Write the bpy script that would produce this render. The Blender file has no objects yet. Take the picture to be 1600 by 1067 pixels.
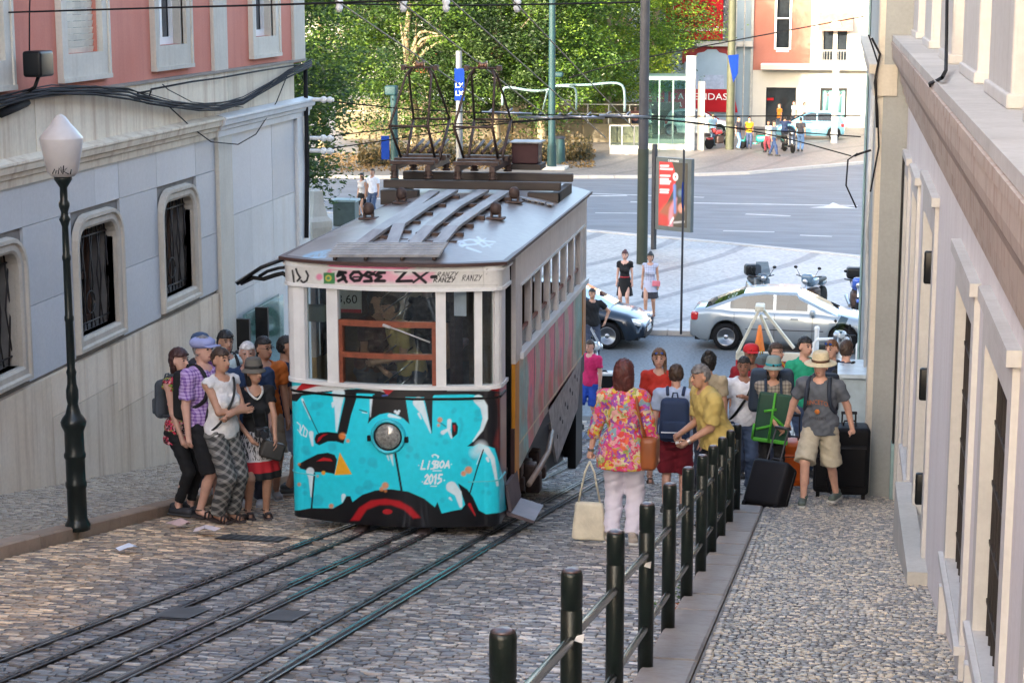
import bpy, bmesh, math, random
import numpy as np
from mathutils import Vector, Matrix
random.seed(7); RNG = np.random.default_rng(7)
C = bpy.context.scene.collection
S = bpy.context.scene

# ---------------------------------------------------------------- camera, world, sun, exposure
F_PX, TILT, YAW, CAM_Z = 3000.0, math.atan(558.5/3000.0), math.radians(9.67), 8.5
cam_d = bpy.data.cameras.new('camera'); cam = bpy.data.objects.new('camera', cam_d); C.objects.link(cam)
cam.location = (0, 0, CAM_Z); cam.rotation_euler = (math.pi/2 - TILT, 0, YAW)
cam_d.sensor_width = 36; cam_d.lens = 36*F_PX/1600; cam_d.clip_start = .1; cam_d.clip_end = 3000
S.camera = cam
SUN_AZ = math.radians(28)      # the light travels down the street, drifting to the right
SUN_EL = math.radians(12)
W = bpy.data.worlds.new('World'); S.world = W; W.use_nodes = True
wn = W.node_tree.nodes; wl = W.node_tree.links
sky = wn.new('ShaderNodeTexSky'); sky.sky_type = 'NISHITA'; sky.sun_disc = False
sky.sun_elevation = SUN_EL; sky.sun_rotation = math.pi + SUN_AZ
sky.air_density = .75; sky.dust_density = 3.2; sky.ozone_density = .3
wn['Background'].inputs[1].default_value = .15
wl.new(sky.outputs[0], wn['Background'].inputs[0])
sd = bpy.data.lights.new('sun', 'SUN'); sun = bpy.data.objects.new('sun', sd); C.objects.link(sun)
sd.energy = 2.0; sd.angle = math.radians(.53); sd.color = (1, .89, .74)
sun.location = (0, 0, 60)
sun.rotation_euler = Vector((math.sin(SUN_AZ)*math.cos(SUN_EL), math.cos(SUN_AZ)*math.cos(SUN_EL), -math.sin(SUN_EL))).to_track_quat('-Z', 'Y').to_euler()
S.view_settings.view_transform = 'Standard'; S.view_settings.look = 'None'
S.view_settings.gamma = 1; S.view_settings.use_curve_mapping = False
S.view_settings.exposure = 3.1
S.render.engine = 'CYCLES'
try:
    S.cycles.max_bounces = 6; S.cycles.diffuse_bounces = 4; S.cycles.glossy_bounces = 3
    S.cycles.transparent_max_bounces = 12; S.cycles.transmission_bounces = 4; S.cycles.use_denoising = True
except Exception: pass

# ---------------------------------------------------------------- measuring helpers (photo pixel -> place)
_sy, _cy = math.sin(YAW), math.cos(YAW)
def ray(px, py):
    x = px-800; y = 533.5-py
    f = F_PX*math.cos(TILT)+y*math.sin(TILT); u = -F_PX*math.sin(TILT)+y*math.cos(TILT)
    return (x*_cy-f*_sy, x*_sy+f*_cy, u)
def on_z(px, py, z=0):
    r = ray(px, py); t = (z-CAM_Z)/r[2]; return Vector((r[0]*t, r[1]*t, z))
def on_x(px, py, X):
    r = ray(px, py); t = X/r[0]; return Vector((X, r[1]*t, CAM_Z+r[2]*t))
def on_y(px, py, Y):
    r = ray(px, py); t = Y/r[1]; return Vector((r[0]*t, Y, CAM_Z+r[2]*t))
def on_g(px, py, dz=0):
    r = ray(px, py); t = (-1.95+dz)/(r[2]+.183*r[1]); return Vector((r[0]*t, r[1]*t, CAM_Z+r[2]*t))
def proj_np(X, Y, Z):
    Z = Z-CAM_Z
    xr = X*_cy+Y*_sy; f = -X*_sy+Y*_cy
    d = f*math.cos(TILT)-Z*math.sin(TILT); up = f*math.sin(TILT)+Z*math.cos(TILT)
    return 800+F_PX*xr/d, 533.5-F_PX*up/d
def zg(Y):                                   # height of the street surface
    a = 6.55-.183*Y
    k = .25
    return max(a, 0)+ (k*math.exp(-abs(a)/k)*.5 if a < 1.5 else 0) if a < 1.5 else a
def zg_np(Y):
    a = 6.55-.183*Y; k = .25
    return np.where(a < 1.5, np.maximum(a, 0)+k*.5*np.exp(-np.abs(a)/k), a)

# ---------------------------------------------------------------- mesh helpers
class MB:
    def __init__(s): s.v = []; s.f = []; s.m = []; s.sm = []
    def add(s, vs, fs, mi=0, smooth=False):
        o = len(s.v); s.v += [tuple(v) for v in vs]; s.f += [tuple(i+o for i in f) for f in fs]
        s.m += [mi]*len(fs); s.sm += [smooth]*len(fs); return s
    def box(s, c, d, rz=0, mi=0, rx=0, ry=0):
        x, y, z = d[0]/2, d[1]/2, d[2]/2
        R = Matrix.Rotation(rz, 3, 'Z') @ Matrix.Rotation(ry, 3, 'Y') @ Matrix.Rotation(rx, 3, 'X'); c = Vector(c)
        vs = [c + R @ Vector(p) for p in ((-x,-y,-z),(x,-y,-z),(x,y,-z),(-x,y,-z),(-x,-y,z),(x,-y,z),(x,y,z),(-x,y,z))]
        return s.add(vs, ((0,3,2,1),(4,5,6,7),(0,1,5,4),(1,2,6,5),(2,3,7,6),(3,0,4,7)), mi)
    def bb(s, a, b, mi=0):
        return s.box([(a[i]+b[i])/2 for i in range(3)], [abs(b[i]-a[i]) for i in range(3)], 0, mi)
    def bbox_bev(s, a, b, w, mi=0):          # box with chamfered vertical/horizontal edges
        return s.rbox([(a[i]+b[i])/2 for i in range(3)], [abs(b[i]-a[i]) for i in range(3)], w, 1, mi=mi, smooth=False)
    def rbox(s, c, d, r, n=2, R=None, mi=0, smooth=True, taper=None):
        # rounded box: cube surface grid pulled onto a box of corner radius r
        hx, hy, hz = d[0]/2, d[1]/2, d[2]/2; r = min(r, hx, hy, hz)
        key = {}; vs = []; fs = []
        def axis(h): 
            a = [-h] + [-h + r*(1-math.cos(math.pi/2*k/n)) for k in range(1, n+1)]
            return a + [-q for q in reversed(a)]
        def coord(h):
            return [(-(h-r), -1-0*k if False else k) for k in range(n+1)]
        m = n+1
        params = [(-1, k/n) for k in range(n+1)]   # corner band parameter on the minus side
        full = params + [(1, 1-k/n) for k in range(n+1)]
        def pt(i, j, k):
            q = []
            for t, h in ((i, hx), (j, hy), (k, hz)):
                sgn, w = full[t]; q.append((sgn, w, h))
            # direction inside the corner cube
            dvec = Vector([sg*math.tan(math.pi/4*(1-w)) for sg, w, h in q])
            if dvec.length > 1e-9: dvec.normalize()
            core = Vector([sg*(h-r) for sg, w, h in q])
            return core + dvec*r
        N = len(full)
        def vid(i, j, k):
            t = (i, j, k)
            if t not in key:
                key[t] = len(vs); vs.append(pt(*t))
            return key[t]
        for a in range(N-1):
            for b in range(N-1):
                fs.append((vid(a,b,0), vid(a,b+1,0), vid(a+1,b+1,0), vid(a+1,b,0)))
                fs.append((vid(a,b,N-1), vid(a+1,b,N-1), vid(a+1,b+1,N-1), vid(a,b+1,N-1)))
                fs.append((vid(a,0,b), vid(a+1,0,b), vid(a+1,0,b+1), vid(a,0,b+1)))
                fs.append((vid(a,N-1,b), vid(a,N-1,b+1), vid(a+1,N-1,b+1), vid(a+1,N-1,b)))
                fs.append((vid(0,a,b), vid(0,a,b+1), vid(0,a+1,b+1), vid(0,a+1,b)))
                fs.append((vid(N-1,a,b), vid(N-1,a+1,b), vid(N-1,a+1,b+1), vid(N-1,a,b+1)))
        if taper: vs = [Vector((v.x*(1+taper*(v.z/hz)), v.y*(1+taper*(v.z/hz)), v.z)) for v in vs]
        R = R or Matrix.Identity(3); c = Vector(c)
        return s.add([c + R @ v for v in vs], fs, mi, smooth)
    def cyl(s, p0, p1, r0, r1=None, n=12, mi=0, caps=True, smooth=True):
        r1 = r0 if r1 is None else r1; p0 = Vector(p0); p1 = Vector(p1); d = (p1-p0)
        if d.length < 1e-9: return s
        d.normalize(); u = d.orthogonal().normalized(); w = d.cross(u)
        vs = []
        for p, r in ((p0, r0), (p1, r1)):
            for k in range(n):
                a = 2*math.pi*k/n; vs.append(p + u*(math.cos(a)*r) + w*(math.sin(a)*r))
        fs = [(k, (k+1) % n, n+(k+1) % n, n+k) for k in range(n)]
        s.add(vs, fs, mi, smooth)
        if caps: s.add(vs, [tuple(reversed(range(n))), tuple(range(n, 2*n))], mi, False)
        return s
    def tube(s, pts, r, n=6, mi=0, closed=False, rr=None):
        pts = [Vector(p) for p in pts]; L = len(pts); vs = []; prev = None
        for i, p in enumerate(pts):
            if closed: t = pts[(i+1) % L]-pts[i-1]
            else: t = pts[min(i+1, L-1)]-pts[max(i-1, 0)]
            t.normalize()
            u = t.orthogonal().normalized() if prev is None else (prev - t*prev.dot(t)).normalized()
            prev = u; w = t.cross(u); q = rr[i] if rr else r
            for k in range(n):
                a = 2*math.pi*k/n; vs.append(p + u*(math.cos(a)*q) + w*(math.sin(a)*q))
        fs = []
        for i in range(L if closed else L-1):
            j = (i+1) % L
            for k in range(n): fs.append((i*n+k, i*n+(k+1) % n, j*n+(k+1) % n, j*n+k))
        if not closed: fs += [tuple(reversed(range(n))), tuple(range((L-1)*n, L*n))]
        return s.add(vs, fs, mi, True)
    def lathe(s, prof, c=(0,0,0), n=20, mi=0, smooth=True, axis=None):
        vs = []; c = Vector(c); R = axis or Matrix.Identity(3)
        for r, z in prof:
            for k in range(n):
                a = 2*math.pi*k/n; vs.append(c + R @ Vector((r*math.cos(a), r*math.sin(a), z)))
        L = len(prof); fs = []
        for i in range(L-1):
            for k in range(n): fs.append((i*n+k, i*n+(k+1) % n, (i+1)*n+(k+1) % n, (i+1)*n+k))
        if prof[0][0] > 1e-6: fs.append(tuple(reversed(range(n))))
        if prof[-1][0] > 1e-6: fs.append(tuple(range((L-1)*n, L*n)))
        return s.add(vs, fs, mi, smooth)
    def prism(s, poly, f0, f1, mi=0):        # poly of 2D points, f(p)->3D near face and far face
        n = len(poly); a = [f0(p) for p in poly]; b = [f1(p) for p in poly]
        return s.add(a+b, [tuple(range(n)), tuple(reversed(range(n, 2*n)))] + [(i, n+i, n+(i+1) % n, (i+1) % n) for i in range(n)], mi)
    def sphere(s, c, r, n=12, m=8, mi=0, sc=(1,1,1), R=None):
        prof = [(math.sin(math.pi*i/m), -math.cos(math.pi*i/m)) for i in range(m+1)]
        vs = []; c = Vector(c); R = R or Matrix.Identity(3)
        for q, z in prof:
            for k in range(n):
                a = 2*math.pi*k/n; vs.append(c + R @ Vector((r*sc[0]*q*math.cos(a), r*sc[1]*q*math.sin(a), r*sc[2]*z)))
        fs = [(i*n+k, i*n+(k+1) % n, (i+1)*n+(k+1) % n, (i+1)*n+k) for i in range(m) for k in range(n)]
        return s.add(vs, fs, mi, True)
    def grid(s, f, nu, nv, mi=0, smooth=True):
        vs = [f(i/nu, j/nv) for j in range(nv+1) for i in range(nu+1)]; w = nu+1
        return s.add(vs, [(j*w+i, j*w+i+1, (j+1)*w+i+1, (j+1)*w+i) for j in range(nv) for i in range(nu)], mi, smooth)
    def build(s, name, mat, parent=None, world=True, loc=None, **props):
        o = link(name, mesh_of(name, s.v, s.f, mat, s.m, s.sm, base(parent) if (world and parent is not None) else None), parent)
        if loc is not None: o.location = loc
        for k, q in props.items(): o[k] = q
        return o
def base(o):
    p = Vector((0, 0, 0))
    while o is not None: p += Vector(o.location); o = o.parent
    return p
def mesh_of(name, v, f, mat, mi=None, sm=None, off=None, col=None):
    me = bpy.data.meshes.new(name)
    if off is not None and off.length > 0:
        a = np.array([tuple(q) for q in v], dtype=float) - np.array(off); v = a.tolist()
    me.from_pydata([tuple(q) for q in v], [], f)
    for q in (mat if isinstance(mat, (list, tuple)) else [mat]): me.materials.append(q)
    if mi and len(me.polygons) == len(mi): me.polygons.foreach_set('material_index', mi)
    if sm and len(me.polygons) == len(sm): me.polygons.foreach_set('use_smooth', sm)
    me.update()
    return me
def link(name, data, parent=None):
    o = bpy.data.objects.new(name, data); C.objects.link(o)
    if parent is not None: o.parent = parent
    return o
def tag(o, label=None, cat=None, group=None, kind=None):
    if label: o['label'] = label
    if cat: o['category'] = cat
    if group: o['group'] = group
    if kind: o['kind'] = kind
    return o
def thing(name, label, cat, loc=(0,0,0), rz=0, group=None):
    o = bpy.data.objects.new(name, None); C.objects.link(o); o.empty_display_size = .2
    o.location = loc; o.rotation_euler = (0, 0, rz)
    return tag(o, label, cat, group)
def struct(name, mb, mat, parent=None):
    o = mb.build(name, mat, parent)
    if parent is None: o['kind'] = 'structure'
    return o
def copy_tree(o, parent=None):
    c = o.copy(); C.objects.link(c)
    if parent is not None: c.parent = parent
    for ch in list(o.children): copy_tree(ch, c)
    return c
def np_mesh(name, V, Q, mat, parent=None, col=None, smooth=False, tri=False):
    """V (n,3), Q (m,4) quads, optional per-vertex colour (n,3)"""
    me = bpy.data.meshes.new(name); V = np.asarray(V, dtype=np.float32); Q = np.asarray(Q, dtype=np.int32); k = Q.shape[1]
    off = base(parent) if parent is not None else Vector((0,0,0)); V = V - np.array(off, dtype=np.float32)
    me.vertices.add(len(V)); me.vertices.foreach_set('co', V.ravel())
    me.loops.add(Q.size); me.loops.foreach_set('vertex_index', Q.ravel())
    me.polygons.add(len(Q)); me.polygons.foreach_set('loop_start', np.arange(0, Q.size, k, dtype=np.int32))
    try: me.polygons.foreach_set('loop_total', np.full(len(Q), k, dtype=np.int32))
    except Exception: pass
    me.update(calc_edges=True)
    if smooth: me.polygons.foreach_set('use_smooth', np.ones(len(Q), dtype=bool))
    if col is not None:
        a = me.color_attributes.new('paint', 'FLOAT_COLOR', 'POINT')
        cc = np.ones((len(V), 4), dtype=np.float32); cc[:, :3] = col; a.data.foreach_set('color', cc.ravel())
    me.materials.append(mat); me.validate()
    return link(name, me, parent)

# ---------------------------------------------------------------- materials
MATS = {}
def M(name, col, rough=.7, metal=0.0, var=.18, scale=4.0, bump=0.0, bscale=None, col2=None, stretch=(1,1,1), spec=None, detail=6, coat=0, alpha=1, trans=0, perobj=0):
    if name in MATS: return MATS[name]
    m = bpy.data.materials.new(name); m.use_nodes = True; MATS[name] = m
    n = m.node_tree.nodes; l = m.node_tree.links; b = n['Principled BSDF']
    b.inputs['Roughness'].default_value = rough; b.inputs['Metallic'].default_value = metal
    if spec is not None: b.inputs['Specular IOR Level'].default_value = spec
    if coat: b.inputs['Coat Weight'].default_value = coat
    if trans: b.inputs['Transmission Weight'].default_value = trans
    if alpha < 1: b.inputs['Alpha'].default_value = alpha
    c1 = tuple(max(0, x*(1-var)) for x in col)+(1,); c2 = (tuple(col2) if col2 else tuple(min(1, x*(1+var)) for x in col))+(1,)
    tc = n.new('ShaderNodeTexCoord'); mp = n.new('ShaderNodeMapping'); mp.inputs['Scale'].default_value = stretch
    l.new(tc.outputs['Object'], mp.inputs[0])
    nz = n.new('ShaderNodeTexNoise'); nz.inputs['Scale'].default_value = scale; nz.inputs['Detail'].default_value = detail; nz.inputs['Roughness'].default_value = .6
    l.new(mp.outputs[0], nz.inputs['Vector'])
    r = n.new('ShaderNodeValToRGB'); r.color_ramp.elements[0].position = .32; r.color_ramp.elements[1].position = .68
    r.color_ramp.elements[0].color = c1; r.color_ramp.elements[1].color = c2
    l.new(nz.outputs['Fac'], r.inputs[0]); out = r.outputs[0]
    if perobj:
        oi = n.new('ShaderNodeObjectInfo'); hv = n.new('ShaderNodeHueSaturation'); mr = n.new('ShaderNodeMapRange')
        mr.inputs['To Min'].default_value = 1-perobj; mr.inputs['To Max'].default_value = 1+perobj
        l.new(oi.outputs['Random'], mr.inputs['Value']); l.new(mr.outputs[0], hv.inputs['Value']); l.new(out, hv.inputs['Color']); out = hv.outputs[0]
    l.new(out, b.inputs['Base Color'])
    if bump:
        nb = n.new('ShaderNodeTexNoise'); nb.inputs['Scale'].default_value = bscale or scale*6; nb.inputs['Detail'].default_value = 5
        l.new(mp.outputs[0], nb.inputs['Vector'])
        bp = n.new('ShaderNodeBump'); bp.inputs['Strength'].default_value = bump; bp.inputs['Distance'].default_value = .02
        l.new(nb.outputs['Fac'], bp.inputs['Height']); l.new(bp.outputs[0], b.inputs['Normal'])
    return m
def wall_mat(name, base_c, stain, sscale=1.2, amount=.5, streak=True, rough=.75, fine=30, bump=.15, blotch=None):
    """painted or stone wall: blotches, vertical rain streaks and fine grain"""
    m = bpy.data.materials.new(name); m.use_nodes = True; MATS[name] = m
    n = m.node_tree.nodes; l = m.node_tree.links; b = n['Principled BSDF']; b.inputs['Roughness'].default_value = rough
    b.inputs['Specular IOR Level'].default_value = .3
    tc = n.new('ShaderNodeTexCoord')
    def noise(scale, st, det=6, rg=.6):
        mp = n.new('ShaderNodeMapping'); mp.inputs['Scale'].default_value = st; l.new(tc.outputs['Object'], mp.inputs[0])
        z = n.new('ShaderNodeTexNoise'); z.inputs['Scale'].default_value = scale; z.inputs['Detail'].default_value = det; z.inputs['Roughness'].default_value = rg
        l.new(mp.outputs[0], z.inputs['Vector']); return z.outputs['Fac']
    def ramp(fac, a, c):
        r = n.new('ShaderNodeMapRange'); r.inputs['From Min'].default_value = a; r.inputs['From Max'].default_value = c; l.new(fac, r.inputs['Value']); return r.outputs[0]
    def mix(f, a, c, mode='MIX'):
        x = n.new('ShaderNodeMix'); x.data_type = 'RGBA'; x.blend_type = mode
        if hasattr(f, 'links'): l.new(f, x.inputs[0])
        else: x.inputs[0].default_value = f
        for s_, v in ((x.inputs[6], a), (x.inputs[7], c)):
            if hasattr(v, 'links'): l.new(v, s_)
            else: s_.default_value = tuple(v)+(1,)
        return x.outputs[2]
    c = mix(ramp(noise(sscale, (1,1,1)), .35, .7), base_c, blotch or tuple(x*.86 for x in base_c))
    mu = n.new('ShaderNodeMath'); mu.operation = 'MULTIPLY'; mu.inputs[1].default_value = amount
    st = noise(sscale*5, (1, 1, .06) if streak else (1,1,1), 8, .65)
    l.new(ramp(st, .48, .78), mu.inputs[0]); c = mix(mu.outputs[0], c, stain)
    c = mix(ramp(noise(fine, (1,1,1), 3), .1, .9), c, mix(1.0, c, (.82,.82,.82), 'MULTIPLY'))
    oi = n.new('ShaderNodeObjectInfo'); rr = n.new('ShaderNodeMapRange'); rr.inputs['To Min'].default_value = .88; rr.inputs['To Max'].default_value = 1.08; l.new(oi.outputs['Random'], rr.inputs['Value'])
    hv = n.new('ShaderNodeHueSaturation'); l.new(rr.outputs[0], hv.inputs['Value']); l.new(c, hv.inputs['Color']); l.new(hv.outputs[0], b.inputs['Base Color'])
    bp = n.new('ShaderNodeBump'); bp.inputs['Strength'].default_value = bump; bp.inputs['Distance'].default_value = .01
    l.new(noise(fine, (1,1,1), 4), bp.inputs['Height']); l.new(bp.outputs[0], b.inputs['Normal'])
    return m
def attr_mat(name, rough=.6, metal=0, bump=.1, bscale=60, perobj=0, spec=.5, dirt=.0, var=.1, coat=0):
    """colour comes from the pieces' own paint attribute, with grain over it"""
    m = bpy.data.materials.new(name); m.use_nodes = True; MATS[name] = m
    n = m.node_tree.nodes; l = m.node_tree.links; b = n['Principled BSDF']; b.inputs['Roughness'].default_value = rough
    b.inputs['Metallic'].default_value = metal; b.inputs['Specular IOR Level'].default_value = spec; b.inputs['Coat Weight'].default_value = coat
    a = n.new('ShaderNodeAttribute'); a.attribute_name = 'paint'
    tc = n.new('ShaderNodeTexCoord'); z = n.new('ShaderNodeTexNoise'); z.inputs['Scale'].default_value = bscale; z.inputs['Detail'].default_value = 4
    l.new(tc.outputs['Object'], z.inputs['Vector'])
    mr = n.new('ShaderNodeMapRange'); mr.inputs['From Min'].default_value = .3; mr.inputs['From Max'].default_value = .7
    mr.inputs['To Min'].default_value = 1-var; mr.inputs['To Max'].default_value = 1+var; l.new(z.outputs['Fac'], mr.inputs['Value'])
    hv = n.new('ShaderNodeHueSaturation'); l.new(a.outputs['Color'], hv.inputs['Color']); l.new(mr.outputs[0], hv.inputs['Value'])
    l.new(hv.outputs[0], b.inputs['Base Color'])
    if bump:
        bp = n.new('ShaderNodeBump'); bp.inputs['Strength'].default_value = bump; bp.inputs['Distance'].default_value = .01
        l.new(z.outputs['Fac'], bp.inputs['Height']); l.new(bp.outputs[0], b.inputs['Normal'])
    return m
def glass_mat(name, tint=(.75,.85,.85), rough=.03, alpha=.35):
    if name in MATS: return MATS[name]
    m = bpy.data.materials.new(name); m.use_nodes = True; MATS[name] = m
    n = m.node_tree.nodes; l = m.node_tree.links; o = n['Material Output']; n.remove(n['Principled BSDF'])
    t = n.new('ShaderNodeBsdfTransparent'); t.inputs[0].default_value = tuple(tint)+(1,)
    g = n.new('ShaderNodeBsdfGlossy'); g.inputs['Roughness'].default_value = rough; g.inputs[0].default_value = (.9,.95,1,1)
    lw_ = n.new('ShaderNodeLayerWeight'); lw_.inputs[0].default_value = .5; fr = n.new('ShaderNodeMath'); fr.operation = 'POWER'; fr.inputs[1].default_value = 4; l.new(lw_.outputs['Facing'], fr.inputs[0])
    ad = n.new('ShaderNodeMath'); ad.operation = 'MULTIPLY_ADD'; ad.inputs[1].default_value = .9; ad.inputs[2].default_value = .05
    l.new(fr.outputs[0], ad.inputs[0]); mx = n.new('ShaderNodeMixShader'); l.new(ad.outputs[0], mx.inputs[0]); l.new(t.outputs[0], mx.inputs[1]); l.new(g.outputs[0], mx.inputs[2])
    l.new(mx.outputs[0], o.inputs[0]); return m
m_black = M('black_paint', (.006,.007,.008), .4, var=.3, spec=.3)
m_rubber = M('rubber', (.008,.008,.009), .8, spec=.2)
m_darkglass = M('dark_glass', (.02,.025,.03), .08, var=.2)
m_cable = M('cable_sheath', (.018,.018,.02), .8, spec=.15)
m_steel = M('steel', (.45,.45,.46), .3, 1.0, var=.15)
m_chrome = M('chrome', (.7,.7,.72), .12, 1.0, var=.05)
m_white = M('white_paint', (.74,.74,.72), .5, var=.06)
m_stone = wall_mat('limestone_trim', (.56,.50,.42), (.30,.23,.16), 1.5, .45)
m_stone_light = wall_mat('pale_limestone', (.62,.58,.50), (.38,.30,.22), 1.5, .4)
g_clear = glass_mat('clear_glass', (.82,.88,.88))
g_green = glass_mat('green_glass', (.76,.88,.85))
g_smoke = glass_mat('smoked_glass', (.25,.3,.32))
# ================================================================ GROUND
WL, WR, KL, KR = -8.27, .75, -6.4, -.85          # left wall, right wall, left kerb, right kerb
def strip(x0, x1, ys, dz=0, thick=0, zf=zg):
    mb = MB()
    for a, b in zip(ys[:-1], ys[1:]):
        mb.add([(x0, a, zf(a)+dz), (x1, a, zf(a)+dz), (x1, b, zf(b)+dz), (x0, b, zf(b)+dz)], [(0,1,2,3)])
    return mb
ys = [-20+i*1.0 for i in range(64)]
m_mortar = M('packed_joint_sand', (.12,.108,.095), .95, var=.3, scale=3, bump=.4)
m_mortar_pale = M('pavement_joint_sand', (.21,.195,.175), .95, var=.3, scale=3, bump=.4)
ground = MB()
ground.add([(-900,-900,-.03),(900,-900,-.03),(900,1500,-.03),(-900,1500,-.03)], [(0,1,2,3)])
struct('ground', ground, M('plaza_ground', (.14,.12,.10), .85, var=.2, scale=.8))
street = struct('road', strip(KL, KR, [y for y in ys if y <= 37]), m_mortar)
pave_l = struct('pavement_left', strip(-8.6, KL-.16, [y for y in ys if y <= 37], .10), m_mortar_pale)
pave_r = struct('pavement_right', strip(KR+.16, 1.2, [y for y in ys if y <= 37], .09), m_mortar_pale)
sett_mat = attr_mat('sett_granite', .55, bump=.35, bscale=45, var=.22, spec=.45)
sett_lime = attr_mat('sett_limestone', .30, bump=.35, bscale=55, var=.2, spec=.6)
def sett_obj_mat(name, c1, c2, c3, rough):
    m = M(name, c1, rough, var=.2, scale=30, bump=.3)
    n = m.node_tree.nodes; l = m.node_tree.links
    oi = n.new('ShaderNodeObjectInfo'); r = n.new('ShaderNodeValToRGB'); r.color_ramp.interpolation = 'CONSTANT'
    r.color_ramp.elements[0].color = c1+(1,); r.color_ramp.elements[1].color = c2+(1,); r.color_ramp.elements[1].position = .45
    e = r.color_ramp.elements.new(.78); e.color = c3+(1,)
    l.new(oi.outputs['Random'], r.inputs[0]); b = n['Principled BSDF']
    old = b.inputs['Base Color'].links[0].from_socket
    mx = n.new('ShaderNodeMix'); mx.data_type = 'RGBA'; mx.inputs[0].default_value = .35
    l.new(r.outputs[0], mx.inputs[6]); l.new(old, mx.inputs[7]); l.new(mx.outputs[2], b.inputs['Base Color'])
    return m
def setts(parent, x0, x1, y0, y1, px, py, dz, palette, mat, omat, rows_wave=0.0, lift=.011, n_single=300, jit=.006, colour_f=None, skip=None, gain=1.0):
    """rows of setts laid across the slope; the nearest n_single are objects of their own, the rest one joined part"""
    rows = int((y1-y0)/py); cx = []; cyy = []; wx = []; wy = []
    for r in range(rows):
        y = y0+(r+.5)*py; x = x0 + RNG.uniform(0, px*.3)
        while x < x1-px*.35:
            w = px*RNG.uniform(.8, 1.3)
            if x+w > x1: w = x1-x
            cx.append(x+w/2); wx.append(w); wy.append(py); cyy.append(y+rows_wave*math.sin(x*3.1+r*.07)+RNG.normal(0, py*.05)); x += w
    cx = np.array(cx); cyy = np.array(cyy); wx = np.array(wx); wy = np.array(wy)
    if skip is not None:
        k = ~skip(cx, cyy, wx/2); cx, cyy, wx, wy = cx[k], cyy[k], wx[k], wy[k]
    n = len(cx); gap = .004
    hx = wx/2-gap/2-RNG.uniform(0, .003, n); hy = wy/2-gap/2-RNG.uniform(0, .004, n)
    z = zg_np(cyy)+dz+lift+RNG.normal(0, jit*.35, n); rot = RNG.normal(0, .035, n)
    sx = RNG.normal(0, .035, n); sl = (zg_np(cyy+.05)-zg_np(cyy-.05))/.1+RNG.normal(0, .035, n)
    inset = .94
    top = [(-1,-1),(1,-1),(1,1),(-1,1)]
    V = np.zeros((n, 8, 3), dtype=np.float32)
    for q, (a, b) in enumerate(top):
        jx = RNG.uniform(.94, 1, n); jy = RNG.uniform(.92, 1, n)
        for lvl in (0, 1):
            k = inset if lvl else 1.0
            lx = a*hx*k*jx; ly = b*hy*k*jy
            X = cx+lx*np.cos(rot)-ly*np.sin(rot); Y = cyy+lx*np.sin(rot)+ly*np.cos(rot)
            Z = z+(X-cx)*sx+(Y-cyy)*sl if lvl else z-.003+(X-cx)*sx+(Y-cyy)*sl
            V[:, q+4*lvl] = np.stack([X, Y, Z], 1)
    # skirt goes down from the lower ring: reuse by adding 4 more verts
    low = V[:, :4].copy(); low[:, :, 2] -= .03
    V = np.concatenate([low, V], 1)          # 12 verts
    col = gain*palette[RNG.integers(0, len(palette), n)]*RNG.uniform(.75, 1.25, (n, 1))
    if colour_f is not None: col = colour_f(cx, cyy, col)
    fq = []
    for q in range(4):
        r_ = (q+1) % 4; fq += [(q, r_, 4+r_, 4+q), (4+q, 4+r_, 8+r_, 8+q)]
    fq.append((8, 9, 10, 11)); fq = np.array(fq)
    px_, py_ = proj_np(cx, cyy, z)
    vis = (px_ > -40) & (px_ < 1640) & (py_ < 1100) & (py_ > 0)
    order = np.argsort(np.where(vis, cyy, 1e9)); single = set(order[:n_single].tolist()) if n_single else set()
    mask = np.ones(n, bool)
    if single: mask[list(single)] = False
    idx = np.nonzero(mask)[0]; Vb = V[idx].reshape(-1, 3); Q = (fq[None]+12*np.arange(len(idx))[:, None, None]).reshape(-1, 4)
    o = np_mesh('setts', Vb, Q, mat, parent, col=np.repeat(np.clip(col[idx], 0, 1), 12, 0)); o['kind'] = 'stuff'
    # single pieces share four mesh shapes
    shapes = []
    for k in list(single)[:6]:
        vv = V[k]-np.array([cx[k], cyy[k], z[k]]); vv[:, 0] /= wx[k]; vv[:, 2] -= (vv[:, 1])*sl[k]
        me = bpy.data.meshes.new('sett'); me.from_pydata(vv.tolist(), [], fq.tolist()); me.materials.append(omat); shapes.append(me)
    for i, k in enumerate(sorted(single)):
        s_ = link('sett', shapes[i % len(shapes)], parent)
        s_.location = (cx[k], cyy[k], z[k]); s_.scale = (wx[k], 1, 1); s_.rotation_euler = (math.atan(-.183)+RNG.normal(0, .03), 0, rot[k])
RAILS = [(-4.5, .036), (-4.23, .022), (-3.86, .036), (-3.66, .036), (-3.13, .022), (-2.93, .036)]
def on_rail(x, y, h):
    m = np.zeros(len(x), bool)
    for rx, w in RAILS: m |= (np.abs(x-rx) < w*.8+h*.75)
    return m & (y < 40)
pal_street = np.array([(.10,.10,.10),(.14,.135,.13),(.07,.07,.076),(.19,.17,.15),(.12,.105,.09),(.27,.25,.22)])
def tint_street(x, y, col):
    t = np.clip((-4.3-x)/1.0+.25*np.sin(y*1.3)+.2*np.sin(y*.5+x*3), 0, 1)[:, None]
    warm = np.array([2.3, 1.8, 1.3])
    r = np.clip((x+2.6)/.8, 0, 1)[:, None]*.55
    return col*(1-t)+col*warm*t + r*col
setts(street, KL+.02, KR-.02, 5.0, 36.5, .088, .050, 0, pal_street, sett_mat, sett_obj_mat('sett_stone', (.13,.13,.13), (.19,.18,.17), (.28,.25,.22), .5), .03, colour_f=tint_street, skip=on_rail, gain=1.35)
pal_l = np.array([(.34,.28,.21),(.26,.21,.16),(.42,.36,.28),(.20,.17,.14),(.30,.25,.20)])
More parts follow.
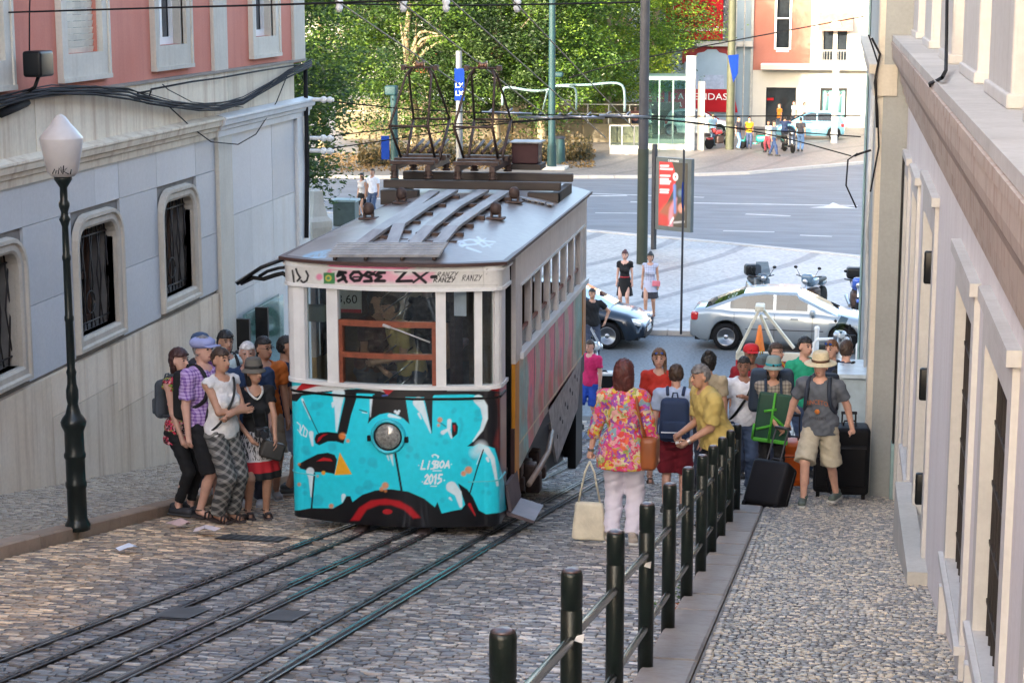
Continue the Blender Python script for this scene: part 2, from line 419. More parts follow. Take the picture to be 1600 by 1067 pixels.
setts(pave_l, -8.24, KL-.17, 9.0, 36.5, .065, .048, .10, pal_l, sett_lime, sett_obj_mat('pavement_sett_warm', (.34,.28,.21), (.25,.21,.16), (.42,.35,.27), .5), .01)
pal_r = np.array([(.15,.155,.165),(.22,.22,.22),(.50,.44,.35),(.12,.12,.125),(.58,.50,.39),(.30,.29,.27),(.42,.38,.31),(.18,.18,.185)])
setts(pave_r, KR+.17, .98, 5.0, 36.5, .044, .034, .09, pal_r, sett_lime, sett_obj_mat('pavement_sett_cool', (.21,.21,.22), (.32,.31,.29), (.56,.49,.39), .3), .02, jit=.004, gain=1.08)
# kerb stones
m_kerb_l = wall_mat('kerb_warm_stone', (.42,.30,.21), (.20,.14,.10), 2, .5, streak=False)
m_kerb_r = wall_mat('kerb_grey_stone', (.40,.36,.32), (.22,.17,.14), 2, .5, streak=False)
def kerb(parent, x0, x1, y0, y1, dz, mat):
    y = y0
    while y < y1:
        L = random.uniform(.7, 1.15); e = min(y+L-.012, y1); mb = MB()
        a = [(x0, y), (x1, y), (x1, e), (x0, e)]; c = .015; j = random.uniform(-.004, .004)
        vs = [(p[0], p[1], zg(p[1])-.05) for p in a]+[(p[0], p[1], zg(p[1])+dz-c) for p in a]
        vs += [(x0+c, y+c*.4, zg(y)+dz+j), (x1-c, y+c*.4, zg(y)+dz+j), (x1-c, e-c*.4, zg(e)+dz+j), (x0+c, e-c*.4, zg(e)+dz+j)]
        fs = [(0,1,5,4),(1,2,6,5),(2,3,7,6),(3,0,4,7),(4,5,9,8),(5,6,10,9),(6,7,11,10),(7,4,8,11),(8,9,10,11)]
        mb.add(vs, fs); mb.build('kerb_stone', mat, parent); y += L
kerb(pave_l, KL-.16, KL+.02, 2, 36, .125, m_kerb_l)
kerb(pave_r, KR-.14, KR+.15, 2, 36, .105, m_kerb_r)
# rails: two running rails of each track and two cable slots
m_rail = M('rail_steel', (.22,.23,.25), .25, .9, var=.25, scale=9)
m_rail_d = M('rail_side', (.035,.03,.028), .7, .3)
rails = thing('tram_track', 'steel tram rails and dark cable slots set in the sloping cobbled street', 'track', (-3.8, 18, zg(18)))
for i, (rx, w) in enumerate(RAILS):
    top = MB(); side = MB()
    slot = i in (1, 4)
    yy = [y for y in ys if -2 <= y <= 37]
    for a, b in zip(yy[:-1], yy[1:]):
        za, zb = zg(a)+.022, zg(b)+.022
        def q(x0, x1, d=0, mb=top): mb.add([(x0,a,za+d),(x1,a,za+d),(x1,b,zb+d),(x0,b,zb+d)], [(0,1,2,3)])
        if slot:
            q(rx-w-.012, rx-.013); q(rx+.013, rx+w+.012)
            side.add([(rx-.013,a,za-.01),(rx+.013,a,za-.01),(rx+.013,b,zb-.01),(rx-.013,b,zb-.01)], [(0,1,2,3)])
        else:
            q(rx-w, rx-.012); q(rx+.022, rx+w)
            side.add([(rx-.012,a,za-.012),(rx+.022,a,za-.012),(rx+.022,b,zb-.012),(rx-.012,b,zb-.012)], [(0,1,2,3)])
    if slot:
        o = top.build('slot_rail', M('slot_iron', (.06,.06,.065), .4, .7, var=.3), rails); side.build('slot_gap', m_rubber, o)
    else:
        o = top.build('running_rail', m_rail, rails); side.build('groove', m_rail_d, o)
# steel cover plate, drain gratings
gr = thing('drain_grating', 'long dark steel drain grating across the foot of the street', 'grating', (-3.2, 33.2, zg(33.2)))
mb = MB(); mb.bb((-5.4, 32.9, zg(33)-.02), (-1.0, 33.6, zg(33.3)+.03)); mb.build('frame', M('grate_iron', (.12,.14,.16), .4, .7), gr)
for k in range(34):
    x = -5.3+k*.13; MB().box((x, 33.25, zg(33.25)+.06), (.05, .5, .02)).build('bar', M('grate_bar', (.2,.24,.27), .35, .8), gr)
for nm, (gx, gy) in (('left', (240+0, 0)),):
    pass
def hatch(px, py, w, l, label):
    p = on_g(px, py); t = thing('manhole_cover', label, 'manhole cover', (p.x, p.y, zg(p.y)))
    mb = MB(); a, b = p.y-l/2, p.y+l/2
    mb.add([(p.x-w/2,a,zg(a)+.018),(p.x+w/2,a,zg(a)+.018),(p.x+w/2,b,zg(b)+.018),(p.x-w/2,b,zg(b)+.018)], [(0,1,2,3)])
    mb.build('plate', M('hatch_iron', (.06,.055,.05), .7, .2, bump=.3), t)
    for k in range(8):
        x = p.x-w/2+(k+.5)*w/8; mb = MB()
        mb.add([(x-.02,a+.03,zg(a+.03)+.024),(x+.02,a+.03,zg(a+.03)+.024),(x+.02,b-.03,zg(b-.03)+.024),(x-.02,b-.03,zg(b-.03)+.024)], [(0,1,2,3)])
        mb.build('rib', M('hatch_rib', (.10,.095,.09), .6, .3), t)
hatch(395, 843, .6, .4, 'rectangular iron cover in the cobbles in front of the waiting group')
hatch(285, 962, .22, .5, 'small ribbed iron cover between the cable slot and the rail on the left')
hatch(445, 966, .22, .5, 'small ribbed iron cover between the two tracks, right of the other ribbed one')
# litter
def paper(px, py, s, label, col, seed):
    r = random.Random(seed); p = on_g(px, py); vs = []
    for k in range(9):
        a = 2*math.pi*k/9; q = s*r.uniform(.55, 1); x, y = p.x+q*math.cos(a)*1.2, p.y+q*math.sin(a); vs.append((x, y, zg(y)+.035+r.uniform(0, s*.45)))
    vs.append((p.x, p.y, zg(p.y)+.05+s*.5))
    o = MB().add(vs, [(k, (k+1) % 9, 9) for k in range(9)]).build('crumpled_paper', M('litter_%d' % seed, col, .7), None)
    tag(o, label, 'litter')
paper(202, 866, .1, 'flat white paper scrap lying alone on the cobbles beside the kerb', (.75,.78,.85), 1)
paper(322, 838, .12, 'crumpled pale pink tissue at the feet of the waiting group', (.75,.62,.60), 2)
paper(283, 827, .12, 'flattened pinkish wrapper lying against the end of the left kerb', (.62,.42,.38), 3)

# plaza: side road where cars are parked, pavement island with wave inlay, avenue, far pavement
def sheet(name, pts, z, mat):
    return struct(name, MB().add([(p[0], p[1], z) for p in pts], [tuple(range(len(pts)))]), mat)
def px_sheet(name, pix, z, mat):
    return sheet(name, [on_z(x, y, z) for x, y in pix], z, mat)
m_asph = M('asphalt', (.145,.155,.17), .7, var=.2, scale=1.2, bump=.3, bscale=80, stretch=(.35,1.5,1))
m_cobble_far = M('side_road_setts', (.13,.145,.155), .6, var=.4, scale=14, bump=.5, bscale=30)
sheet('side_road', [(-60, 36.2), (60, 36.2), (60, 46.4), (-60, 46.4)], .0, m_cobble_far)
def wave_mat(name, light, dark, rough=.55):
    m = bpy.data.materials.new(name); m.use_nodes = True
    n = m.node_tree.nodes; l = m.node_tree.links; b = n['Principled BSDF']; b.inputs['Roughness'].default_value = rough
    tc = n.new('ShaderNodeTexCoord'); mp = n.new('ShaderNodeMapping'); mp.inputs['Rotation'].default_value = (0, 0, .5); mp.inputs['Scale'].default_value = (1, .8, 1)
    l.new(tc.outputs['Object'], mp.inputs[0])
    w = n.new('ShaderNodeTexWave'); w.inputs['Scale'].default_value = .11; w.inputs['Distortion'].default_value = 16; w.inputs['Detail'].default_value = 1; w.inputs['Detail Scale'].default_value = .35
    l.new(mp.outputs[0], w.inputs['Vector'])
    r = n.new('ShaderNodeValToRGB'); r.color_ramp.elements[0].position = .0; r.color_ramp.elements[0].color = tuple(dark)+(1,)
    e = r.color_ramp.elements.new(.025); e.color = tuple(dark)+(1,); r.color_ramp.elements[-1].position = .07; r.color_ramp.elements[-1].color = tuple(light)+(1,)
    l.new(w.outputs['Fac'], r.inputs[0])
    v = n.new('ShaderNodeTexVoronoi'); v.inputs['Scale'].default_value = 11; l.new(tc.outputs['Object'], v.inputs['Vector'])
    z = n.new('ShaderNodeTexNoise'); z.inputs['Scale'].default_value = .6; z.inputs['Detail'].default_value = 6; l.new(tc.outputs['Object'], z.inputs['Vector'])
    mr = n.new('ShaderNodeMapRange'); mr.inputs['To Min'].default_value = .7; mr.inputs['To Max'].default_value = 1.2; l.new(v.outputs['Color'], mr.inputs['Value'])
    m2 = n.new('ShaderNodeMapRange'); m2.inputs['To Min'].default_value = .75; m2.inputs['To Max'].default_value = 1.2; l.new(z.outputs['Fac'], m2.inputs['Value'])
    mu = n.new('ShaderNodeMath'); mu.operation = 'MULTIPLY'; l.new(mr.outputs[0], mu.inputs[0]); l.new(m2.outputs[0], mu.inputs[1])
    hv = n.new('ShaderNodeHueSaturation'); l.new(r.outputs[0], hv.inputs['Color']); l.new(mu.outputs[0], hv.inputs['Value']); l.new(hv.outputs[0], b.inputs['Base Color'])
    bp = n.new('ShaderNodeBump'); bp.inputs['Strength'].default_value = .4; bp.inputs['Distance'].default_value = .01; l.new(v.outputs['Distance'], bp.inputs['Height']); l.new(bp.outputs[0], b.inputs['Normal'])
    return m
m_wave = wave_mat('wave_pavement', (.36,.355,.34), (.21,.21,.21))
m_wave2 = wave_mat('far_pavement', (.21,.185,.16), (.15,.13,.115))
near_edge = [(-60, 74), (-30, 71.5), (-16.5, 68.9), (-8.3, 65.6), (-3.5, 63.2), (.66, 60.75), (8, 56.5), (16, 52), (28, 47.8), (40, 47.2)]
far_edge = [(-60, 80.5), (-19.9, 82.8), (-8.7, 84.9), (-4, 87.5), (.87, 93.1), (12, 106), (40, 118)]
isl = [(-60, 46.9), (40, 46.9)] + list(reversed(near_edge))
mb = MB(); n_ = len(isl); mb.add([(x, y, .09) for x, y in isl]+[(x, y, -.02) for x, y in isl], [tuple(range(n_))]+[(i, n_+i, n_+(i+1) % n_, (i+1) % n_) for i in range(n_)])
struct('pavement_island', mb, m_wave)
def kerb_line(name, pts, w, z, mat):
    mb = MB()
    for (x0, y0), (x1, y1) in zip(pts[:-1], pts[1:]):
        d = Vector((x1-x0, y1-y0, 0)); L = d.length; d.normalize(); nn = Vector((-d.y, d.x, 0))*w
        k = int(L/1.2)+1
        for i in range(k):
            a = Vector((x0, y0, 0))+d*(L*i/k+.008); b = Vector((x0, y0, 0))+d*(L*(i+1)/k-.008)
            vs = [a, b, b+nn, a+nn]
            mb.add([(v.x, v.y, -.01) for v in vs]+[(v.x, v.y, z) for v in vs], [(4,5,6,7),(0,1,5,4),(1,2,6,5),(2,3,7,6),(3,0,4,7)])
    return struct(name, mb, mat)
m_kerb_w = wall_mat('kerb_pale', (.52,.50,.47), (.35,.33,.30), 2, .4, streak=False)
kerb_line('kerb_side_road', [(-60, 46.5), (40, 46.5)], .34, .115, m_kerb_w)
kerb_line('kerb_avenue_near', [(x, y-.25) for x, y in near_edge], .36, .115, m_kerb_w)
ave = near_edge + list(reversed(far_edge))
sheet('avenue', [(x, y) for x, y in ave], .004, m_asph)
kerb_line('kerb_avenue_far', far_edge, .3, .13, m_kerb_w)
farp = far_edge + [(60, 170), (-80, 170)]
mb = MB(); n_ = len(farp); mb.add([(x, y+.2, .11) for x, y in farp], [tuple(range(n_))]); struct('pavement_far', mb, m_wave2)
m_mark = M('road_marking', (.40,.41,.41), .6, var=.25, scale=2)
def marking(p0, p1, w, label=None):
    a = on_z(*p0); b = on_z(*p1); d = (b-a).normalized(); nn = Vector((-d.y, d.x, 0))*w/2
    o = MB().add([(v.x, v.y, .009) for v in (a-nn, b-nn, b+nn, a+nn)], [(0,1,2,3)]).build('road_marking', m_mark); o['kind'] = 'structure'
for a, b, w in (((500,312),(980,306),.35), ((985,316),(1340,322),.3), ((925,303),(1100,309),.25), ((1165,335),(1235,338),.3), ((1130,361),(1210,363),.2), ((1250,368),(1300,370),.2), ((930,333),(1000,334),.2)):
    marking(a, b, w)
# painted arrow on the avenue
a = on_z(1305, 325); mb = MB(); mb.add([(a.x-1.0, a.y-.2, .01),(a.x+.9, a.y-.2, .01),(a.x+.3, a.y+.6, .01),(a.x-.1, a.y+1.8, .01),(a.x-.3, a.y+.6, .01)], [(0,1,2,3,4)])
o = mb.build('road_arrow', m_mark); o['kind'] = 'structure'

# ================================================================ LEFT BUILDING
m_marble_blue = wall_mat('blue_grey_marble', (.49,.505,.53), (.56,.55,.53), .8, .5, True, .45, 25, .06, blotch=(.54,.55,.57))
m_plinth = wall_mat('travertine_plinth', (.74,.60,.45), (.36,.22,.13), 1.1, .8, True, .6, 22, .12, blotch=(.80,.69,.56))
m_band = wall_mat('cream_band', (.80,.70,.55), (.38,.22,.13), 1.2, .8, True, .7, 22, .1)
m_pink = wall_mat('salmon_stucco', (.62,.215,.15), (.48,.16,.12), .7, .5, True, .85, 40, .2, blotch=(.68,.28,.21))
m_corner = wall_mat('pale_marble', (.66,.67,.67), (.44,.38,.30), .8, .4, True, .5, 22, .08)
LB = thing('salmon_building', 'tall salmon and stone building with barred ground floor windows left of the tram', 'building', (WL, 16, 0))
def cells(edges_a, edges_b, holes):
    for a0, a1 in zip(edges_a[:-1], edges_a[1:]):
        for b0, b1 in zip(edges_b[:-1], edges_b[1:]):
            ca, cb = (a0+a1)/2, (b0+b1)/2
            if any(h[0] < ca < h[1] and h[2] < cb < h[3] for h in holes): continue
            yield a0, a1, b0, b1
GW = [(y-.56, y+.56, 4.62, 5.82) for y in (9.6, 12.32, 15.04, 17.76, 20.48, 23.2)]      # ground floor window openings
UW = [(y-.5, y+.5, 7.75, 9.6) for y in (9.9, 12.5, 15.1, 17.7, 20.3, 23.15, 27.1)]
UW2 = [(y-.5, y+.5, z0, z0+1.9) for y in (9.9, 12.5, 15.1, 17.7, 20.3, 23.15, 27.1) for z0 in (10.4,)]
L0, L1 = -26, 29.1
# core wall
mb = MB()
ea = sorted(set([L0, L1]+[v for h in GW for v in h[:2]])); eb = [-1, 4.62, 5.82, 6.5]
for a0, a1, b0, b1 in cells(ea, eb, GW): mb.bb((WL-.4, a0, b0), (WL-.02, a1, b1))
mb.build('wall', M('wall_joint', (.22,.2,.18), .9), LB)
mb = MB(); ea = sorted(set([L0, L1]+[v for h in UW for v in h[:2]])); eb = sorted(set([7.3, 7.75, 9.6, 15]+[v for h in UW2 for v in h[2:]]))
for a0, a1, b0, b1 in cells(ea, eb, UW+UW2): mb.bb((WL-.4, a0, b0), (WL+.0, a1, b1))
mb.build('upper_wall', m_pink, LB)
mb = MB(); mb.bb((WL-46, L0, -1), (WL-3.2, L1, 15)); mb.bb((WL-3.2, 28.7, -1), (WL-.4, L1-.01, 15)); mb.bb((WL-3.2, L0, 14.7), (WL-.4, 28.7, 15)); mb.bb((WL-3.2, L0, -1), (WL-.4, L0+.3, 14.7)); mb.build('hidden_end_mass', m_corner, LB)  # unseen mass behind the facade, made deep and high to shade the square
for k, z in enumerate((6.5, 9.9)): MB().bb((WL-3.19, L0+.31, z), (WL-.41, 28.69, z+.12)).build('floor_slab', M('dark_interior', (.05,.045,.04), .9), LB)
# marble and travertine panels, each its own slab with recessed joints
pan = {}
def panel(x, y0, y1, z0, z1, mat, parent, nm='panel', g=.004, proud=.015, ztop=None, zbot=None):
    """slab; zbot may be a function of y (slabs that follow the sloping pavement)"""
    j = random.uniform(-.002, .002); g = g/2+.001
    zb0 = zbot(y0) if zbot else z0; zb1 = zbot(y1) if zbot else z0
    xi, xo = x-.03, x+proud+j
    vs = [(xi,y0+g,zb0),(xi,y1-g,zb1),(xi,y1-g,z1-g),(xi,y0+g,z1-g),(xo,y0+g,zb0+g),(xo,y1-g,zb1+g),(xo,y1-g,z1-g),(xo,y0+g,z1-g)]
    if x > 0: vs = [(2*x-v[0], v[1], v[2]) for v in vs]
    MB().add(vs, [(0,1,2,3),(7,6,5,4),(4,5,1,0),(5,6,2,1),(6,7,3,2),(7,4,0,3)]).build(nm, mat, parent)
eb = [4.38, 5.1, 5.82, 6.02, 6.5]; FR = [(h[0]-.17, h[1]+.17, 4.42, 6.04) for h in GW]
ea = [8.2]
for f in FR: ea += [f[0], (f[0]+f[1])/2, f[1]]
ea += [24.72]; ea = sorted(ea)
for a0, a1, b0, b1 in cells(ea, [4.38, 4.42, 5.2, 6.04, 6.5] , FR):
    if b1-b0 < .1: continue
    panel(WL, a0, a1, b0, b1, m_marble_blue, LB)
yy = [5.5, 7.4, 8.9, 10.7, 12.3, 14.0, 15.6, 17.3, 19.0, 20.9, 22.4, 23.9, 24.72]
for a0, a1 in zip(yy[:-1], yy[1:]):
    split = zg(a0)+.1+.75
    zs = split if split < 4.1 else None
    if zs:
        panel(WL, a0, a1, 0, zs, m_plinth, LB, zbot=lambda y: zg(y)+.02, proud=.035)
        t = [a0, (a0+a1)/2, a1]
        if 4.38-zs > 1.1: t = [a0, a1]
        for b0, b1 in zip(t[:-1], t[1:]): panel(WL, b0, b1, zs, 4.38, m_plinth, LB, proud=.03)
    else: panel(WL, a0, a1, 0, 4.38, m_plinth, LB, zbot=lambda y: zg(y)+.02, proud=.03)
# bay beyond the pilaster: pale marble to the ground
yb = [25.32, 26.3, 27.35, 28.55]; zb = [1.2, 2.15, 3.2, 4.25, 5.35, 6.5]
for a0, a1, b0, b1 in cells(yb, zb, []): panel(WL, a0, a1, b0, b1, m_corner if (b1 < 6) else m_marble_blue, LB)
# pilasters
for a0, a1, nm in ((24.73, 25.31, 'pilaster'), (28.56, 29.16, 'corner_pilaster')):
    MB().bbox_bev((WL-.1, a0, .2), (WL+.07, a1, 6.49), .01).build(nm, m_stone_light if a0 < 26 else m_corner, LB)
    MB().bbox_bev((WL-.1, a0, 7.34), (WL+.05, a1, 14.9), .01).build(nm, m_stone_light, LB)
# cream band and moulded string course
ya = [5.5, 8.4, 11.0, 13.6, 16.2, 18.9, 21.6, 24.72, 25.32, 28.55]
for a0, a1 in zip(ya[:-1], ya[1:]): panel(WL, a0, a1, 6.74, 7.33, m_band, LB, proud=.03)
mb = MB(); prof = [(0,6.48),(.05,6.48),(.06,6.56),(.09,6.575),(.10,6.62),(.14,6.64),(.155,6.70),(.17,6.72),(.17,6.745),(.03,6.78),(0,6.78)]
def run(mb, prof, x, y0, y1, sgn=1):
    n = len(prof); vs = [(x+sgn*a, y0, z) for a, z in prof]+[(x+sgn*a, y1, z) for a, z in prof]
    mb.add(vs, [(i, i+1, n+i+1, n+i) for i in range(n-1)]+[tuple(range(n)), tuple(reversed(range(n, 2*n)))])
run(mb, prof, WL, 5.5, 24.70); mb.build('cornice', m_band, LB)
mb = MB(); run(mb, [(a+.03, z) for a, z in prof], WL, 24.7, 29.2); mb.build('cornice', m_corner, LB)
mb = MB(); mb.bb((WL-.05, 5.5, 7.325), (WL+.06, 29.15, 7.36)); mb.build('ledge', M('ledge_lead', (.2,.17,.15), .7), LB)
# barred windows with round-shouldered stone frames
m_wood = M('brown_shutter', (.10,.05,.03), .6, var=.4, scale=3, stretch=(1,6,.5))
m_iron = M('wrought_iron', (.035,.03,.028), .6, .3)
def round_frame(h, r, w, n=5):
    y0, y1, z0, z1 = h[0]-w, h[1]+w, h[2]-w, h[3]+w; R = r+w
    pts = [(y0, z0), (y1, z0)]
    for k in range(n+1):
        a = math.pi/2*k/n; pts.append((y1-R+R*math.cos(a), z1-R+R*math.sin(a)))
    for k in range(n+1):
        a = math.pi/2+math.pi/2*k/n; pts.append((y0+R+R*math.cos(a), z1-R+R*math.sin(a)))
    return pts
for h in GW[1:]:
    loops = [(round_frame(h, .2, .0), -.12), (round_frame(h, .2, .0), .03), (round_frame(h, .2, .03), .05), (round_frame(h, .2, .09), .05), (round_frame(h, .2, .11), .075), (round_frame(h, .2, .15), .075), (round_frame(h, .2, .17), .0)]
    mb = MB(); n = len(loops[0][0]); vs = []
    for p, d in loops: vs += [(WL+d, y, z) for y, z in p]
    fs = [(i*n+k, i*n+(k+1) % n, (i+1)*n+(k+1) % n, (i+1)*n+k) for i in range(len(loops)-1) for k in range(n)]
    mb.add(vs, fs); w = mb.build('window', m_stone, LB)
    # corner infill above round shoulders
    MB().bb((WL-.39, h[0]-.02, h[2]-.02), (WL-.36, h[1]+.02, h[3]+.02)).build('pane', m_darkglass, w)
    for k in range(2):
        y0 = h[0]+.03+k*.53; mb = MB(); mb.bb((WL-.34, y0, h[2]+.02), (WL-.28, y0+.5, h[2]+.1)); mb.bb((WL-.34, y0, h[3]-.1), (WL-.28, y0+.5, h[3]-.02))
        mb.bb((WL-.34, y0, h[2]+.1), (WL-.28, y0+.08, h[3]-.1)); mb.bb((WL-.34, y0+.42, h[2]+.1), (WL-.28, y0+.5, h[3]-.1)); mb.bb((WL-.34, y0+.08, 5.15), (WL-.3, y0+.42, 5.22)); mb.build('shutter', m_wood, w)
    g = MB()
    for k in range(5):
        y = h[0]+.08+k*.24
        g.tube([(WL-.09, y, h[2]+.02), (WL-.09, y+.1, (h[2]+h[3])/2), (WL-.09, y, h[3]-.04)], .011, 5)
        g.tube([(WL-.09, y+.12, h[2]+.02), (WL-.09, y-.02, (h[2]+h[3])/2), (WL-.09, y+.12, h[3]-.04)], .009, 5)
    g.tube([(WL-.09, h[0], h[2]+.1), (WL-.09, h[1], h[2]+.1)], .012, 5); g.tube([(WL-.09, h[0], h[3]-.12), (WL-.09, h[1], h[3]-.12)], .012, 5)
    g.tube([(WL-.09, (h[0]+h[1])/2+.13*math.cos(a), h[2]+.32+.13*math.sin(a)) for a in [i*.6 for i in range(11)]], .009, 5)
    g.build('grille', m_iron, w)
# upper windows: painted stone frames, recessed casement or blinds
for i, h in enumerate(UW[1:]+[q for q in UW2 if q[0] > 11]):
    w_ = .2; fm = MB(); o = 0.05
    fm.bb((WL-.02, h[0]-w_, h[2]-.3), (WL+o, h[0], h[3]+w_)); fm.bb((WL-.02, h[1], h[2]-.3), (WL+o, h[1]+w_, h[3]+w_)); fm.bb((WL-.02, h[0], h[3]), (WL+o, h[1], h[3]+w_)); fm.bb((WL-.02, h[0], h[2]-.3), (WL+o, h[1], h[2]-.0))
    fm.bb((WL+o, h[0]-w_, h[2]-.3), (WL+o+.03, h[1]+w_, h[2]-.25)); fm.bb((WL+o, h[0]-w_, h[2]-.25), (WL+o+.02, h[0]-w_+.05, h[3]+w_)); fm.bb((WL+o, h[1]+w_-.05, h[2]-.25), (WL+o+.02, h[1]+w_, h[3]+w_))
    w = fm.build('window', m_stone_light, LB)
    MB().bb((WL-.20, h[0]-.01, h[2]-.01), (WL-.18, h[1]+.01, h[3]+.01)).build('pane', m_darkglass, w)
    s = MB(); s.bb((WL-.17, h[0], h[2]), (WL-.12, h[0]+.07, h[3])); s.bb((WL-.17, h[1]-.07, h[2]), (WL-.12, h[1], h[3])); s.bb((WL-.17, h[0]+.07, h[2]), (WL-.12, h[1]-.07, h[2]+.09)); s.bb((WL-.17, (h[0]+h[1])/2-.04, h[2]+.09), (WL-.11, (h[0]+h[1])/2+.04, h[3])); s.bb((WL-.17, h[0]+.07, h[2]+.62), (WL-.13, h[1]-.07, h[2]+.67)); s.build('casement', m_white, w)
    if 19 < h[0] < 21 and h[2] < 8:
        for k in range(26):
            z = h[2]+.03+k*.07; MB().box((WL-.07, (h[0]+h[1])/2, z), (.012, .99, .066), ry=.25).build('slat', M('blind_slat', (.66,.62,.52), .6), w)
    else:
        for sg, y in ((0, h[0]+.02), (1, h[1]-.02)): MB().bb((WL-.16, y-.02, h[2]), (WL-.02, y+.02, h[3])).build('shutter', m_stone_light, w)
MB().bb((WL-46.3, L0-.3, 15), (WL+.3, L1+.3, 15.3)).build('roof', M('clay_roof', (.35,.13,.08), .8), LB)
# far end facade (faces the plaza) simple pilaster and drain
pts = [on_x(477, 100, WL+.1)+Vector((.0,0,0)), on_x(478.5, 180, WL+.12), on_x(480, 260, WL+.1), on_x(479, 372, WL+.1)]
t = tag(MB().tube(pts, .035, 8).build('drainpipe', m_cable), 'black vertical pipe running down the corner of the salmon building', 'pipe')
# bundle of cables on the facade
CBL = thing('cable_bundle', 'sagging bundle of black cables along the cream band of the salmon building', 'cables', tuple(on_x(150, 145, WL+.1)))
base_pts = [(-30,162),(0,158),(40,148),(80,142),(150,141),(200,146),(230,155),(270,164),(310,167),(345,166),(380,158),(420,135),(450,115),(487,98)]
for k in range(9):
    off = [(k-4)*2.4+math.sin(i*1.7+k*2.3)*3.2 for i in range(len(base_pts))]
    fac = [1.0 if x < 300 else 1.0+.2*(x-300)/100 for x, _ in base_pts]
    pts = [on_x(x, y+o*(.7 if x < 260 else .5), WL+.10+.012*k) for (x, y), o in zip(base_pts, off)]
    MB().tube(pts, (.007+.003*(k % 3)), 6).build('cable', m_cable if k % 3 else M('grey_cable', (.05,.05,.055), .8, spec=.15), CBL)
for path, r in (([(236,140),(300,128),(345,122),(400,112),(487,98)], .012), ([(215,146),(236,142),(232,155),(215,152)], .012), ([(262,165),(300,200),(330,222),(372,226),(400,210),(432,160),(450,115)], .008), ([(254,132),(262,140),(300,160),(380,168)], .006), ([(0,178),(20,170),(42,160)], .045)):
    MB().tube([on_x(x, y, WL+.12) for x, y in path], r, 6).build('cable', m_cable, CBL)
MB().tube([on_x(x, y, WL+.1) for x, y in ((47,-20),(46,30),(46,85))], .008, 5).build('cable', m_cable, CBL)
# flood lamp on the pink wall
p = on_x(60, 103, WL+.25); fl = thing('floodlight', 'small black floodlight fixed on the pink wall above the cables', 'floodlight', tuple(p))
MB().rbox(p+Vector((0,0,.02)), (.2,.34,.26), .03, 2).build('housing', m_black, fl); MB().tube([p+Vector((-.2,0,-.3)), p+Vector((-.05,0,-.22)), p+Vector((0,0,-.1))], .02, 6).build('bracket', m_black, fl)
# glass notice case + two dark posts in front
a, b = on_x(380, 487, WL+.1), on_x(437, 453, WL+.1); c = on_x(437, 565, WL+.1)
nc = thing('notice_case', 'greenish glass panel on posts against the wall behind the waiting group', 'display case', (a.x, a.y, zg(a.y)))
MB().add([(WL+.09, a.y, zg(a.y)+1.0), (WL+.09, b.y, zg(b.y)+1.0), (WL+.09, b.y, 3.96), (WL+.09, a.y, 3.94)], [(0,1,2,3)]).build('back_panel', M('case_back', (.16,.24,.22), .3, var=.4, scale=3), nc)
MB().bb((WL+.14, a.y, zg(a.y)+.9), (WL+.155, b.y, 3.95)).build('glass', g_green, nc)
for (px_, pyt) in ((380, 498), (409, 480)):
    q = on_x(px_, pyt, WL+.35); MB().bb((q.x-.09, q.y-.03, zg(q.y)+.08), (q.x+.09, q.y+.03, q.z)).build('post', m_black, nc)
# stone foot of the building corner seen right of the wall
p = Vector((-8.0, 31.5, 0)); pd = thing('stone_pedestal', 'moulded pale stone pedestal standing just past the corner of the salmon building', 'pedestal', (p.x, p.y, 0))
pp = on_y(505, 345, 31.2)
MB().lathe([(.26,0),(.26,.2),(.2,.3),(.2,1.9),(.22,1.95),(.28,2.1),(.28,2.2),(.2,2.28),(.14,2.5),(.12,2.7),(0,2.75)], (pp.x-.12, 31.2, pp.z-2.2), 4, smooth=False).build('pillar', m_stone_light, pd)

# ================================================================ RIGHT BUILDING
m_rw = wall_mat('pinkish_render', (.74,.72,.74), (.46,.42,.41), .9, .4, True, .8, 30, .15, blotch=(.80,.79,.80))
m_rs = wall_mat('grey_stone_frame', (.62,.62,.61), (.42,.40,.37), 1.2, .45, True, .7, 25, .15)
m_rc = wall_mat('cornice_stone', (.50,.42,.36), (.24,.12,.08), 1.3, .75, True, .75, 22, .2)
RB = thing('grey_building', 'tall pale stone building with a heavy cornice along the right pavement', 'building', (WR, 14, 0))
R0, R1 = -26, 22.3
#  openings (y0,y1,z0,z1): tall windows, a door with a step, a shop front
def zr(y): return zg(y)+.1
RW = [(2.6,4.2,5.9,7.0), (5.4,6.9,5.6,6.95), (8.05,9.35,5.35,6.8), (10.35,11.75,5.0,6.72), (14.9,16.6,zr(15.8)+.18,6.62), (18.2,19.3,3.9,6.5), (20.75,21.6,2.95,6.45)]
ea = sorted(set([R0, R1]+[v for h in RW for v in h[:2]])); eb = sorted(set([-1, 7.2]+[v for h in RW for v in h[2:]]))
mb = MB()
for a0, a1, b0, b1 in cells(ea, eb, RW): mb.bb((WR, a0, b0), (WR+.4, a1, b1))
mb.build('wall', m_rw, RB)
mb = MB(); mb.bb((WR+3.2, R0, -1), (WR+13, R1, 11.5)); mb.bb((WR+.4, 22.0, -1), (WR+3.2, R1-.01, 11.5)); mb.bb((WR+.4, R0, 11.2), (WR+3.2, 22, 11.5)); mb.bb((WR+.4, R0, -1), (WR+3.2, R0+.3, 11.2)); mb.build('hidden_end_mass', m_rw, RB)
mb = MB(); mb.bb((WR+.4, R0, 7.3), (WR+3.2, 22, 7.42)); mb.build('floor_slab', MATS['dark_interior'], RB)
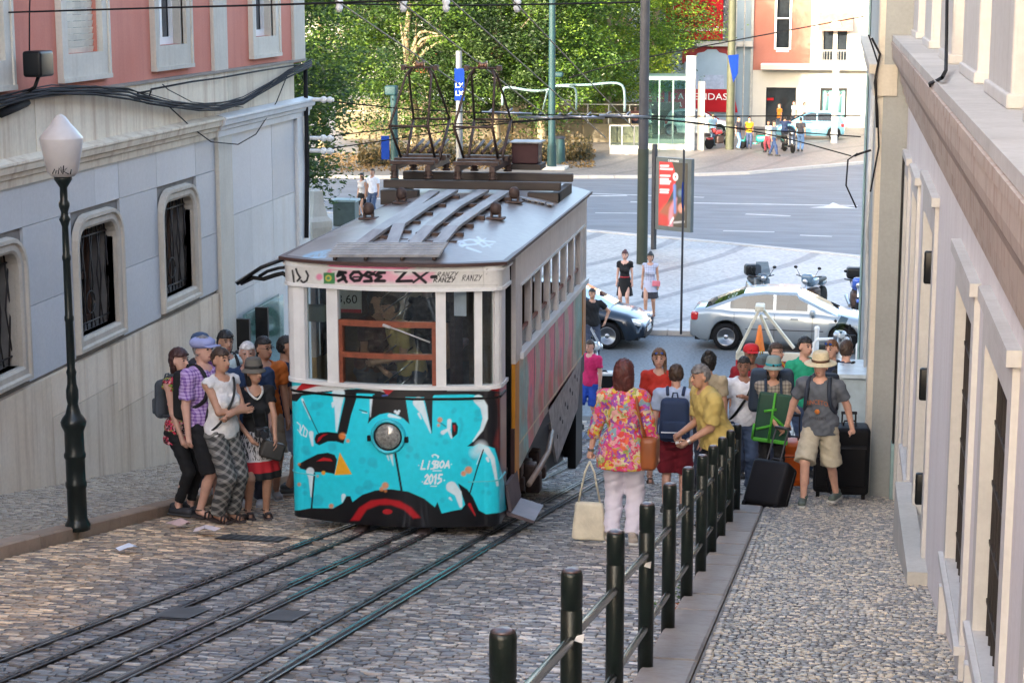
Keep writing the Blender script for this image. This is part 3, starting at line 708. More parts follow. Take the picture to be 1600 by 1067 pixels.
for i, h in enumerate(RW):
    h0_ = h; h = (h[0]+.004, h[1]-.004, h[2]+.004, h[3]-.004); f = MB(); w = .18 if i != 4 else .24; o = .03
    sill = h[2]-.22
    f.bb((WR-o, h[0]-w, sill if i != 4 else zr(h[0])-.05), (WR+.1, h[0], h[3]+w)); f.bb((WR-o, h[1], sill if i != 4 else zr(h[1])-.05), (WR+.1, h[1]+w, h[3]+w)); f.bb((WR-o, h[0], h[3]), (WR+.1, h[1], h[3]+w))
    f.bb((WR-o-.03, h[0]-w-.03, h[3]+w), (WR+.1, h[1]+w+.04, h[3]+w+.07))
    if i not in (4, 6):
        f.bb((WR-o, h[0], sill), (WR+.1, h[1], h[2])); f.bb((WR-o-.03, h[0]-w-.02, h[2]-.07), (WR-.0, h[1]+w+.03, h[2]-.02))
        f.bb((WR-o-.02, h[0]-w, sill-.5), (WR+.05, h[0]-w+.08, sill)); f.bb((WR-o-.02, h[1]+w-.08, sill-.5), (WR+.05, h[1]+w, sill)); f.bb((WR-o-.02, h[0]-w, sill-.58), (WR+.05, h[1]+w, sill-.5))
    else: f.bb((WR+.02, h[0], h[2]-.18), (WR+.38, h[1], h[2]))
    win = f.build('window' if i != 4 else 'door', m_rs, RB)
    if i == 4:
        for k in range(2):
            y0 = h[0]+k*.85; MB().bb((WR+.2, y0+.01, h[2]), (WR+.26, y0+.84, h[3]-.02)).build('door_leaf', M('green_grey_door', (.30,.33,.29), .6), win)
        for z in (4.5, 5.36, 6.3):
            MB().rbox((WR+.0, 15.35, z), (.13, .07, .26), .015, 1).build('hinge', m_black, win)
    else:
        MB().bb((WR+.075, h[0]+.001, h[2]+.001), (WR+.09, h[1]-.001, h[3]-.001)).build('pane', m_darkglass, win)
        g = MB(); nb = max(3, int((h[1]-h[0])/.13))
        for k in range(nb): y = h[0]+(k+.5)*(h[1]-h[0])/nb; g.cyl((WR+.04, y, h[2]), (WR+.04, y, h[3]), .01, n=5)
        for z in np.arange(h[2]+.15, h[3], .3):
            g.bb((WR+.03, h[0], z), (WR+.05, h[1], z+.02))
        g.build('grille', m_iron, win)
# doorstep
mb = MB(); y0, y1 = 14.2, 17.6; ztop = zr(14.2)+.10
MB().add([(.60,y0,zr(y0)-.3),(.75,y0,zr(y0)-.3),(.75,y1,zr(y1)-.3),(.60,y1,zr(y1)-.3),(.60,y0,ztop),(.75,y0,ztop),(.75,y1,ztop-.18),(.60,y1,ztop-.18)], [(0,1,5,4),(1,2,6,5),(2,3,7,6),(3,0,4,7),(4,5,6,7)]).build('doorstep', wall_mat('step_stone', (.55,.54,.50), (.4,.37,.33), 2, .4, False), RB)
# cornice
prof = [(0,7.18),(.035,7.2),(.04,7.27),(.065,7.29),(.07,7.37),(.10,7.41),(.105,7.5),(.14,7.58),(.19,7.66),(.2,7.72),(.2,7.8),(.21,7.81),(.21,7.86),(0,7.9)]
mb = MB(); n = len(prof); 
segs = [R0, 5.2, 7.4, 9.6, 11.9, 14.2, 16.6, 19.3, 22.3]
for a0, a1 in zip(segs[:-1], segs[1:]):
    mb = MB(); run(mb, prof, WR, a0+.003, a1-.003, -1); mb.build('cornice', m_rc, RB)
for a0, a1 in zip(segs[:-1], segs[1:]): MB().bb((WR-.2, a0+.004, 7.87), (WR+.3, a1-.004, 7.93)).build('ledge', wall_mat('ledge_stone_%d' % int(a0+30), (.56,.55,.53), (.38,.35,.32), 2, .4, False), RB)
# upper storey: piers and recessed windows standing on the ledge
piers = [(3.9,5.6),(6.5,8.3),(9.2,10.6),(11.5,12.9),(14.3,15.7),(17.7,19.1),(20.9,22.25)]
mb = MB(); mb.bb((WR+.35, R0, 7.9), (WR+.42, 22.2, 11.5)); mb.build('upper_wall', m_rw, RB)
for a0, a1 in piers:
    mb = MB(); mb.bbox_bev((WR+.02, a0, 7.93), (WR+.36, a1, 11.4), .02); mb.bbox_bev((WR+.0, a0-.03, 7.93), (WR+.36, a1+.03, 8.0), .01); mb.build('pier', m_rs, RB)
ends = [(R0, 4.25)]+piers+[(22.2, 22.3)]
for (a0, a1), (b0, b1) in zip(piers[:-1], piers[1:]):
    y0, y1 = a1+.12, b0-.12
    for zz in (8.35,):
        f = MB(); f.bb((WR+.1, y0-.2, zz-.4), (WR+.34, y0, zz+2.4)); f.bb((WR+.1, y1, zz-.4), (WR+.34, y1+.2, zz+2.4)); f.bb((WR+.1, y0, zz-.4), (WR+.34, y1, zz)); f.bb((WR+.1, y0, zz+2.2), (WR+.34, y1, zz+2.4))
        w = f.build('window', m_rs, RB); MB().bb((WR+.27, y0, zz), (WR+.29, y1, zz+2.2)).build('pane', m_darkglass, w)
        MB().bb((WR+.2, (y0+y1)/2-.04, zz), (WR+.26, (y0+y1)/2+.04, zz+2.2)).build('frame', m_white, w)
MB().bb((WR-.4, R0-.3, 11.5), (WR+13.3, 22.32, 11.8)).build('roof', MATS['clay_roof'], RB)
# projecting corner block and the next facade down the street
NB = thing('cream_building', 'narrow cream facade edge beyond the corner of the grey building on the right', 'building', (.5, 28, 0))
mb = MB(); mb.bb((.47, 22.32, -1), (9, 35.0, 11)); mb.build('wall', wall_mat('cream_render', (.36,.38,.38), (.28,.28,.27), 1, .4), NB)
MB().bbox_bev((.40, 22.35, zr(22.4)-.2), (.62, 22.95, 11), .015).build('pilaster', m_stone_light, NB)
MB().bbox_bev((.37, 22.33, zr(22.4)-.2), (.60, 23.0, zr(22.4)+.75), .015).build('plinth', m_stone_light, NB)
mb = MB(); mb.bb((.36, 22.3, 7.25), (.62, 35.2, 7.5)); mb.bb((.30, 22.3, 7.5), (.62, 35.3, 7.6)); mb.build('cornice', m_stone_light, NB)
MB().bbox_bev((.43, 34.2, -1), (.46, 35.1, 11), .01).build('corner_strip', M('teal_strip', (.22,.33,.33), .6), NB)
for k, x in enumerate((.40, .395)): MB().tube([(x-.01*k, 24.2+k*.5, 7.2), (x-.03, 24.2+k*.5, 5.5), (x, 24.25+k*.5, 4.6), (x, 24.2+k*.5, 2.6)], .02, 6).build('pipe', M('pvc_pipe', (.45,.47,.48), .5), NB)
CR = thing('wall_cable', 'loose black cable looping down over the cornice of the grey building', 'cable', tuple(on_x(1478, 60, WR)))
MB().tube([on_x(1480, -20, WR-.02), on_x(1479, 60, WR-.03), on_x(1478, 110, WR-.1), on_x(1472, 122, WR-.18), on_x(1453, 131, WR-.21), on_x(1456, 140, WR-.18), on_x(1470, 165, WR-.1), on_x(1475, 195, WR-.06), on_x(1481, 210, WR-.03)], .012, 6).build('cable', m_cable, CR)
CB = thing('cable_tangle', 'dark tangle of wires hanging from a bracket at the edge of the cream facade', 'cable', (.4, 26, 5.5))
for k, path in enumerate(([(1357,55),(1364,75),(1372,100),(1366,130),(1371,170),(1373,230),(1360,300)], [(1362,60),(1375,85),(1368,120),(1370,200)], [(1340,240),(1325,250),(1322,290),(1338,325)], [(1361,235),(1345,240),(1335,244)])):
    MB().tube([on_y(x, y, 22.25) for x, y in path], .010+.004*(k % 2), 5).build('wire', m_cable, CB)
MB().bb((.70, 21.95, 2.9), (.76, 22.1, 6.6)).build('dark_gap_strip', m_black, RB); MB().bb((.69, 21.9, 2.65), (.765, 22.12, 3.3)).build('kick_plate', M('teal_strip', (.22,.33,.33)), RB)  # black strip put in for the dark vertical gap, green plate below
# utility cabinet at the corner
uc = thing('utility_cabinet', 'pale blue grey cabinet standing against the wall behind the black suitcases', 'cabinet', (.3, 24.2, zr(24.2)))
MB().rbox((.27, 24.2, zr(24.2)+.72), (.36, .9, 1.5), .02, 1, smooth=False).build('body', M('cabinet_paint', (.40,.50,.56), .45), uc)
MB().bb((.06, 23.7, zr(24.2)+1.47), (.47, 24.7, zr(24.2)+1.52)).build('lid', M('cabinet_lid', (.50,.60,.66), .4), uc)
MB().bb((.075, 23.73, zr(24.2)+.15), (.09, 24.1, zr(24.2)+1.35)).build('door', M('cabinet_door', (.36,.46,.52), .4), uc)
# ================================================================ TRAM
TX, TY = -4.0, 17.0
TR = thing('funicular_tram', 'graffiti covered white and cyan funicular tram standing on the sloping cobbled street', 'tram', (TX, TY+3, zg(TY+3)))
HB, HW = .99, 1.0
Z0, ZS, ZF, ZR = 3.56, 4.86, 5.80, 6.03       # bottom of apron, window sill, underside of fascia, roof edge
YF, YE = 17.0, 22.9
def front_y(x, bow=.25):                      # plan curve of the cab front (x measured from the tram's middle)
    t = min(1, abs(x)/HB); return YF - bow*(1-t**2.2)
def smooth(d, w): return np.clip(.5-d/w, 0, 1)
class Canvas:
    """colours for a set of surface points given in drawing units"""
    def __init__(s, X, Y, bg): s.X = X; s.Y = Y; s.c = np.tile(np.array(bg, float), (len(X), 1))
    def put(s, a, col): s.c = s.c*(1-a[:, None])+np.array(col, float)*a[:, None]; return s
    def seg(s, p, q, r0=0, r1=0):
        px, py = s.X-p[0], s.Y-p[1]; dx, dy = q[0]-p[0], q[1]-p[1]; L = dx*dx+dy*dy+1e-9
        t = np.clip((px*dx+py*dy)/L, 0, 1); return np.hypot(px-t*dx, py-t*dy)-(r0+(r1-r0)*t)
    def poly(s, pts, col, soft=4, op=1):
        d = np.full(len(s.X), 1e9); ins = np.zeros(len(s.X), bool); n = len(pts)
        for i in range(n):
            p, q = pts[i], pts[(i+1) % n]; d = np.minimum(d, s.seg(p, q))
            if p[1] != q[1]:
                c = ((p[1] > s.Y) != (q[1] > s.Y)) & (s.X < (q[0]-p[0])*(s.Y-p[1])/(q[1]-p[1])+p[0]); ins ^= c
        return s.put(smooth(np.where(ins, -d, d), soft)*op, col)
    def line(s, pts, w0, col, w1=None, soft=4, op=1):
        w1 = w0 if w1 is None else w1; d = np.full(len(s.X), 1e9); n = len(pts)-1
        for i in range(n): d = np.minimum(d, s.seg(pts[i], pts[i+1], (w0+(w1-w0)*i/n)/2, (w0+(w1-w0)*(i+1)/n)/2))
        return s.put(smooth(d, soft)*op, col)
    def dot(s, x, y, r, col, soft=6, op=1, ry=None):
        return s.put(smooth((np.hypot((s.X-x), (s.Y-y)*(r/(ry or r)))-r), soft)*op, col)
    def rect(s, x0, y0, x1, y1, col, soft=2, op=1): return s.poly([(x0,y0),(x1,y0),(x1,y1),(x0,y1)], col, soft, op)
    GL = {'L': [[(0,0),(0,1),(.6,1)]], 'i': [[(.3,.35),(.3,1)],[(.3,.08),(.3,.12)]], 'S': [[(.7,.1),(.2,.05),(.05,.3),(.6,.6),(.6,.9),(.05,1)]],
          'B': [[(0,0),(0,1),(.5,1),(.6,.75),(.1,.5),(.5,.45),(.55,.1),(0,0)]], 'O': [[(.3,0),(0,.3),(0,.7),(.3,1),(.6,.7),(.6,.3),(.3,0)]],
          'A': [[(0,1),(.35,0),(.7,1)],[(.1,.65),(.6,.65)]], '2': [[(0,.25),(.3,0),(.6,.25),(0,1),(.65,1)]], '0': [[(.3,0),(0,.3),(0,.7),(.3,1),(.6,.7),(.6,.3),(.3,0)]],
          '1': [[(.1,.25),(.35,0),(.35,1)]], '5': [[(.6,0),(.1,0),(.05,.45),(.5,.45),(.6,.75),(.05,1)]], '-': [[(.05,.55),(.5,.55)]], 'N': [[(0,1),(0,0),(.6,1),(.6,0)]],
          'R': [[(0,1),(0,.1),(.5,0),(.6,.3),(.1,.5),(.65,1)]], 'E': [[(.6,.1),(.15,0),(.1,.45),(.5,.5),(.1,.5),(0,.95),(.6,1)]], 'Z': [[(0,.05),(.7,0),(0,1),(.7,.95)]], 'X': [[(0,0),(.7,1)],[(.7,0),(0,1)]],
          'Y': [[(0,0),(.3,.5)],[(.65,0),(.15,1)]], '8': [[(.3,.45),(.05,.2),(.3,0),(.55,.2),(.3,.45),(0,.75),(.3,1),(.6,.75),(.3,.45)]], '7': [[(0,0),(.6,0),(.2,1)]], 'e': [[(.05,.55),(.55,.5),(.3,.2),(0,.5),(.2,1),(.6,.85)]],
          'P': [[(0,1),(0,0),(.5,.05),(.5,.4),(0,.5)]], 'K': [[(0,0),(0,1)],[(.6,0),(.05,.5),(.65,1)]], 'C': [[(.6,.1),(.1,.1),(0,.6),(.2,1),(.6,.9)]], 'D': [[(0,0),(0,1),(.5,.8),(.6,.4),(.4,.05),(0,0)]], 'M': [[(0,1),(.1,0),(.35,.6),(.6,0),(.7,1)]], 'T': [[(0,0),(.7,0)],[(.35,0),(.35,1)]], 'U': [[(0,0),(.05,.9),(.5,1),(.6,0)]], 'G': [[(.6,.1),(.1,.1),(0,.6),(.2,1),(.6,.9),(.6,.5),(.35,.5)]], ' ': []}
    def text(s, t, x, y, h, w, gap, lw, col, slant=0, rot=0, soft=3):
        for ch in t:
            for st in s.GL.get(ch, []):
                s.line([(x+p[0]*w-slant*p[1]*h+0, y+p[1]*h+(p[0]*w+x)*0) for p in st], lw, col, soft=soft)
            x += w*.7+gap
        return s
CY, BK, WH, RD, OR = (.015,.66,.80), (.006,.006,.008), (.72,.84,.88), (.44,.010,.016), (.75,.24,.05)
CY2 = (.02,.46,.60)
def apron_paint(px, py):
    X = (px-440)*4.4444; Y = (py-590)*4.4444
    c = Canvas(X, Y, CY)
    for x, y, r in ((235,195,30),(270,190,20),(253,250,14),(210,210,16),(1365,245,26),(1350,290,18),(1380,290,14),(1200,225,18),(1190,240,12),(890,495,24),(935,545,20),(875,545,14),(560,575,24),(630,585,34),(650,610,20),(590,650,14),(1138,445,20),(1075,460,14),(1105,400,16),(1270,580,24),(1335,555,20),(1300,600,22),(1425,740,18),(1440,800,18),(1400,790,14),(165,500,30),(180,520,20),(155,750,20),(160,800,16),(540,780,30),(600,745,36),(1115,850,18),(350,480,30),(250,850,40)): c.dot(x, y, r, CY2, 12, .55)
    c.line([(1240,285),(1255,330),(1235,410)], 26, CY2, 14, 10, .5); c.line([(560,770),(620,740),(690,750)], 22, CY2, 10, 10, .4)
    # black contours
    c.poly([(60,105),(330,84),(520,80),(1540,75),(1560,120),(1500,135),(1300,116),(1060,120),(1045,135),(640,135),(645,112),(520,108),(512,140),(440,130),(440,96),(350,98),(140,126),(105,165),(60,160)], BK)
    c.poly([(438,90),(520,84),(518,150),(482,260),(452,392),(388,386),(412,270),(440,150)], BK)
    c.poly([(632,118),(857,118),(888,322),(845,283),(795,255),(740,243),(680,255),(630,285),(598,320)], BK)
    c.poly([(985,118),(1050,118),(1044,388),(1030,330)], BK)
    c.poly([(1330,100),(1600,60),(1600,960),(1555,880),(1545,720),(1515,600),(1480,490),(1420,470),(1370,455),(1330,476),(1288,476),(1345,430),(1400,360),(1430,285),(1425,195),(1395,130)], BK)
    c.poly([(1182,310),(1210,310),(1226,340),(1220,390),(1182,422)], BK); c.line([(1198,335),(1202,370)], 16, RD, 8)
    c.poly([(228,425),(240,395),(270,380),(320,376),(400,385),(445,405),(430,458),(380,442),(320,442),(262,468),(235,455)], BK); c.poly([(245,450),(255,415),(290,392),(325,390),(285,410),(262,440)], RD)
    c.poly([(112,602),(165,572),(250,530),(320,520),(368,535),(385,570),(368,668),(300,655),(220,655),(130,630)], BK); c.poly([(242,580),(290,552),(340,562),(358,582),(300,576)], RD); c.dot(290, 660, 14, (.7,.45,.02))
    c.poly([(404,518),(488,670),(368,675),(388,590)], (.83,.40,.02))
    # lower black band with the red arc
    c.poly([(60,925),(130,918),(200,905),(360,905),(425,868),(450,822),(478,822),(492,862),(560,812),(650,782),(760,773),(880,790),(990,838),(1065,898),(1082,862),(1112,942),(1180,925),(1250,912),(1275,880),(1226,732),(1290,775),(1330,830),(1370,920),(1420,947),(1520,935),(1600,900),(1600,1100),(60,1100)], BK)
    c.poly([(480,990),(540,900),(620,852),(720,840),(820,855),(900,900),(965,970),(915,975),(850,915),(760,882),(680,882),(590,915),(540,990)], RD, 14); c.dot(735, 929, 34, RD, ry=18); c.line([(1305,880),(1345,955)], 22, RD, 6, 6)
    # white highlights
    for pts, a, b in (([(395,110),(392,200),(382,370)], 88, 10), ([(358,180),(356,202)], 24, 14), ([(143,150),(200,290)], 16, 3), ([(950,172),(985,240),(1035,382)], 76, 5), ([(952,250),(968,285)], 16, 8), ([(1365,150),(1405,200),(1415,280),(1390,360),(1330,440)], 66, 8), ([(205,385),(215,470)], 32, 12), ([(198,650),(205,700),(206,825)], 56, 10), ([(1180,758),(1225,800),(1245,890)], 76, 24), ([(1168,835),(1182,850)], 16, 8), ([(1425,500),(1465,560),(1480,640),(1500,745)], 40, 16), ([(1428,560),(1436,580)], 22, 12), ([(430,820),(422,860)], 30, 8), ([(1165,300),(1160,360),(1180,415)], 30, 14), ([(622,145),(616,270)], 20, 5), ([(750,262),(825,280)], 26, 10), ([(760,535),(775,610)], 22, 4), ([(735,540),(745,575)], 12, 4), ([(1120,380),(1170,350)], 30, 10)):
        c.line(pts, a, WH, b, 8, .92)
    for x, y, r in ((790,235,10),(805,245,13),(815,232,9)): c.dot(x, y, r, WH)
    c.dot(1385, 480, 38, WH, 40, .8); c.dot(1345, 520, 34, WH, 40, .5)
    # spray lines and dots
    for pts, w in (([(150,165),(255,385)], 6), ([(228,665),(205,940)], 12), ([(785,500),(833,782)], 15), ([(1400,500),(1352,650),(1308,800)], 9), ([(540,222),(590,238)], 6), ([(1085,300),(1140,338)], 5)): c.line(pts, w, BK)
    c.line([(560,240),(596,246)], 5, WH); c.line([(1395,495),(1355,600)], 5, WH)
    for x, y, r in ((422,405,24),(460,438,12),(1100,292,17),(1090,330,10),(720,748,23),(695,772,15),(722,785,9),(1298,640,25),(1264,665,18),(250,683,7),(290,660,9),(122,740,12),(122,600,9),(345,890,16)): c.dot(x, y, r, OR, 12, .85)
    # handwriting
    c.line([(1050,548),(1045,538),(1065,533),(1090,545),(1085,556)], 9, WH)
    c.text('LiS', 983, 575, 58, 44, 2, 11, WH, .25); c.text('BOA', 1068, 578, 48, 44, 6, 11, WH, .2); c.line([(1050,645),(1110,645)], 6, WH); c.dot(952, 608, 4, WH); c.dot(1180, 600, 4, WH)
    c.text('2015', 1000, 672, 62, 38, 4, 12, WH, .15); c.line([(1035,752),(1075,752)], 6, WH); c.dot(978, 722, 5, WH); c.dot(1130, 712, 5, WH)
    c.line([(108,310),(130,330),(128,380),(150,330),(160,350),(150,400),(170,410),(180,370),(160,345)], 7, WH); c.line([(112,360),(140,400)], 5, WH)
    # right end: dark red fading to rust
    c.poly([(1488,120),(1600,80),(1600,640),(1530,640),(1500,500),(1475,460),(1510,330),(1508,200)], (.16,.02,.015), 30); c.poly([(1515,130),(1600,90),(1600,640),(1532,620)], (.30,.10,.03), 16)
    # belt: red flames over the sill
    c.poly([(60,60),(560,10),(700,70),(740,110),(690,95),(520,75),(330,92),(60,112)], (.66,.70,.70), 3)
    c.poly([(85,100),(140,40),(335,-10),(560,10),(548,55),(430,45),(240,60),(130,92)], RD, 5); c.poly([(600,60),(720,58),(790,45),(1060,60),(1050,88),(990,78),(860,80),(780,85),(735,125),(700,84)], RD, 5); c.poly([(700,60),(745,62),(738,80)], (.05,.12,.45), 4)
    c.poly([(1160,5),(1350,0),(1400,30),(1500,20),(1600,60),(1600,110),(1440,85),(1150,70)], RD, 5); c.poly([(1150,72),(1420,78),(1520,20),(1560,20),(1440,92),(1150,92)], WH, 5)
    c.line([(340,45),(460,35)], 8, WH, 3); c.line([(700,125),(735,120)], 8, (.05,.12,.45))
    return c.c
paint_apron = attr_mat('graffiti_enamel', .32, bump=.04, bscale=20, var=.05, coat=.3)
def painted_grid(name, f, nu, nv, paint, mat, parent, thick=None):
    """f(u,v) -> (X,Y,Z) arrays; paint(px,py) -> colours"""
    u, v = np.meshgrid(np.linspace(0, 1, nu+1), np.linspace(0, 1, nv+1)); u = u.ravel(); v = v.ravel()
    X, Y, Z = f(u, v); col = paint(X, Y, Z)
    w = nu+1; j, i = np.meshgrid(np.arange(nv), np.arange(nu), indexing='ij'); a = (j*w+i).ravel()
    return np_mesh(name, np.stack([X, Y, Z], 1), np.stack([a, a+1, a+w+1, a+w], 1), mat, parent, col=np.clip(col, 0, 1), smooth=True)
CR_ = .13
def plan(u, bow=.25, hb=HB, back=.35, off=0.0):
    """plan curve through left side, rounded corner, bowed front, right side; u 0..1 -> x,y"""
    pts = []
    for k in range(5): pts.append((-hb, YF+back*(1-k/5)))
    for k in range(7):
        a = math.pi/2*k/6; pts.append((-hb+CR_-CR_*math.cos(a), YF+.02-CR_*math.sin(a)*.9))
    for k in range(1, 24):
        x = (-hb+CR_)+(2*hb-2*CR_)*k/24; t = abs(x)/(hb-CR_); pts.append((x, YF-.10-(bow-.10)*(1-t**2)))
    for k in range(7):
        a = math.pi/2*(1-k/6); pts.append((hb-CR_+CR_*math.cos(a), YF+.02-CR_*math.sin(a)*.9))
    for k in range(1, 6): pts.append((hb, YF+back*k/5))
    P = np.array(pts); d = np.concatenate([[0], np.cumsum(np.hypot(*np.diff(P, axis=0).T))]); d /= d[-1]
    x = np.interp(u, d, P[:, 0]); y = np.interp(u, d, P[:, 1])
    if off:
        e = 1e-3; x2 = np.interp(np.minimum(u+e, 1), d, P[:, 0])-np.interp(np.maximum(u-e, 0), d, P[:, 0]); y2 = np.interp(np.minimum(u+e, 1), d, P[:, 1])-np.interp(np.maximum(u-e, 0), d, P[:, 1])
        L = np.hypot(x2, y2)+1e-9; x = x+off*y2/L; y = y-off*x2/L
    return TX+x, y
def apron_f(u, v):
    x, y = plan(u); z = Z0+(ZS+.02-Z0)*v
    return x, y-.03*np.sin(np.pi*v)*np.clip(1-abs(u-.5)*2, 0, 1), z
AP = painted_grid('front_apron', apron_f, 420, 200, lambda X, Y, Z: apron_paint(*proj_np(X, Y, Z)), paint_apron, TR)
# inner lining so the apron is not paper thin, and dark underside
def sweep(name, z0, z1, off0, mat, parent, u0=0, u1=1, n=60, thick=.03):
    u = np.linspace(u0, u1, n); x, y = plan(u, off=off0); xi, yi = plan(u, off=off0-thick)
    V = []; 
    for k in range(n): V += [(x[k], y[k], z0), (x[k], y[k], z1), (xi[k], yi[k], z1), (xi[k], yi[k], z0)]
    Q = []
    for k in range(n-1):
        a, b = 4*k, 4*k+4
        for q in range(4): Q.append((a+q, b+q, b+(q+1) % 4, a+(q+1) % 4))
    Q += [(0,1,2,3), tuple(4*(n-1)+i for i in (3,2,1,0))]
    mb = MB().add(V, Q, 0, False); return mb.build(name, mat, parent)
sweep('apron_lining', Z0+.01, ZS, -.012, m_black, TR)
sweep('apron_seam', 3.985, 3.997, .012, M('seam_cyan', (.10,.55,.62), .4), TR, .03, .97, thick=.02)
sweep('belt_moulding', 4.765, 4.785, .016, m_black, TR, .03, .97, thick=.02)
m_tramwhite = M('tram_white', (.70,.71,.70), .38, var=.10, scale=3, bump=.03)
m_tramcream = wall_mat('tram_cream_side', (.78,.72,.67), (.46,.38,.31), 2, .35, True, .45, 20, .04)
sweep('sill', ZS+.0, ZS+.035, .03, m_tramwhite, TR, .02, .98, thick=.09)
# window posts of the cab, located across the bowed front
def at_front(px, z):
    """u on the front plan curve seen at pixel column px at height z"""
    u = np.linspace(0, 1, 800); x, y = plan(u); q, _ = proj_np(x, y, np.full(800, float(z)))
    k = np.argmin(np.abs(q-px) + 0); return u[k]
for a, b in ((457, 478), (512, 529), (681, 697), (741.5, 753.5), (772, 785.5)):
    ua, ub = at_front(a, 5.3), at_front(b, 5.3)
    if a == 457: ua = .06
    if a == 772: ub = .94
    a = float(a)
    sweep('window_post', ZS+.03, ZF, .012 if a not in (457, 772) else .02, m_tramwhite, TR, ua, ub, 8, .07)
for a, b, nm in ((478, 512, 'window_pane'), (529, 681, 'window_pane'), (697, 741.5, 'window_pane'), (753.5, 772, 'window_pane')):
    sweep(nm, ZS+.03, ZF, -.03, g_clear, TR, at_front(a, 5.3), at_front(b, 5.3), 12, .008)
m_sash = M('sash_wood', (.22,.06,.03), .45, var=.3, scale=12)
ua, ub = at_front(529.5, 5.3), at_front(681, 5.3); du = (ub-ua)
zs = [on_y(605, y, 16.75).z for y in (585/4.444+380, 545/4.444+380, 805/4.444+380, 770/4.444+380)]
SA = sweep('sash', zs[0], zs[1], .002, m_sash, TR, ua, ub, 14, .05)
sweep('sash_rail', zs[2], zs[3], .002, m_sash, SA, ua, ub, 14, .05)
sweep('sash_stile', ZS+.035, zs[1], .0, m_sash, SA, ua, ua+du*.04, 3, .05); sweep('sash_stile', ZS+.035, zs[1], .0, m_sash, SA, ub-du*.04, ub, 3, .05)
# hand lettering on the lower sash rail, scratches on side panes
wp = [on_y(600, 508, 16.68), on_y(628, 518, 16.67), on_y(672, 535, 16.68)]
wi = MB().tube(wp, .008, 5).tube([wp[0]+Vector((-.01,0,.0)), wp[0]+Vector((.06,-.01,-.02))], .016, 6).build('wiper', M('wiper_grey', (.45,.45,.45), .4), TR)
# fascia with tags
def fascia_paint(X, Y, Z):
    px, py = proj_np(X, Y, Z); x = (px-440)*4.444; y = (py-380)*4.444
    c = Canvas(x, y, (.66,.66,.63)); PK = (.78,.16,.34)
    c.poly([(320,130),(960,130),(930,170),(860,185),(700,200),(560,190),(430,180),(330,190)], PK, 20, .85)
    c.poly([(420,190),(720,180),(820,230),(1000,200),(1070,190),(1040,270),(900,280),(740,270),(560,285),(400,270)], PK, 30, .55); c.dot(262, 235, 22, PK, 14, .8); c.line([(330,200),(385,262)], 30, PK, 12, 14, .8)
    c.rect(292, 205, 370, 282, (.05,.22,.08)); c.dot(325, 243, 22, (.55,.50,.08)); c.dot(325, 243, 12, (.08,.25,.12))
    def tl(pts, w=17): w *= 1.3; c.line([(p[0]*(1.0), p[1]) for p in pts], w, BK, soft=4)
    tl([(445,205),(400,200),(388,228),(420,215),(440,240),(395,262)]); tl([(425,235),(450,268)])
    tl([(478,225),(500,202),(535,200),(560,225),(540,258),(505,262),(480,240)]); tl([(500,235),(540,235)], 10)
    tl([(640,215),(600,200),(575,222),(620,240),(625,262),(575,265)]); tl([(640,205),(660,190)], 9)
    tl([(715,205),(680,198),(655,225),(690,232),(650,262),(715,262)]); tl([(600,225),(700,210)], 9)
    tl([(790,195),(870,190),(800,265),(905,262)], 16); tl([(915,200),(1000,272)], 16); tl([(1030,190),(915,272)], 12); tl([(1042,235),(1072,232)], 18)
    c.text('RANZY', 1090, 200, 34, 30, 8, 5, BK, .3); c.text('RANZY', 1062, 240, 30, 32, 8, 7, BK, .2); c.text('RANZY', 1262, 222, 38, 28, 8, 5, BK, .2)
    c.line([(100,180),(110,210),(130,240),(110,262)], 14, BK); c.line([(170,195),(185,225),(175,260),(150,275),(135,260)], 14, BK); c.line([(75,190),(88,285)], 12, BK); c.text('SV', 1420, 175, 40, 16, 2, 3, BK)
    c.line([(440,300),(1500,290)], 3, (.4,.4,.38))
    return c.c
def fascia_f(u, v):
    x, y = plan(u, off=.035); return x, y-.03*v, ZF-.01+(6.01-ZF)*v
painted_grid('fascia', fascia_f, 420, 40, fascia_paint, attr_mat('fascia_enamel', .4, bump=.04, bscale=25, var=.06), TR)
sweep('fascia_lining', ZF-.015, 6.012, .03, m_tramwhite, TR, thick=.06)
sweep('fascia_moulding', ZF-.03, ZF+.0, .05, m_tramwhite, TR, thick=.05); sweep('fascia_moulding', 5.955, 5.975, .062, m_tramwhite, TR, thick=.03)
# headlight
hp = on_y(606.5, 681.5, 16.72); 
hl = MB(); Rx = Matrix.Rotation(math.pi/2, 3, 'X')
hl.lathe([(.165,-.06),(.165,.01),(.158,.03),(.14,.035),(.132,.02),(.132,.0)], hp, 32, axis=Rx); H = hl.build('headlight', M('headlight_ring', (.03,.5,.6), .35), TR)
MB().lathe([(.131,-.01),(.131,.005),(.09,.03),(.0,.042)], hp, 28, axis=Rx).build('lens', M('headlight_lens', (.22,.22,.20), .12, var=.5, scale=40, coat=1), H)
MB().lathe([(.134,.012),(.134,.02),(.13,.02),(.13,.012)], hp, 28, axis=Rx).build('rim', M('lens_rim', (.05,.08,.10), .3), H)
for s_ in (-1, 1): MB().box(hp+Vector((.175*s_, -.02, -.02)), (.03,.03,.05)).build('clip', m_black, H)
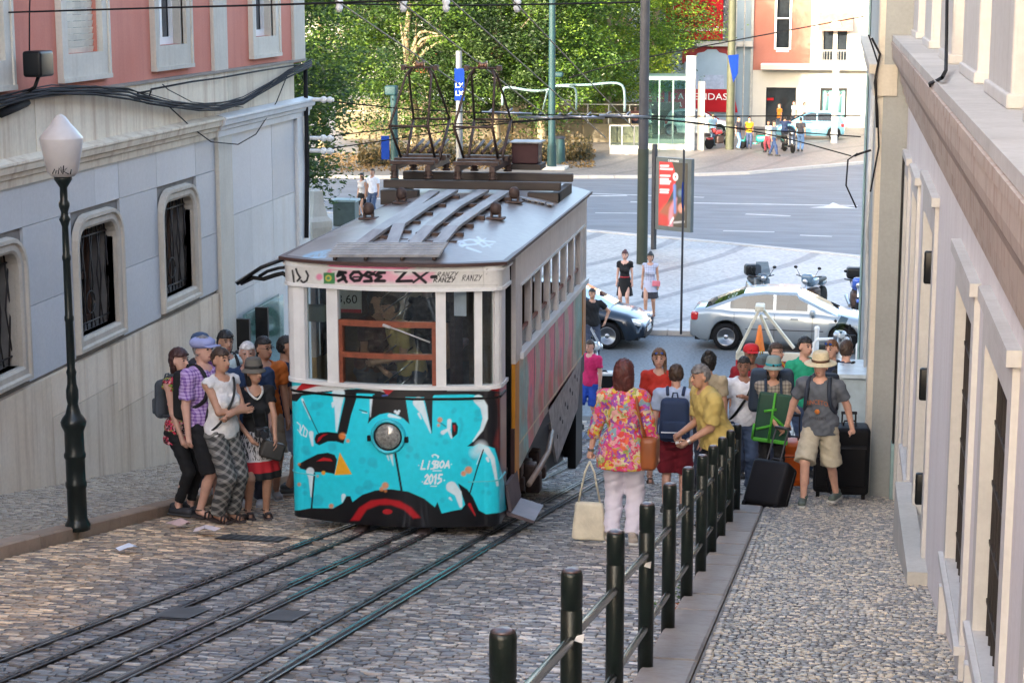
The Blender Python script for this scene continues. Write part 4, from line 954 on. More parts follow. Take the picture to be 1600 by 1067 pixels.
# ---- body sides
side = TX+HW; sideL = TX-HW
YB0, YB1 = 17.95, YE
m_orange = M('orange_enamel', (.62,.25,.02), .4, var=.15, scale=3)
PKs, TL, CRM = (.85,.22,.32), (.26,.55,.54), (.50,.42,.36)
def side_paint(X, Y, Z):
    c = Canvas(Y, Z, (.54,.46,.38))
    r = np.random.default_rng(3)
    for k in range(60): c.dot(18.0+r.uniform(0,.6), r.uniform(3.8,4.9), r.uniform(.04,.14), TL if k % 3 else (.3,.42,.40), .12, .7)
    for k in range(60): c.dot(22.1+r.uniform(0,.5), r.uniform(4.0,4.9), r.uniform(.04,.14), TL if k % 2 else (.2,.35,.25), .12, .6)
    for k, (y, w) in enumerate(((18.75,.34),(19.45,.30),(20.15,.30),(20.85,.34),(21.6,.3))):
        c.line([(y,4.93),(y+.1,4.6),(y-.05,4.25),(y+.02,3.95)], w*1.5, PKs, w*.9, .06, .95)
        c.line([(y-.15,4.75),(y-.1,4.3)], .05, (.62,.50,.52), .02, .05, .9); c.line([(y+.24,4.9),(y+.2,4.3),(y+.25,3.95)], .05, (.08,.05,.06), .02, .04, .9)
        c.dot(y, 4.45, .07, (.30,.28,.45), .06, .6)
        c.line([(y-.1,4.25),(y+.15,3.95)], .22, (.50,.22,.10), .1, .15, .75)
    for k in range(40): c.dot(18+r.uniform(0,4.8), r.uniform(3.85,4.35), r.uniform(.03,.12), (.44,.26,.14) if k % 2 else (.30,.28,.25), .12, .5)
    c.line([(18.0,4.08),(22.9,4.08)], .02, (.72,.62,.40), soft=.008)
    for y in (18.4,18.95,19.5,20.05,20.6,21.15,21.7,22.25): c.line([(y,3.8),(y,4.93)], .006, (.12,.09,.08), soft=.01)
    return c.c
def side_f(u, v):
    Y = YB0+(YE-YB0)*u; zb = np.interp(Y, [YB0, 18.1, 19.6, 22.9], [3.83, 3.83, 3.98, 4.06]); return np.full_like(u, side), Y, zb+(4.93-zb)*v
painted_grid('side_panel', side_f, 420, 100, side_paint, attr_mat('side_enamel', .4, bump=.05, bscale=15, var=.12), TR)
MB().bb((side-.05, YB0, 3.84), (side-.004, YE, 4.92)).build('panel_lining', m_black, TR)
MB().bb((side-.035, YB0-.2, 3.62), (side+.008, YB0+.03, 4.93)).build('corner_panel', m_orange, TR)
MB().bb((side-.035, YE-.25, 4.08), (side+.009, YE+.01, 4.93)).build('corner_panel', m_orange, TR)
MB().bb((side-.04, YB0-.21, 4.93), (side+.012, YB0+.06, 5.995)).build('body_post', m_tramcream, TR)
MB().bb((side-.04, YE-.2, 4.93), (side+.012, YE+.01, 5.995)).build('body_post', m_tramcream, TR)
MB().bb((side-.03, YB0+.06, 4.93), (side+.045, YE, 4.99)).build('side_sill', m_tramwhite, TR)
MB().bb((side-.04, YB0+.0601, 5.66), (side+.013, YE-.2, 5.99)).build('letterboard', m_tramcream, TR)
MB().bb((side-.02, YB0, 5.96), (side+.03, YE, 6.0)).build('gutter', m_tramwhite, TR)
MB().bb((side-.02, YB0+.06, 5.645), (side+.03, YE-.2, 5.665)).build('drip_rail', m_tramwhite, TR)
nW = 7
for k in range(nW+1):
    y = YB0+.12+(YE-.5-YB0-.12)*k/nW
    MB().bb((side-.05, y-.05, 4.99), (side+.012, y+.05, 5.66)).build('window_post', m_tramcream, TR)
    if k < nW:
        y2 = YB0+.12+(YE-.5-YB0-.12)*(k+1)/nW
        MB().bb((side-.04, y+.05, 5.16), (side-.01, y2-.05, 5.19)).build('window_bar', m_sash, TR)
        MB().bb((side-.045, y+.05, 4.99), (side-.035, y2-.05, 5.17)).build('window_pane', g_clear, TR)
MB().bb((side-.03, YE-.45, 4.99), (side+.006, YE-.2, 5.66)).build('end_panel', m_tramcream, TR)
# left side (towards the building)
MB().bb((sideL, YB0-.2, 3.84), (sideL+.05, YE, 4.93)).build('side_panel', M('tram_left_side', (.45,.30,.12), .5), TR)
MB().bb((sideL, YB0-.2, 5.66), (sideL+.05, YE, 5.99)).build('letterboard', m_tramcream, TR)
for k in range(9):
    y = YB0-.15+(YE-YB0+.1)*k/8; MB().bb((sideL, y-.06, 4.93), (sideL+.05, y+.06, 5.66)).build('window_post', m_tramcream, TR)
MB().bb((sideL+.06, YB0-.1, 4.93), (sideL+.09, YE-.05, 5.66)).build('dark_window_sheet', M('sheet_brown', (.05,.022,.016), .7), TR)  # dark sheet added behind the left windows so the interior looks dark
# rear wall, floor, ceiling
mb = MB(); mb.bb((sideL+.05, YE-.05, 3.9), (side-.05, YE, 4.93)); mb.bb((sideL+.05, YE-.05, 5.66), (side-.05, YE, 5.96))
for x in (sideL+.05, TX-.35, TX+.3, side-.12): mb.bb((x, YE-.05, 4.93), (x+.07, YE, 5.66))
mb.build('rear_wall', M('inner_wood', (.10,.055,.03), .6), TR)
MB().bb((sideL+.06, 17.1, 3.86), (side-.06, YE-.05, 3.92)).build('floor', M('tram_floor', (.06,.05,.045), .8), TR)
MB().bb((sideL+.06, 17.35, 5.90), (side-.06, YE-.06, 5.93)).build('ceiling', MATS['inner_wood'], TR)
mb = MB(); mb.bb((sideL+.05, YB0+.35, 3.92), (sideL+.1, YB0+.4, 5.9)); mb.bb((TX-.55, YB0+.35, 3.92), (sideL+.1, YB0+.39, 5.9)); mb.bb((TX+.45, YB0+.35, 3.92), (side-.05, YB0+.39, 5.9)); mb.build('partition', MATS['inner_wood'], TR)
for k in range(4): MB().rbox((sideL+.4, YB0+.9+k*1.05, 4.3), (.6,.4,.08), .03, 2).build('bench', m_sash, TR); MB().rbox((side-.4, YB0+.9+k*1.05, 4.3), (.6,.4,.08), .03, 2).build('bench', m_sash, TR)
# folding concertina gate seen through the windscreen
gt = MB()
x0, y0 = TX-.28, 17.75
for k in range(13): z = 4.0+.14*k; gt.tube([(x0, y0, z), (x0+.28, y0+.02, z+.22)], .008, 5)
gt.build('folding_gate', m_chrome, TR)
MB().rbox(on_y(495, 489, 17.6), (.2,.08,.17), .03, 2).build('control_box', M('control_green', (.28,.30,.22), .5), TR)
p = on_y(541, 463, 17.9); fs = MB().bb((p.x-.13, p.y, p.z-.16), (p.x+.15, p.y+.02, p.z+.13)).build('fare_sign', m_white, TR)
MB().bb((p.x-.13, p.y-.006, p.z-.16), (p.x+.15, p.y-.001, p.z-.125)).build('sign_border', M('sign_red', (.5,.02,.03), .5), fs)
def text_obj(txt, size, loc, mat, parent, rz=0, shear=0, name='lettering', ax='CENTER', ext=.002, sx=1.0):
    cu = bpy.data.curves.new(name, 'FONT'); cu.body = txt; cu.size = size; cu.align_x = ax; cu.align_y = 'CENTER'; cu.extrude = ext; cu.shear = shear
    cu.resolution_u = 3; cu.materials.append(mat); o = bpy.data.objects.new(name, cu); C.objects.link(o); bpy.context.view_layer.update()
    me = bpy.data.meshes.new_from_object(o); bpy.data.objects.remove(o); me.name = name; o = bpy.data.objects.new(name, me); C.objects.link(o)
    o.rotation_euler = (math.pi/2, 0, rz); o.scale = (sx, 1, 1)
    if parent is not None: o.parent = parent
    o.location = Vector(loc)-(base(parent) if parent is not None else Vector((0,0,0))); return o
text_obj('3,60', .12, (p.x+.01, p.y-.006, p.z-.03), m_black, fs)
MB().rbox(on_y(719, 465, 17.0), (.115,.006,.34), .002, 1).build('notice_sheet', M('paper_lilac', (.62,.60,.72), .6), TR)
# ---- roof: cambered shell with rounded front
def roof_f(u, v):                     # u across, v along
    s = 2*u-1; Y = YF-.33+(YE+.08-YF+.33)*v
    x = s*(HB+.07); fr = YF-.33+.28*np.abs(s)**2.6
    Y = fr+(YE+.08-fr)*v
    t = np.clip((Y-fr)/1.8, 0, 1); crown = .15*(1-np.abs(s)**2.2)*(1-(1-t)**1.8)
    return TX+x, Y, 6.03+crown+.0*Y
def roof_paint(X, Y, Z):
    px, py = proj_np(X, Y, Z); x = (px-430)*2.736; y = (py-60)*2.736
    c = Canvas(x, y, (.17,.15,.14)); r = np.random.default_rng(5)
    for k in range(50): c.dot(r.uniform(50,1300), r.uniform(600,950), r.uniform(10,60), (.26,.25,.24) if k % 2 else (.16,.14,.13), 60, .5)
    b = (.18,.36,.50)
    c.line([(125,935),(160,920),(200,912),(235,905)], 16, b, 6, 8); c.line([(130,940),(210,935)], 8, b, 4, 6); c.text('ZLOS', 170, 915, 22, 14, 4, 6, b, .3)
    w = (.42,.50,.56)
    for q in ([(780,870),(830,860),(940,870)], [(790,885),(860,880),(900,855)], [(820,895),(880,915)], [(850,862),(890,890),(930,880)], [(865,850),(920,893)], [(800,870),(815,880),(800,890),(785,880),(800,870)]): c.line(q, 8, w, 4, 4)
    for q in ([(250,820),(400,800)], [(200,845),(330,815)], [(180,855),(260,840)]): c.line(q, 6, (.34,.34,.36), 3, 8, .7)
    return c.c
painted_grid('roof', roof_f, 200, 220, roof_paint, attr_mat('roof_canvas', .38, bump=.15, bscale=12, var=.12, spec=.6), TR)
def roof_edge(n=60, z0=6.003, z1=6.034, out=.012, mat=None, name='roof_edge'):
    mb = MB(); U = np.linspace(0, 1, n); X, Y, Z = roof_f(U, np.zeros(n)); pts = [(X[k], Y[k]) for k in range(n)]
    pts = [(X[0], YE+.08)]+pts+[(X[-1], YE+.08)]; vs = []
    cx, cyy = TX, 20
    for x, y in pts:
        d = Vector((x-cx, (y-cyy)*.3, 0)).normalized(); vs += [(x+d.x*out, y+d.y*out-(out if y < 18 else 0), z0), (x+d.x*out, y+d.y*out-(out if y < 18 else 0), z1), (x-d.x*.05, y-d.y*.05+.03, z1+.002), (x-d.x*.05, y-d.y*.05+.03, z0)]
    m = len(pts); fs = [(4*k+q, 4*k+4+q, 4*k+4+(q+1) % 4, 4*k+(q+1) % 4) for k in range(m-1) for q in range(4)]
    mb.add(vs, fs); mb.build(name, mat, TR)
roof_edge(mat=M('roof_edge_brown', (.06,.03,.025), .5))
mb = MB(); u = np.linspace(0, 1, 20); X, Y, Z = roof_f(u, np.ones(20)); mb.add([(X[k], Y[k], 6.0) for k in range(20)]+[(X[k], Y[k], Z[k]) for k in range(20)], [(k, k+1, 21+k, 20+k) for k in range(19)]); mb.build('roof_end', m_tramcream, TR)
def roof_z(x, y):
    s = (x-TX)/(HB+.07); s = max(-1, min(1, s)); fr = YF-.33+.28*abs(s)**2.6; t = min(1, max(0, (y-fr)/1.8)); return 6.03+.15*(1-abs(s)**2.2)*(1-(1-t)**1.8)
def on_roof(px, py, dz=0):
    z = 6.1
    for _ in range(40): p = on_z(px, py, z+dz); z = z*.7+.3*roof_z(p.x, p.y)
    return p
m_board = M('roof_board', (.25,.25,.25), .5, var=.3, scale=8, stretch=(1,.2,1)); m_rust = M('rusty_iron', (.075,.05,.042), .6, .4, var=.4, scale=10)
def zz(x, y): return (x/2.736+430, y/2.736+60)
# ribbed hatch at the roof front
A, B_, C_, D_ = (on_roof(*zz(x, y), .07) for x, y in ((228,925),(700,925),(740,868),(270,868)))
HT = None
for k in range(8):
    t0, t1 = k/8+.02, (k+1)/8-.05
    a, b, c, d = A.lerp(D_, t0), B_.lerp(C_, t0), B_.lerp(C_, t1), A.lerp(D_, t1)
    up = Vector((0,0,.0)); dn = Vector((0,0,-.025))
    o = MB().add([a+dn,b+dn,c+dn,d+dn,a,b,c,d], [(0,3,2,1),(4,5,6,7),(0,1,5,4),(1,2,6,5),(2,3,7,6),(3,0,4,7)]).build('slat', m_board, TR)
for t in (.05, .33, .66, .95):
    q = A.lerp(B_, t); q2 = D_.lerp(C_, t); MB().tube([q+Vector((0,.01,-.04)), q2+Vector((0,-.01,-.04))], .02, 4).build('slat_support', m_rust, TR)
# long boards
for pts, w in (([(360,855),(445,815),(560,740),(680,650)], 66), ([(500,848),(530,790),(640,715),(760,646)], 62), ([(590,855),(660,800),(770,715),(892,646)], 66), ([(695,855),(760,800),(860,730),(980,652)], 74)):
    P = [on_roof(*zz(x, y), .07) for x, y in pts]; P[0].z -= .05
    mb = MB(); vs = []
    for k, p in enumerate(P):
        ww = .06; vs += [p+Vector((-ww,0,0)), p+Vector((ww,0,0)), p+Vector((ww,0,-.03)), p+Vector((-ww,0,-.03))]
    fs = [(4*k+q, 4*k+4+q, 4*k+4+(q+1) % 4, 4*k+(q+1) % 4) for k in range(len(P)-1) for q in range(4)]+[(0,1,2,3),(15,14,13,12)]
    b = mb.add(vs, fs).build('roof_board', m_board, TR)
    for t in (0, .35, .8, 1.3, 1.8, 2.3, 2.8):
        i = min(int(t), 2); q = P[i].lerp(P[i+1], t-i); MB().bb((q.x-.10, q.y-.025, roof_z(q.x, q.y)-.02), (q.x+.13, q.y+.03, q.z-.031)).build('bearer', m_rust, b)
# domed vents
for x, y in ((400,775),(540,708),(1022,705),(943,775)):
    p = on_roof(*zz(x, y)); v = MB().rbox(p+Vector((0,0,.015)), (.19,.16,.025), .01, 1).build('vent', m_rust, TR)
    MB().lathe([(.045,.0),(.058,.035),(.06,.07),(.05,.105),(.028,.125),(0,.13)], p+Vector((0,0,.05)), 14).build('vent_cap', m_rust, v)
    for sx in (-1, 1): MB().box(p+Vector((sx*.042,0,.035)), (.022,.06,.07)).build('vent_leg', m_rust, v)
# small steps on the right
for x, y in ((1062,682),(1088,688),(1115,693),(1143,699),(1175,708)):
    p = on_roof(*zz(x, y), .03); MB().box(p, (.07,.13,.012), ry=.25).build('step_tread', m_board, TR); MB().box(p+Vector((0,0,-.02)), (.03,.03,.03)).build('tread_foot', m_rust, TR)
# trolley bridge: two cross beams on end blocks
m_beam = M('beam_timber', (.045,.036,.03), .7, var=.35, scale=5, stretch=(.3,2,2))
for y, z in ((21.35, 6.26), (22.35, 6.26)):
    MB().bbox_bev((TX-1.12, y-.05, z-.05), (TX+.92, y+.05, z+.045), .01).build('cross_beam', m_beam, TR)
for x in (TX-1.05, TX+.86): MB().bb((x-.04, 21.3, 6.0), (x+.04, 22.4, 6.188)).build('end_block', m_beam, TR)
MB().bb((TX-1.15, 21.28, 6.02), (TX-.72, 21.42, 6.185)).build('end_block', m_beam, TR); MB().bb((TX+.55, 21.28, 6.02), (TX+.90, 21.42, 6.185)).build('end_block', m_beam, TR)
MB().bbox_bev((TX+.16, 22.5, 6.40), (TX+.48, 22.8, 6.64), .01).build('resistor_box', M('maroon_iron', (.05,.018,.022), .55, .3), TR)
MB().bb((TX+.14, 22.45, 6.645), (TX+.52, 22.85, 6.66)).build('box_lid', m_board, TR); MB().bb((TX+.14, 22.45, 6.33), (TX+.52, 22.85, 6.395)).build('box_base', m_beam, TR)
def panto(cx, label):
    g = thing('pantograph', label, None); g.parent = TR; g.location = Vector((cx, 21.85, 6.4))-base(TR); del g['label']
    def T(nm, pts, r, mat=m_rust): MB().tube(pts, r, 6).build(nm, mat, g)
    zb, zk, zt = 6.5, 6.92, 7.58; hw = .22
    for s in (-1, 1):
        MB().bb((cx+s*.2-.03, 21.3, 6.41), (cx+s*.2+.03, 22.4, 6.47)).build('base_rail', m_rust, g)
        for y in (21.35, 22.35): MB().lathe([(.05,0),(.05,.02),(.03,.03),(.055,.05),(.03,.06),(.05,.08),(.03,.1)], (cx+s*.2, y, 6.32), 8).build('insulator', m_rust, g)
        for d in (-1, 1):
            T('lower_arm', [(cx+s*hw*.9, 21.85+d*.12, zb), (cx+s*hw, 21.85+d*.62, zk)], .017)
            T('upper_arm', [(cx+s*hw, 21.85+d*.62, zk), (cx+s*.15, 21.85+d*.08, zt-.12), (cx+s*.1, 21.85+d*.03, zt-.04)], .014)
    for d in (-1, 1):
        T('knee_bar', [(cx-hw, 21.85+d*.62, zk), (cx+hw, 21.85+d*.62, zk)], .014); MB().bb((cx-.26, 21.85+d*.22-.04, 6.47), (cx+.26, 21.85+d*.22+.04, 6.53)).build('base_bar', m_rust, g)
        MB().bb((cx-.26, 21.85+d*.45-.03, 6.475), (cx+.26, 21.85+d*.45+.03, 6.515)).build('base_bar', m_rust, g)
    for q in (-.03, .03): T('contact_bar', [(cx-.2, 21.85+q, zt-.03), (cx+.2, 21.85+q, zt-.03)], .012)
    for s in (-1, 1): MB().box((cx+s*.19, 21.85, zt-.03), (.05,.1,.06)).build('end_clamp', m_rust, g)
    MB().lathe([(.02,-.05),(.055,-.045),(.03,-.015),(.03,.015),(.055,.045),(.02,.05)], (cx, 21.85, zt), 14, axis=Matrix.Rotation(math.pi/2, 3, 'Y')).build('trolley_wheel', M('bronze', (.20,.11,.07), .4, .7), g)
    for k in range(4): T('spring', [(cx-.15+.1*k, 22.05, 6.56), (cx-.13+.1*k, 22.6, 6.66)], .02)
panto(-4.80, 'left'); panto(-4.06, 'right')
# ---- doorway, folding step, mirror arm, skirt and running gear
mb = MB(); mb.bb((side-.55, 17.36, 3.6), (side-.5, 17.74, 5.9)); mb.build('inner_door', M('door_maroon', (.05,.02,.018), .6), TR)
MB().bb((side-.09, 17.72, 3.65), (side-.03, 17.76, 5.95)).build('door_post', m_black, TR)
MB().bb((side-.35, 17.36, 3.55), (side+.04, 17.75, 3.60)).build('door_floor', MATS['door_maroon'], TR)
MB().bb((side-.03, 17.7, 3.72), (side+.005, 17.745, 4.3)).build('riser', MATS['door_maroon'], TR)
mst = M('step_plate', (.13,.10,.11), .5, .3)
a, b, c, d = on_x(792, 790, side+.04), on_x(818, 797, side+.28), on_x(836, 752, side+.28), on_x(808, 735, side+.04)
y0, y1 = 17.3, 17.85
MB().add([(side,y0,3.56),(side+.26,y0-.02,3.50),(side+.26,y1,3.50),(side,y1,3.56),(side,y0,3.60),(side+.27,y0-.02,3.525),(side+.27,y1,3.525),(side,y1,3.60)], [(0,3,2,1),(4,5,6,7),(0,1,5,4),(1,2,6,5),(2,3,7,6),(3,0,4,7)]).build('folding_step', mst, TR)
MB().add([(side+.02,y0+.0,3.6),(side+.05,y0+.0,3.6),(side+.05,y1,3.6),(side+.02,y1,3.6),(side-.02,y0,3.86),(side+.01,y0,3.86),(side+.01,y1,3.86),(side-.02,y1,3.86)], [(0,3,2,1),(4,5,6,7),(0,1,5,4),(1,2,6,5),(2,3,7,6),(3,0,4,7)]).build('step_back', mst, TR)
MB().add([(side+.0,19.9,4.05),(side+.0,22.6,4.05),(side+.0,22.3,3.5),(side+.0,20.6,3.25),(side-.03,19.9,4.05),(side-.03,22.6,4.05),(side-.03,22.3,3.5),(side-.03,20.6,3.25)], [(3,2,1,0),(4,5,6,7),(0,1,5,4),(1,2,6,5),(2,3,7,6),(3,0,4,7)]).build('skirt_plate', M('grey_skirt', (.36,.35,.35), .5, var=.4, scale=9), TR)
for k in range(9): p = Vector((side+.004, 20.6+k*.2, 3.55+.04*k+(.12 if k % 2 else 0))); MB().cyl(p, p+Vector((.004,0,0)), .025, n=8).build('hole', m_black, TR)
MB().bb((sideL+.15, 17.9, 3.0+.55), (side-.2, 22.7, 3.83)).build('underframe', m_black, TR)
mb = MB()
for s in (-.75, .72):
    mb.add([(TX+s-.05,18.2,3.55),(TX+s+.05,18.2,3.55),(TX+s+.05,22.7,3.55),(TX+s-.05,22.7,3.55),(TX+s-.05,18.2,3.45),(TX+s+.05,18.2,3.45),(TX+s+.05,22.7,2.75),(TX+s-.05,22.7,2.75)], [(0,1,2,3),(7,6,5,4),(0,4,5,1),(1,5,6,2),(2,6,7,3),(3,7,4,0)])
mb.build('wedge_frame', m_black, TR)
for y in (18.6, 21.6):
    for s in (-.45, .45): MB().cyl((TX+s-.05, y, zg(y)+.30), (TX+s+.05, y, zg(y)+.30), .28, n=24).build('wheel', m_rust, TR)
    MB().cyl((TX-.6, y, zg(y)+.3), (TX+.6, y, zg(y)+.3), .05).build('axle', m_rust, TR)
gear = random.Random(4)
for k in range(9):
    y = 18.3+k*.22; MB().rbox((side-.12+gear.uniform(-.05,.08), y, zg(y)+gear.uniform(.3,.55)), (gear.uniform(.06,.16), gear.uniform(.08,.2), gear.uniform(.1,.3)), .02, 2).build('brake_gear', m_rust, TR)
MB().tube([(side+.02,18.5,3.55),(side+.05,19.0,3.6),(side+.05,19.6,3.62),(side,20.2,3.7)], .03, 8).build('air_pipe', M('pipe_tan', (.30,.22,.17), .5), TR)
MB().bb((side-.12, 22.3, 2.75), (side-.02, 22.88, 4.05)).build('rear_bracket', m_black, TR)
MB().bb((sideL+.05, 22.86, 2.75), (side-.03, 22.9, 4.0)).build('rear_apron', m_black, TR)
for s in (-.3, .3): MB().rbox((TX+s, 16.85, 3.47), (.12,.25,.1), .03, 2).build('guard_iron', m_rust, TR)
# ---- shelter roof on the left of the tram: scrolled black bracket carrying a thin canopy
mcan = M('canopy_sheet', (.22,.24,.26), .35)
CN = thing('mirror_canopy', None, None); CN.parent = TR; CN.location = Vector((TX-1, 17.2, 5.9))-base(TR); CN.name = 'side_canopy'
q0, q1, q2 = on_y(372, 441, 17.2), on_y(412, 416, 17.2), on_y(450, 402, 17.2)
mb = MB()
for dy in (0,): 
    vs = []
    for p in (q0, q1, q2): vs += [p+Vector((0,-.1,0)), p+Vector((0,.55,0)), p+Vector((0,.55,.02)), p+Vector((0,-.1,.02))]
    mb.add(vs, [(4*k+q, 4*k+4+q, 4*k+4+(q+1) % 4, 4*k+(q+1) % 4) for k in range(2) for q in range(4)]+[(0,1,2,3),(11,10,9,8)])
mb.build('sheet', mcan, CN)
MB().tube([q0+Vector((.02,-.1,.0)), q1+Vector((0,-.1,.0)), q2+Vector((0,-.1,.0))], .018, 5).build('edge_rod', m_black, CN)
MB().tube([on_y(x, y, 17.15) for x, y in ((376,443),(395,434),(412,436),(430,430),(442,427),(450,433),(455,448))], .022, 6).build('bracket_rod', m_black, CN)
MB().tube([on_y(x, y, 17.1) for x, y in ((405,432),(418,424),(435,419),(452,417))], .016, 6).build('bracket_rod', m_black, CN)
MB().tube([on_y(x, y, 16.95) for x, y in ((458,418),(462,432),(458,442),(464,436),(468,424))], .014, 6).build('scroll', m_black, CN)
# ================================================================ PEOPLE
def surface_nets(D, org, h):
    """D: distance grid (nx,ny,nz) -> vertices, quads"""
    nx, ny, nz = D.shape; s = D < 0
    cs = np.zeros((nx-1, ny-1, nz-1), np.int8); acc = np.zeros((nx-1, ny-1, nz-1, 3)); cnt = np.zeros((nx-1, ny-1, nz-1))
    corners = [(i, j, k) for i in (0, 1) for j in (0, 1) for k in (0, 1)]
    sl = lambda c: tuple(slice(c[a], D.shape[a]-1+c[a]) for a in range(3))
    for c in corners: cs += s[sl(c)]
    act = (cs > 0) & (cs < 8); ai = np.argwhere(act)
    idx = -np.ones(act.shape, np.int64); idx[act] = np.arange(len(ai))
    A = np.zeros((len(ai), 3)); N = np.zeros(len(ai))
    for c in corners:
        for ax in range(3):
            if c[ax] == 0:
                e = list(c); e[ax] = 1
                a = D[ai[:,0]+c[0], ai[:,1]+c[1], ai[:,2]+c[2]]; b = D[ai[:,0]+e[0], ai[:,1]+e[1], ai[:,2]+e[2]]
                m = (a < 0) != (b < 0); t = np.where(m, a/(a-b+1e-12), 0)
                p = np.array(c, float)[None].repeat(len(ai), 0); p[:, ax] += t
                A += p*m[:, None]; N += m
    V = (ai + A/np.maximum(N, 1)[:, None])*h + np.array(org)
    quads = []
    for ax in range(3):
        d1 = s[tuple(slice(0, D.shape[a]-1) if a == ax else slice(1, D.shape[a]-1) for a in range(3))]
        d2 = s[tuple(slice(1, D.shape[a]) if a == ax else slice(1, D.shape[a]-1) for a in range(3))]
        e = np.argwhere(d1 != d2); 
        if len(e) == 0: continue
        pos = e.copy()
        for a in range(3):
            if a != ax: pos[:, a] += 1
        o1, o2 = [(1, 2), (2, 0), (0, 1)][ax]
        def cell(q, r):
            c = pos.copy(); c[:, o1] -= q; c[:, o2] -= r; return idx[c[:,0], c[:,1], c[:,2]]
        Q = np.stack([cell(1,1), cell(0,1), cell(0,0), cell(1,0)], 1)
        flip = d1[tuple(e.T)]; Q[~flip] = Q[~flip][:, ::-1]; quads.append(Q)
    return V, np.concatenate(quads)
def cap(P, a, b, r0, r1, sx=1.0):
    a = np.array(a); b = np.array(b); d = b-a; L = d@d+1e-9
    t = np.clip(((P-a)@d)/L, 0, 1); q = P-a-t[:, None]*d
    return np.sqrt((q*q).sum(1))-(r0+(r1-r0)*t)
def ell(P, c, r, R=None):
    q = P-np.array(c)
    if R is not None: q = q@R
    q = q/np.array(r); k = np.sqrt((q*q).sum(1)); return (k-1)*min(r)*.95 if min(r) > .7*max(r) else (k-1)*k/np.maximum(np.sqrt(((q/np.array(r))**2).sum(1)), 1e-6)
def smin(a, b, k):
    h = np.clip(.5+.5*(b-a)/k, 0, 1); return b*(1-h)+a*h-k*h*(1-h)
def rot3(yaw=0, pitch=0, roll=0):
    return np.array(Matrix.Rotation(yaw, 3, 'Z') @ Matrix.Rotation(pitch, 3, 'X') @ Matrix.Rotation(roll, 3, 'Y'))
def ik(a, b, l1, l2, hint):
    a = np.array(a, float); b = np.array(b, float); d = b-a; L = min(np.linalg.norm(d), (l1+l2)*.995); n = d/(np.linalg.norm(d)+1e-9); b = a+n*L
    x = (l1*l1-l2*l2+L*L)/(2*L); h = math.sqrt(max(l1*l1-x*x, 0)); hint = np.array(hint, float); hint = hint-n*(hint@n); hint /= np.linalg.norm(hint)+1e-9
    return a+n*x+hint*h, b
SKIN = {}
def skin(tone): return M('skin_'+tone, {'fair': (.62,.36,.27), 'tan': (.48,.26,.17), 'brown': (.30,.15,.095)}[tone], .5, var=.10, scale=14)
def fabric(name, col, var=.15, scale=10, bump=.12): return M('cloth_'+name, col, .85, var=var, scale=scale, bump=bump, bscale=70)
def hairm(name, col): return M('hair_'+name, col, .5, var=.5, scale=22, stretch=(1,1,.25), bump=.5, bscale=60)
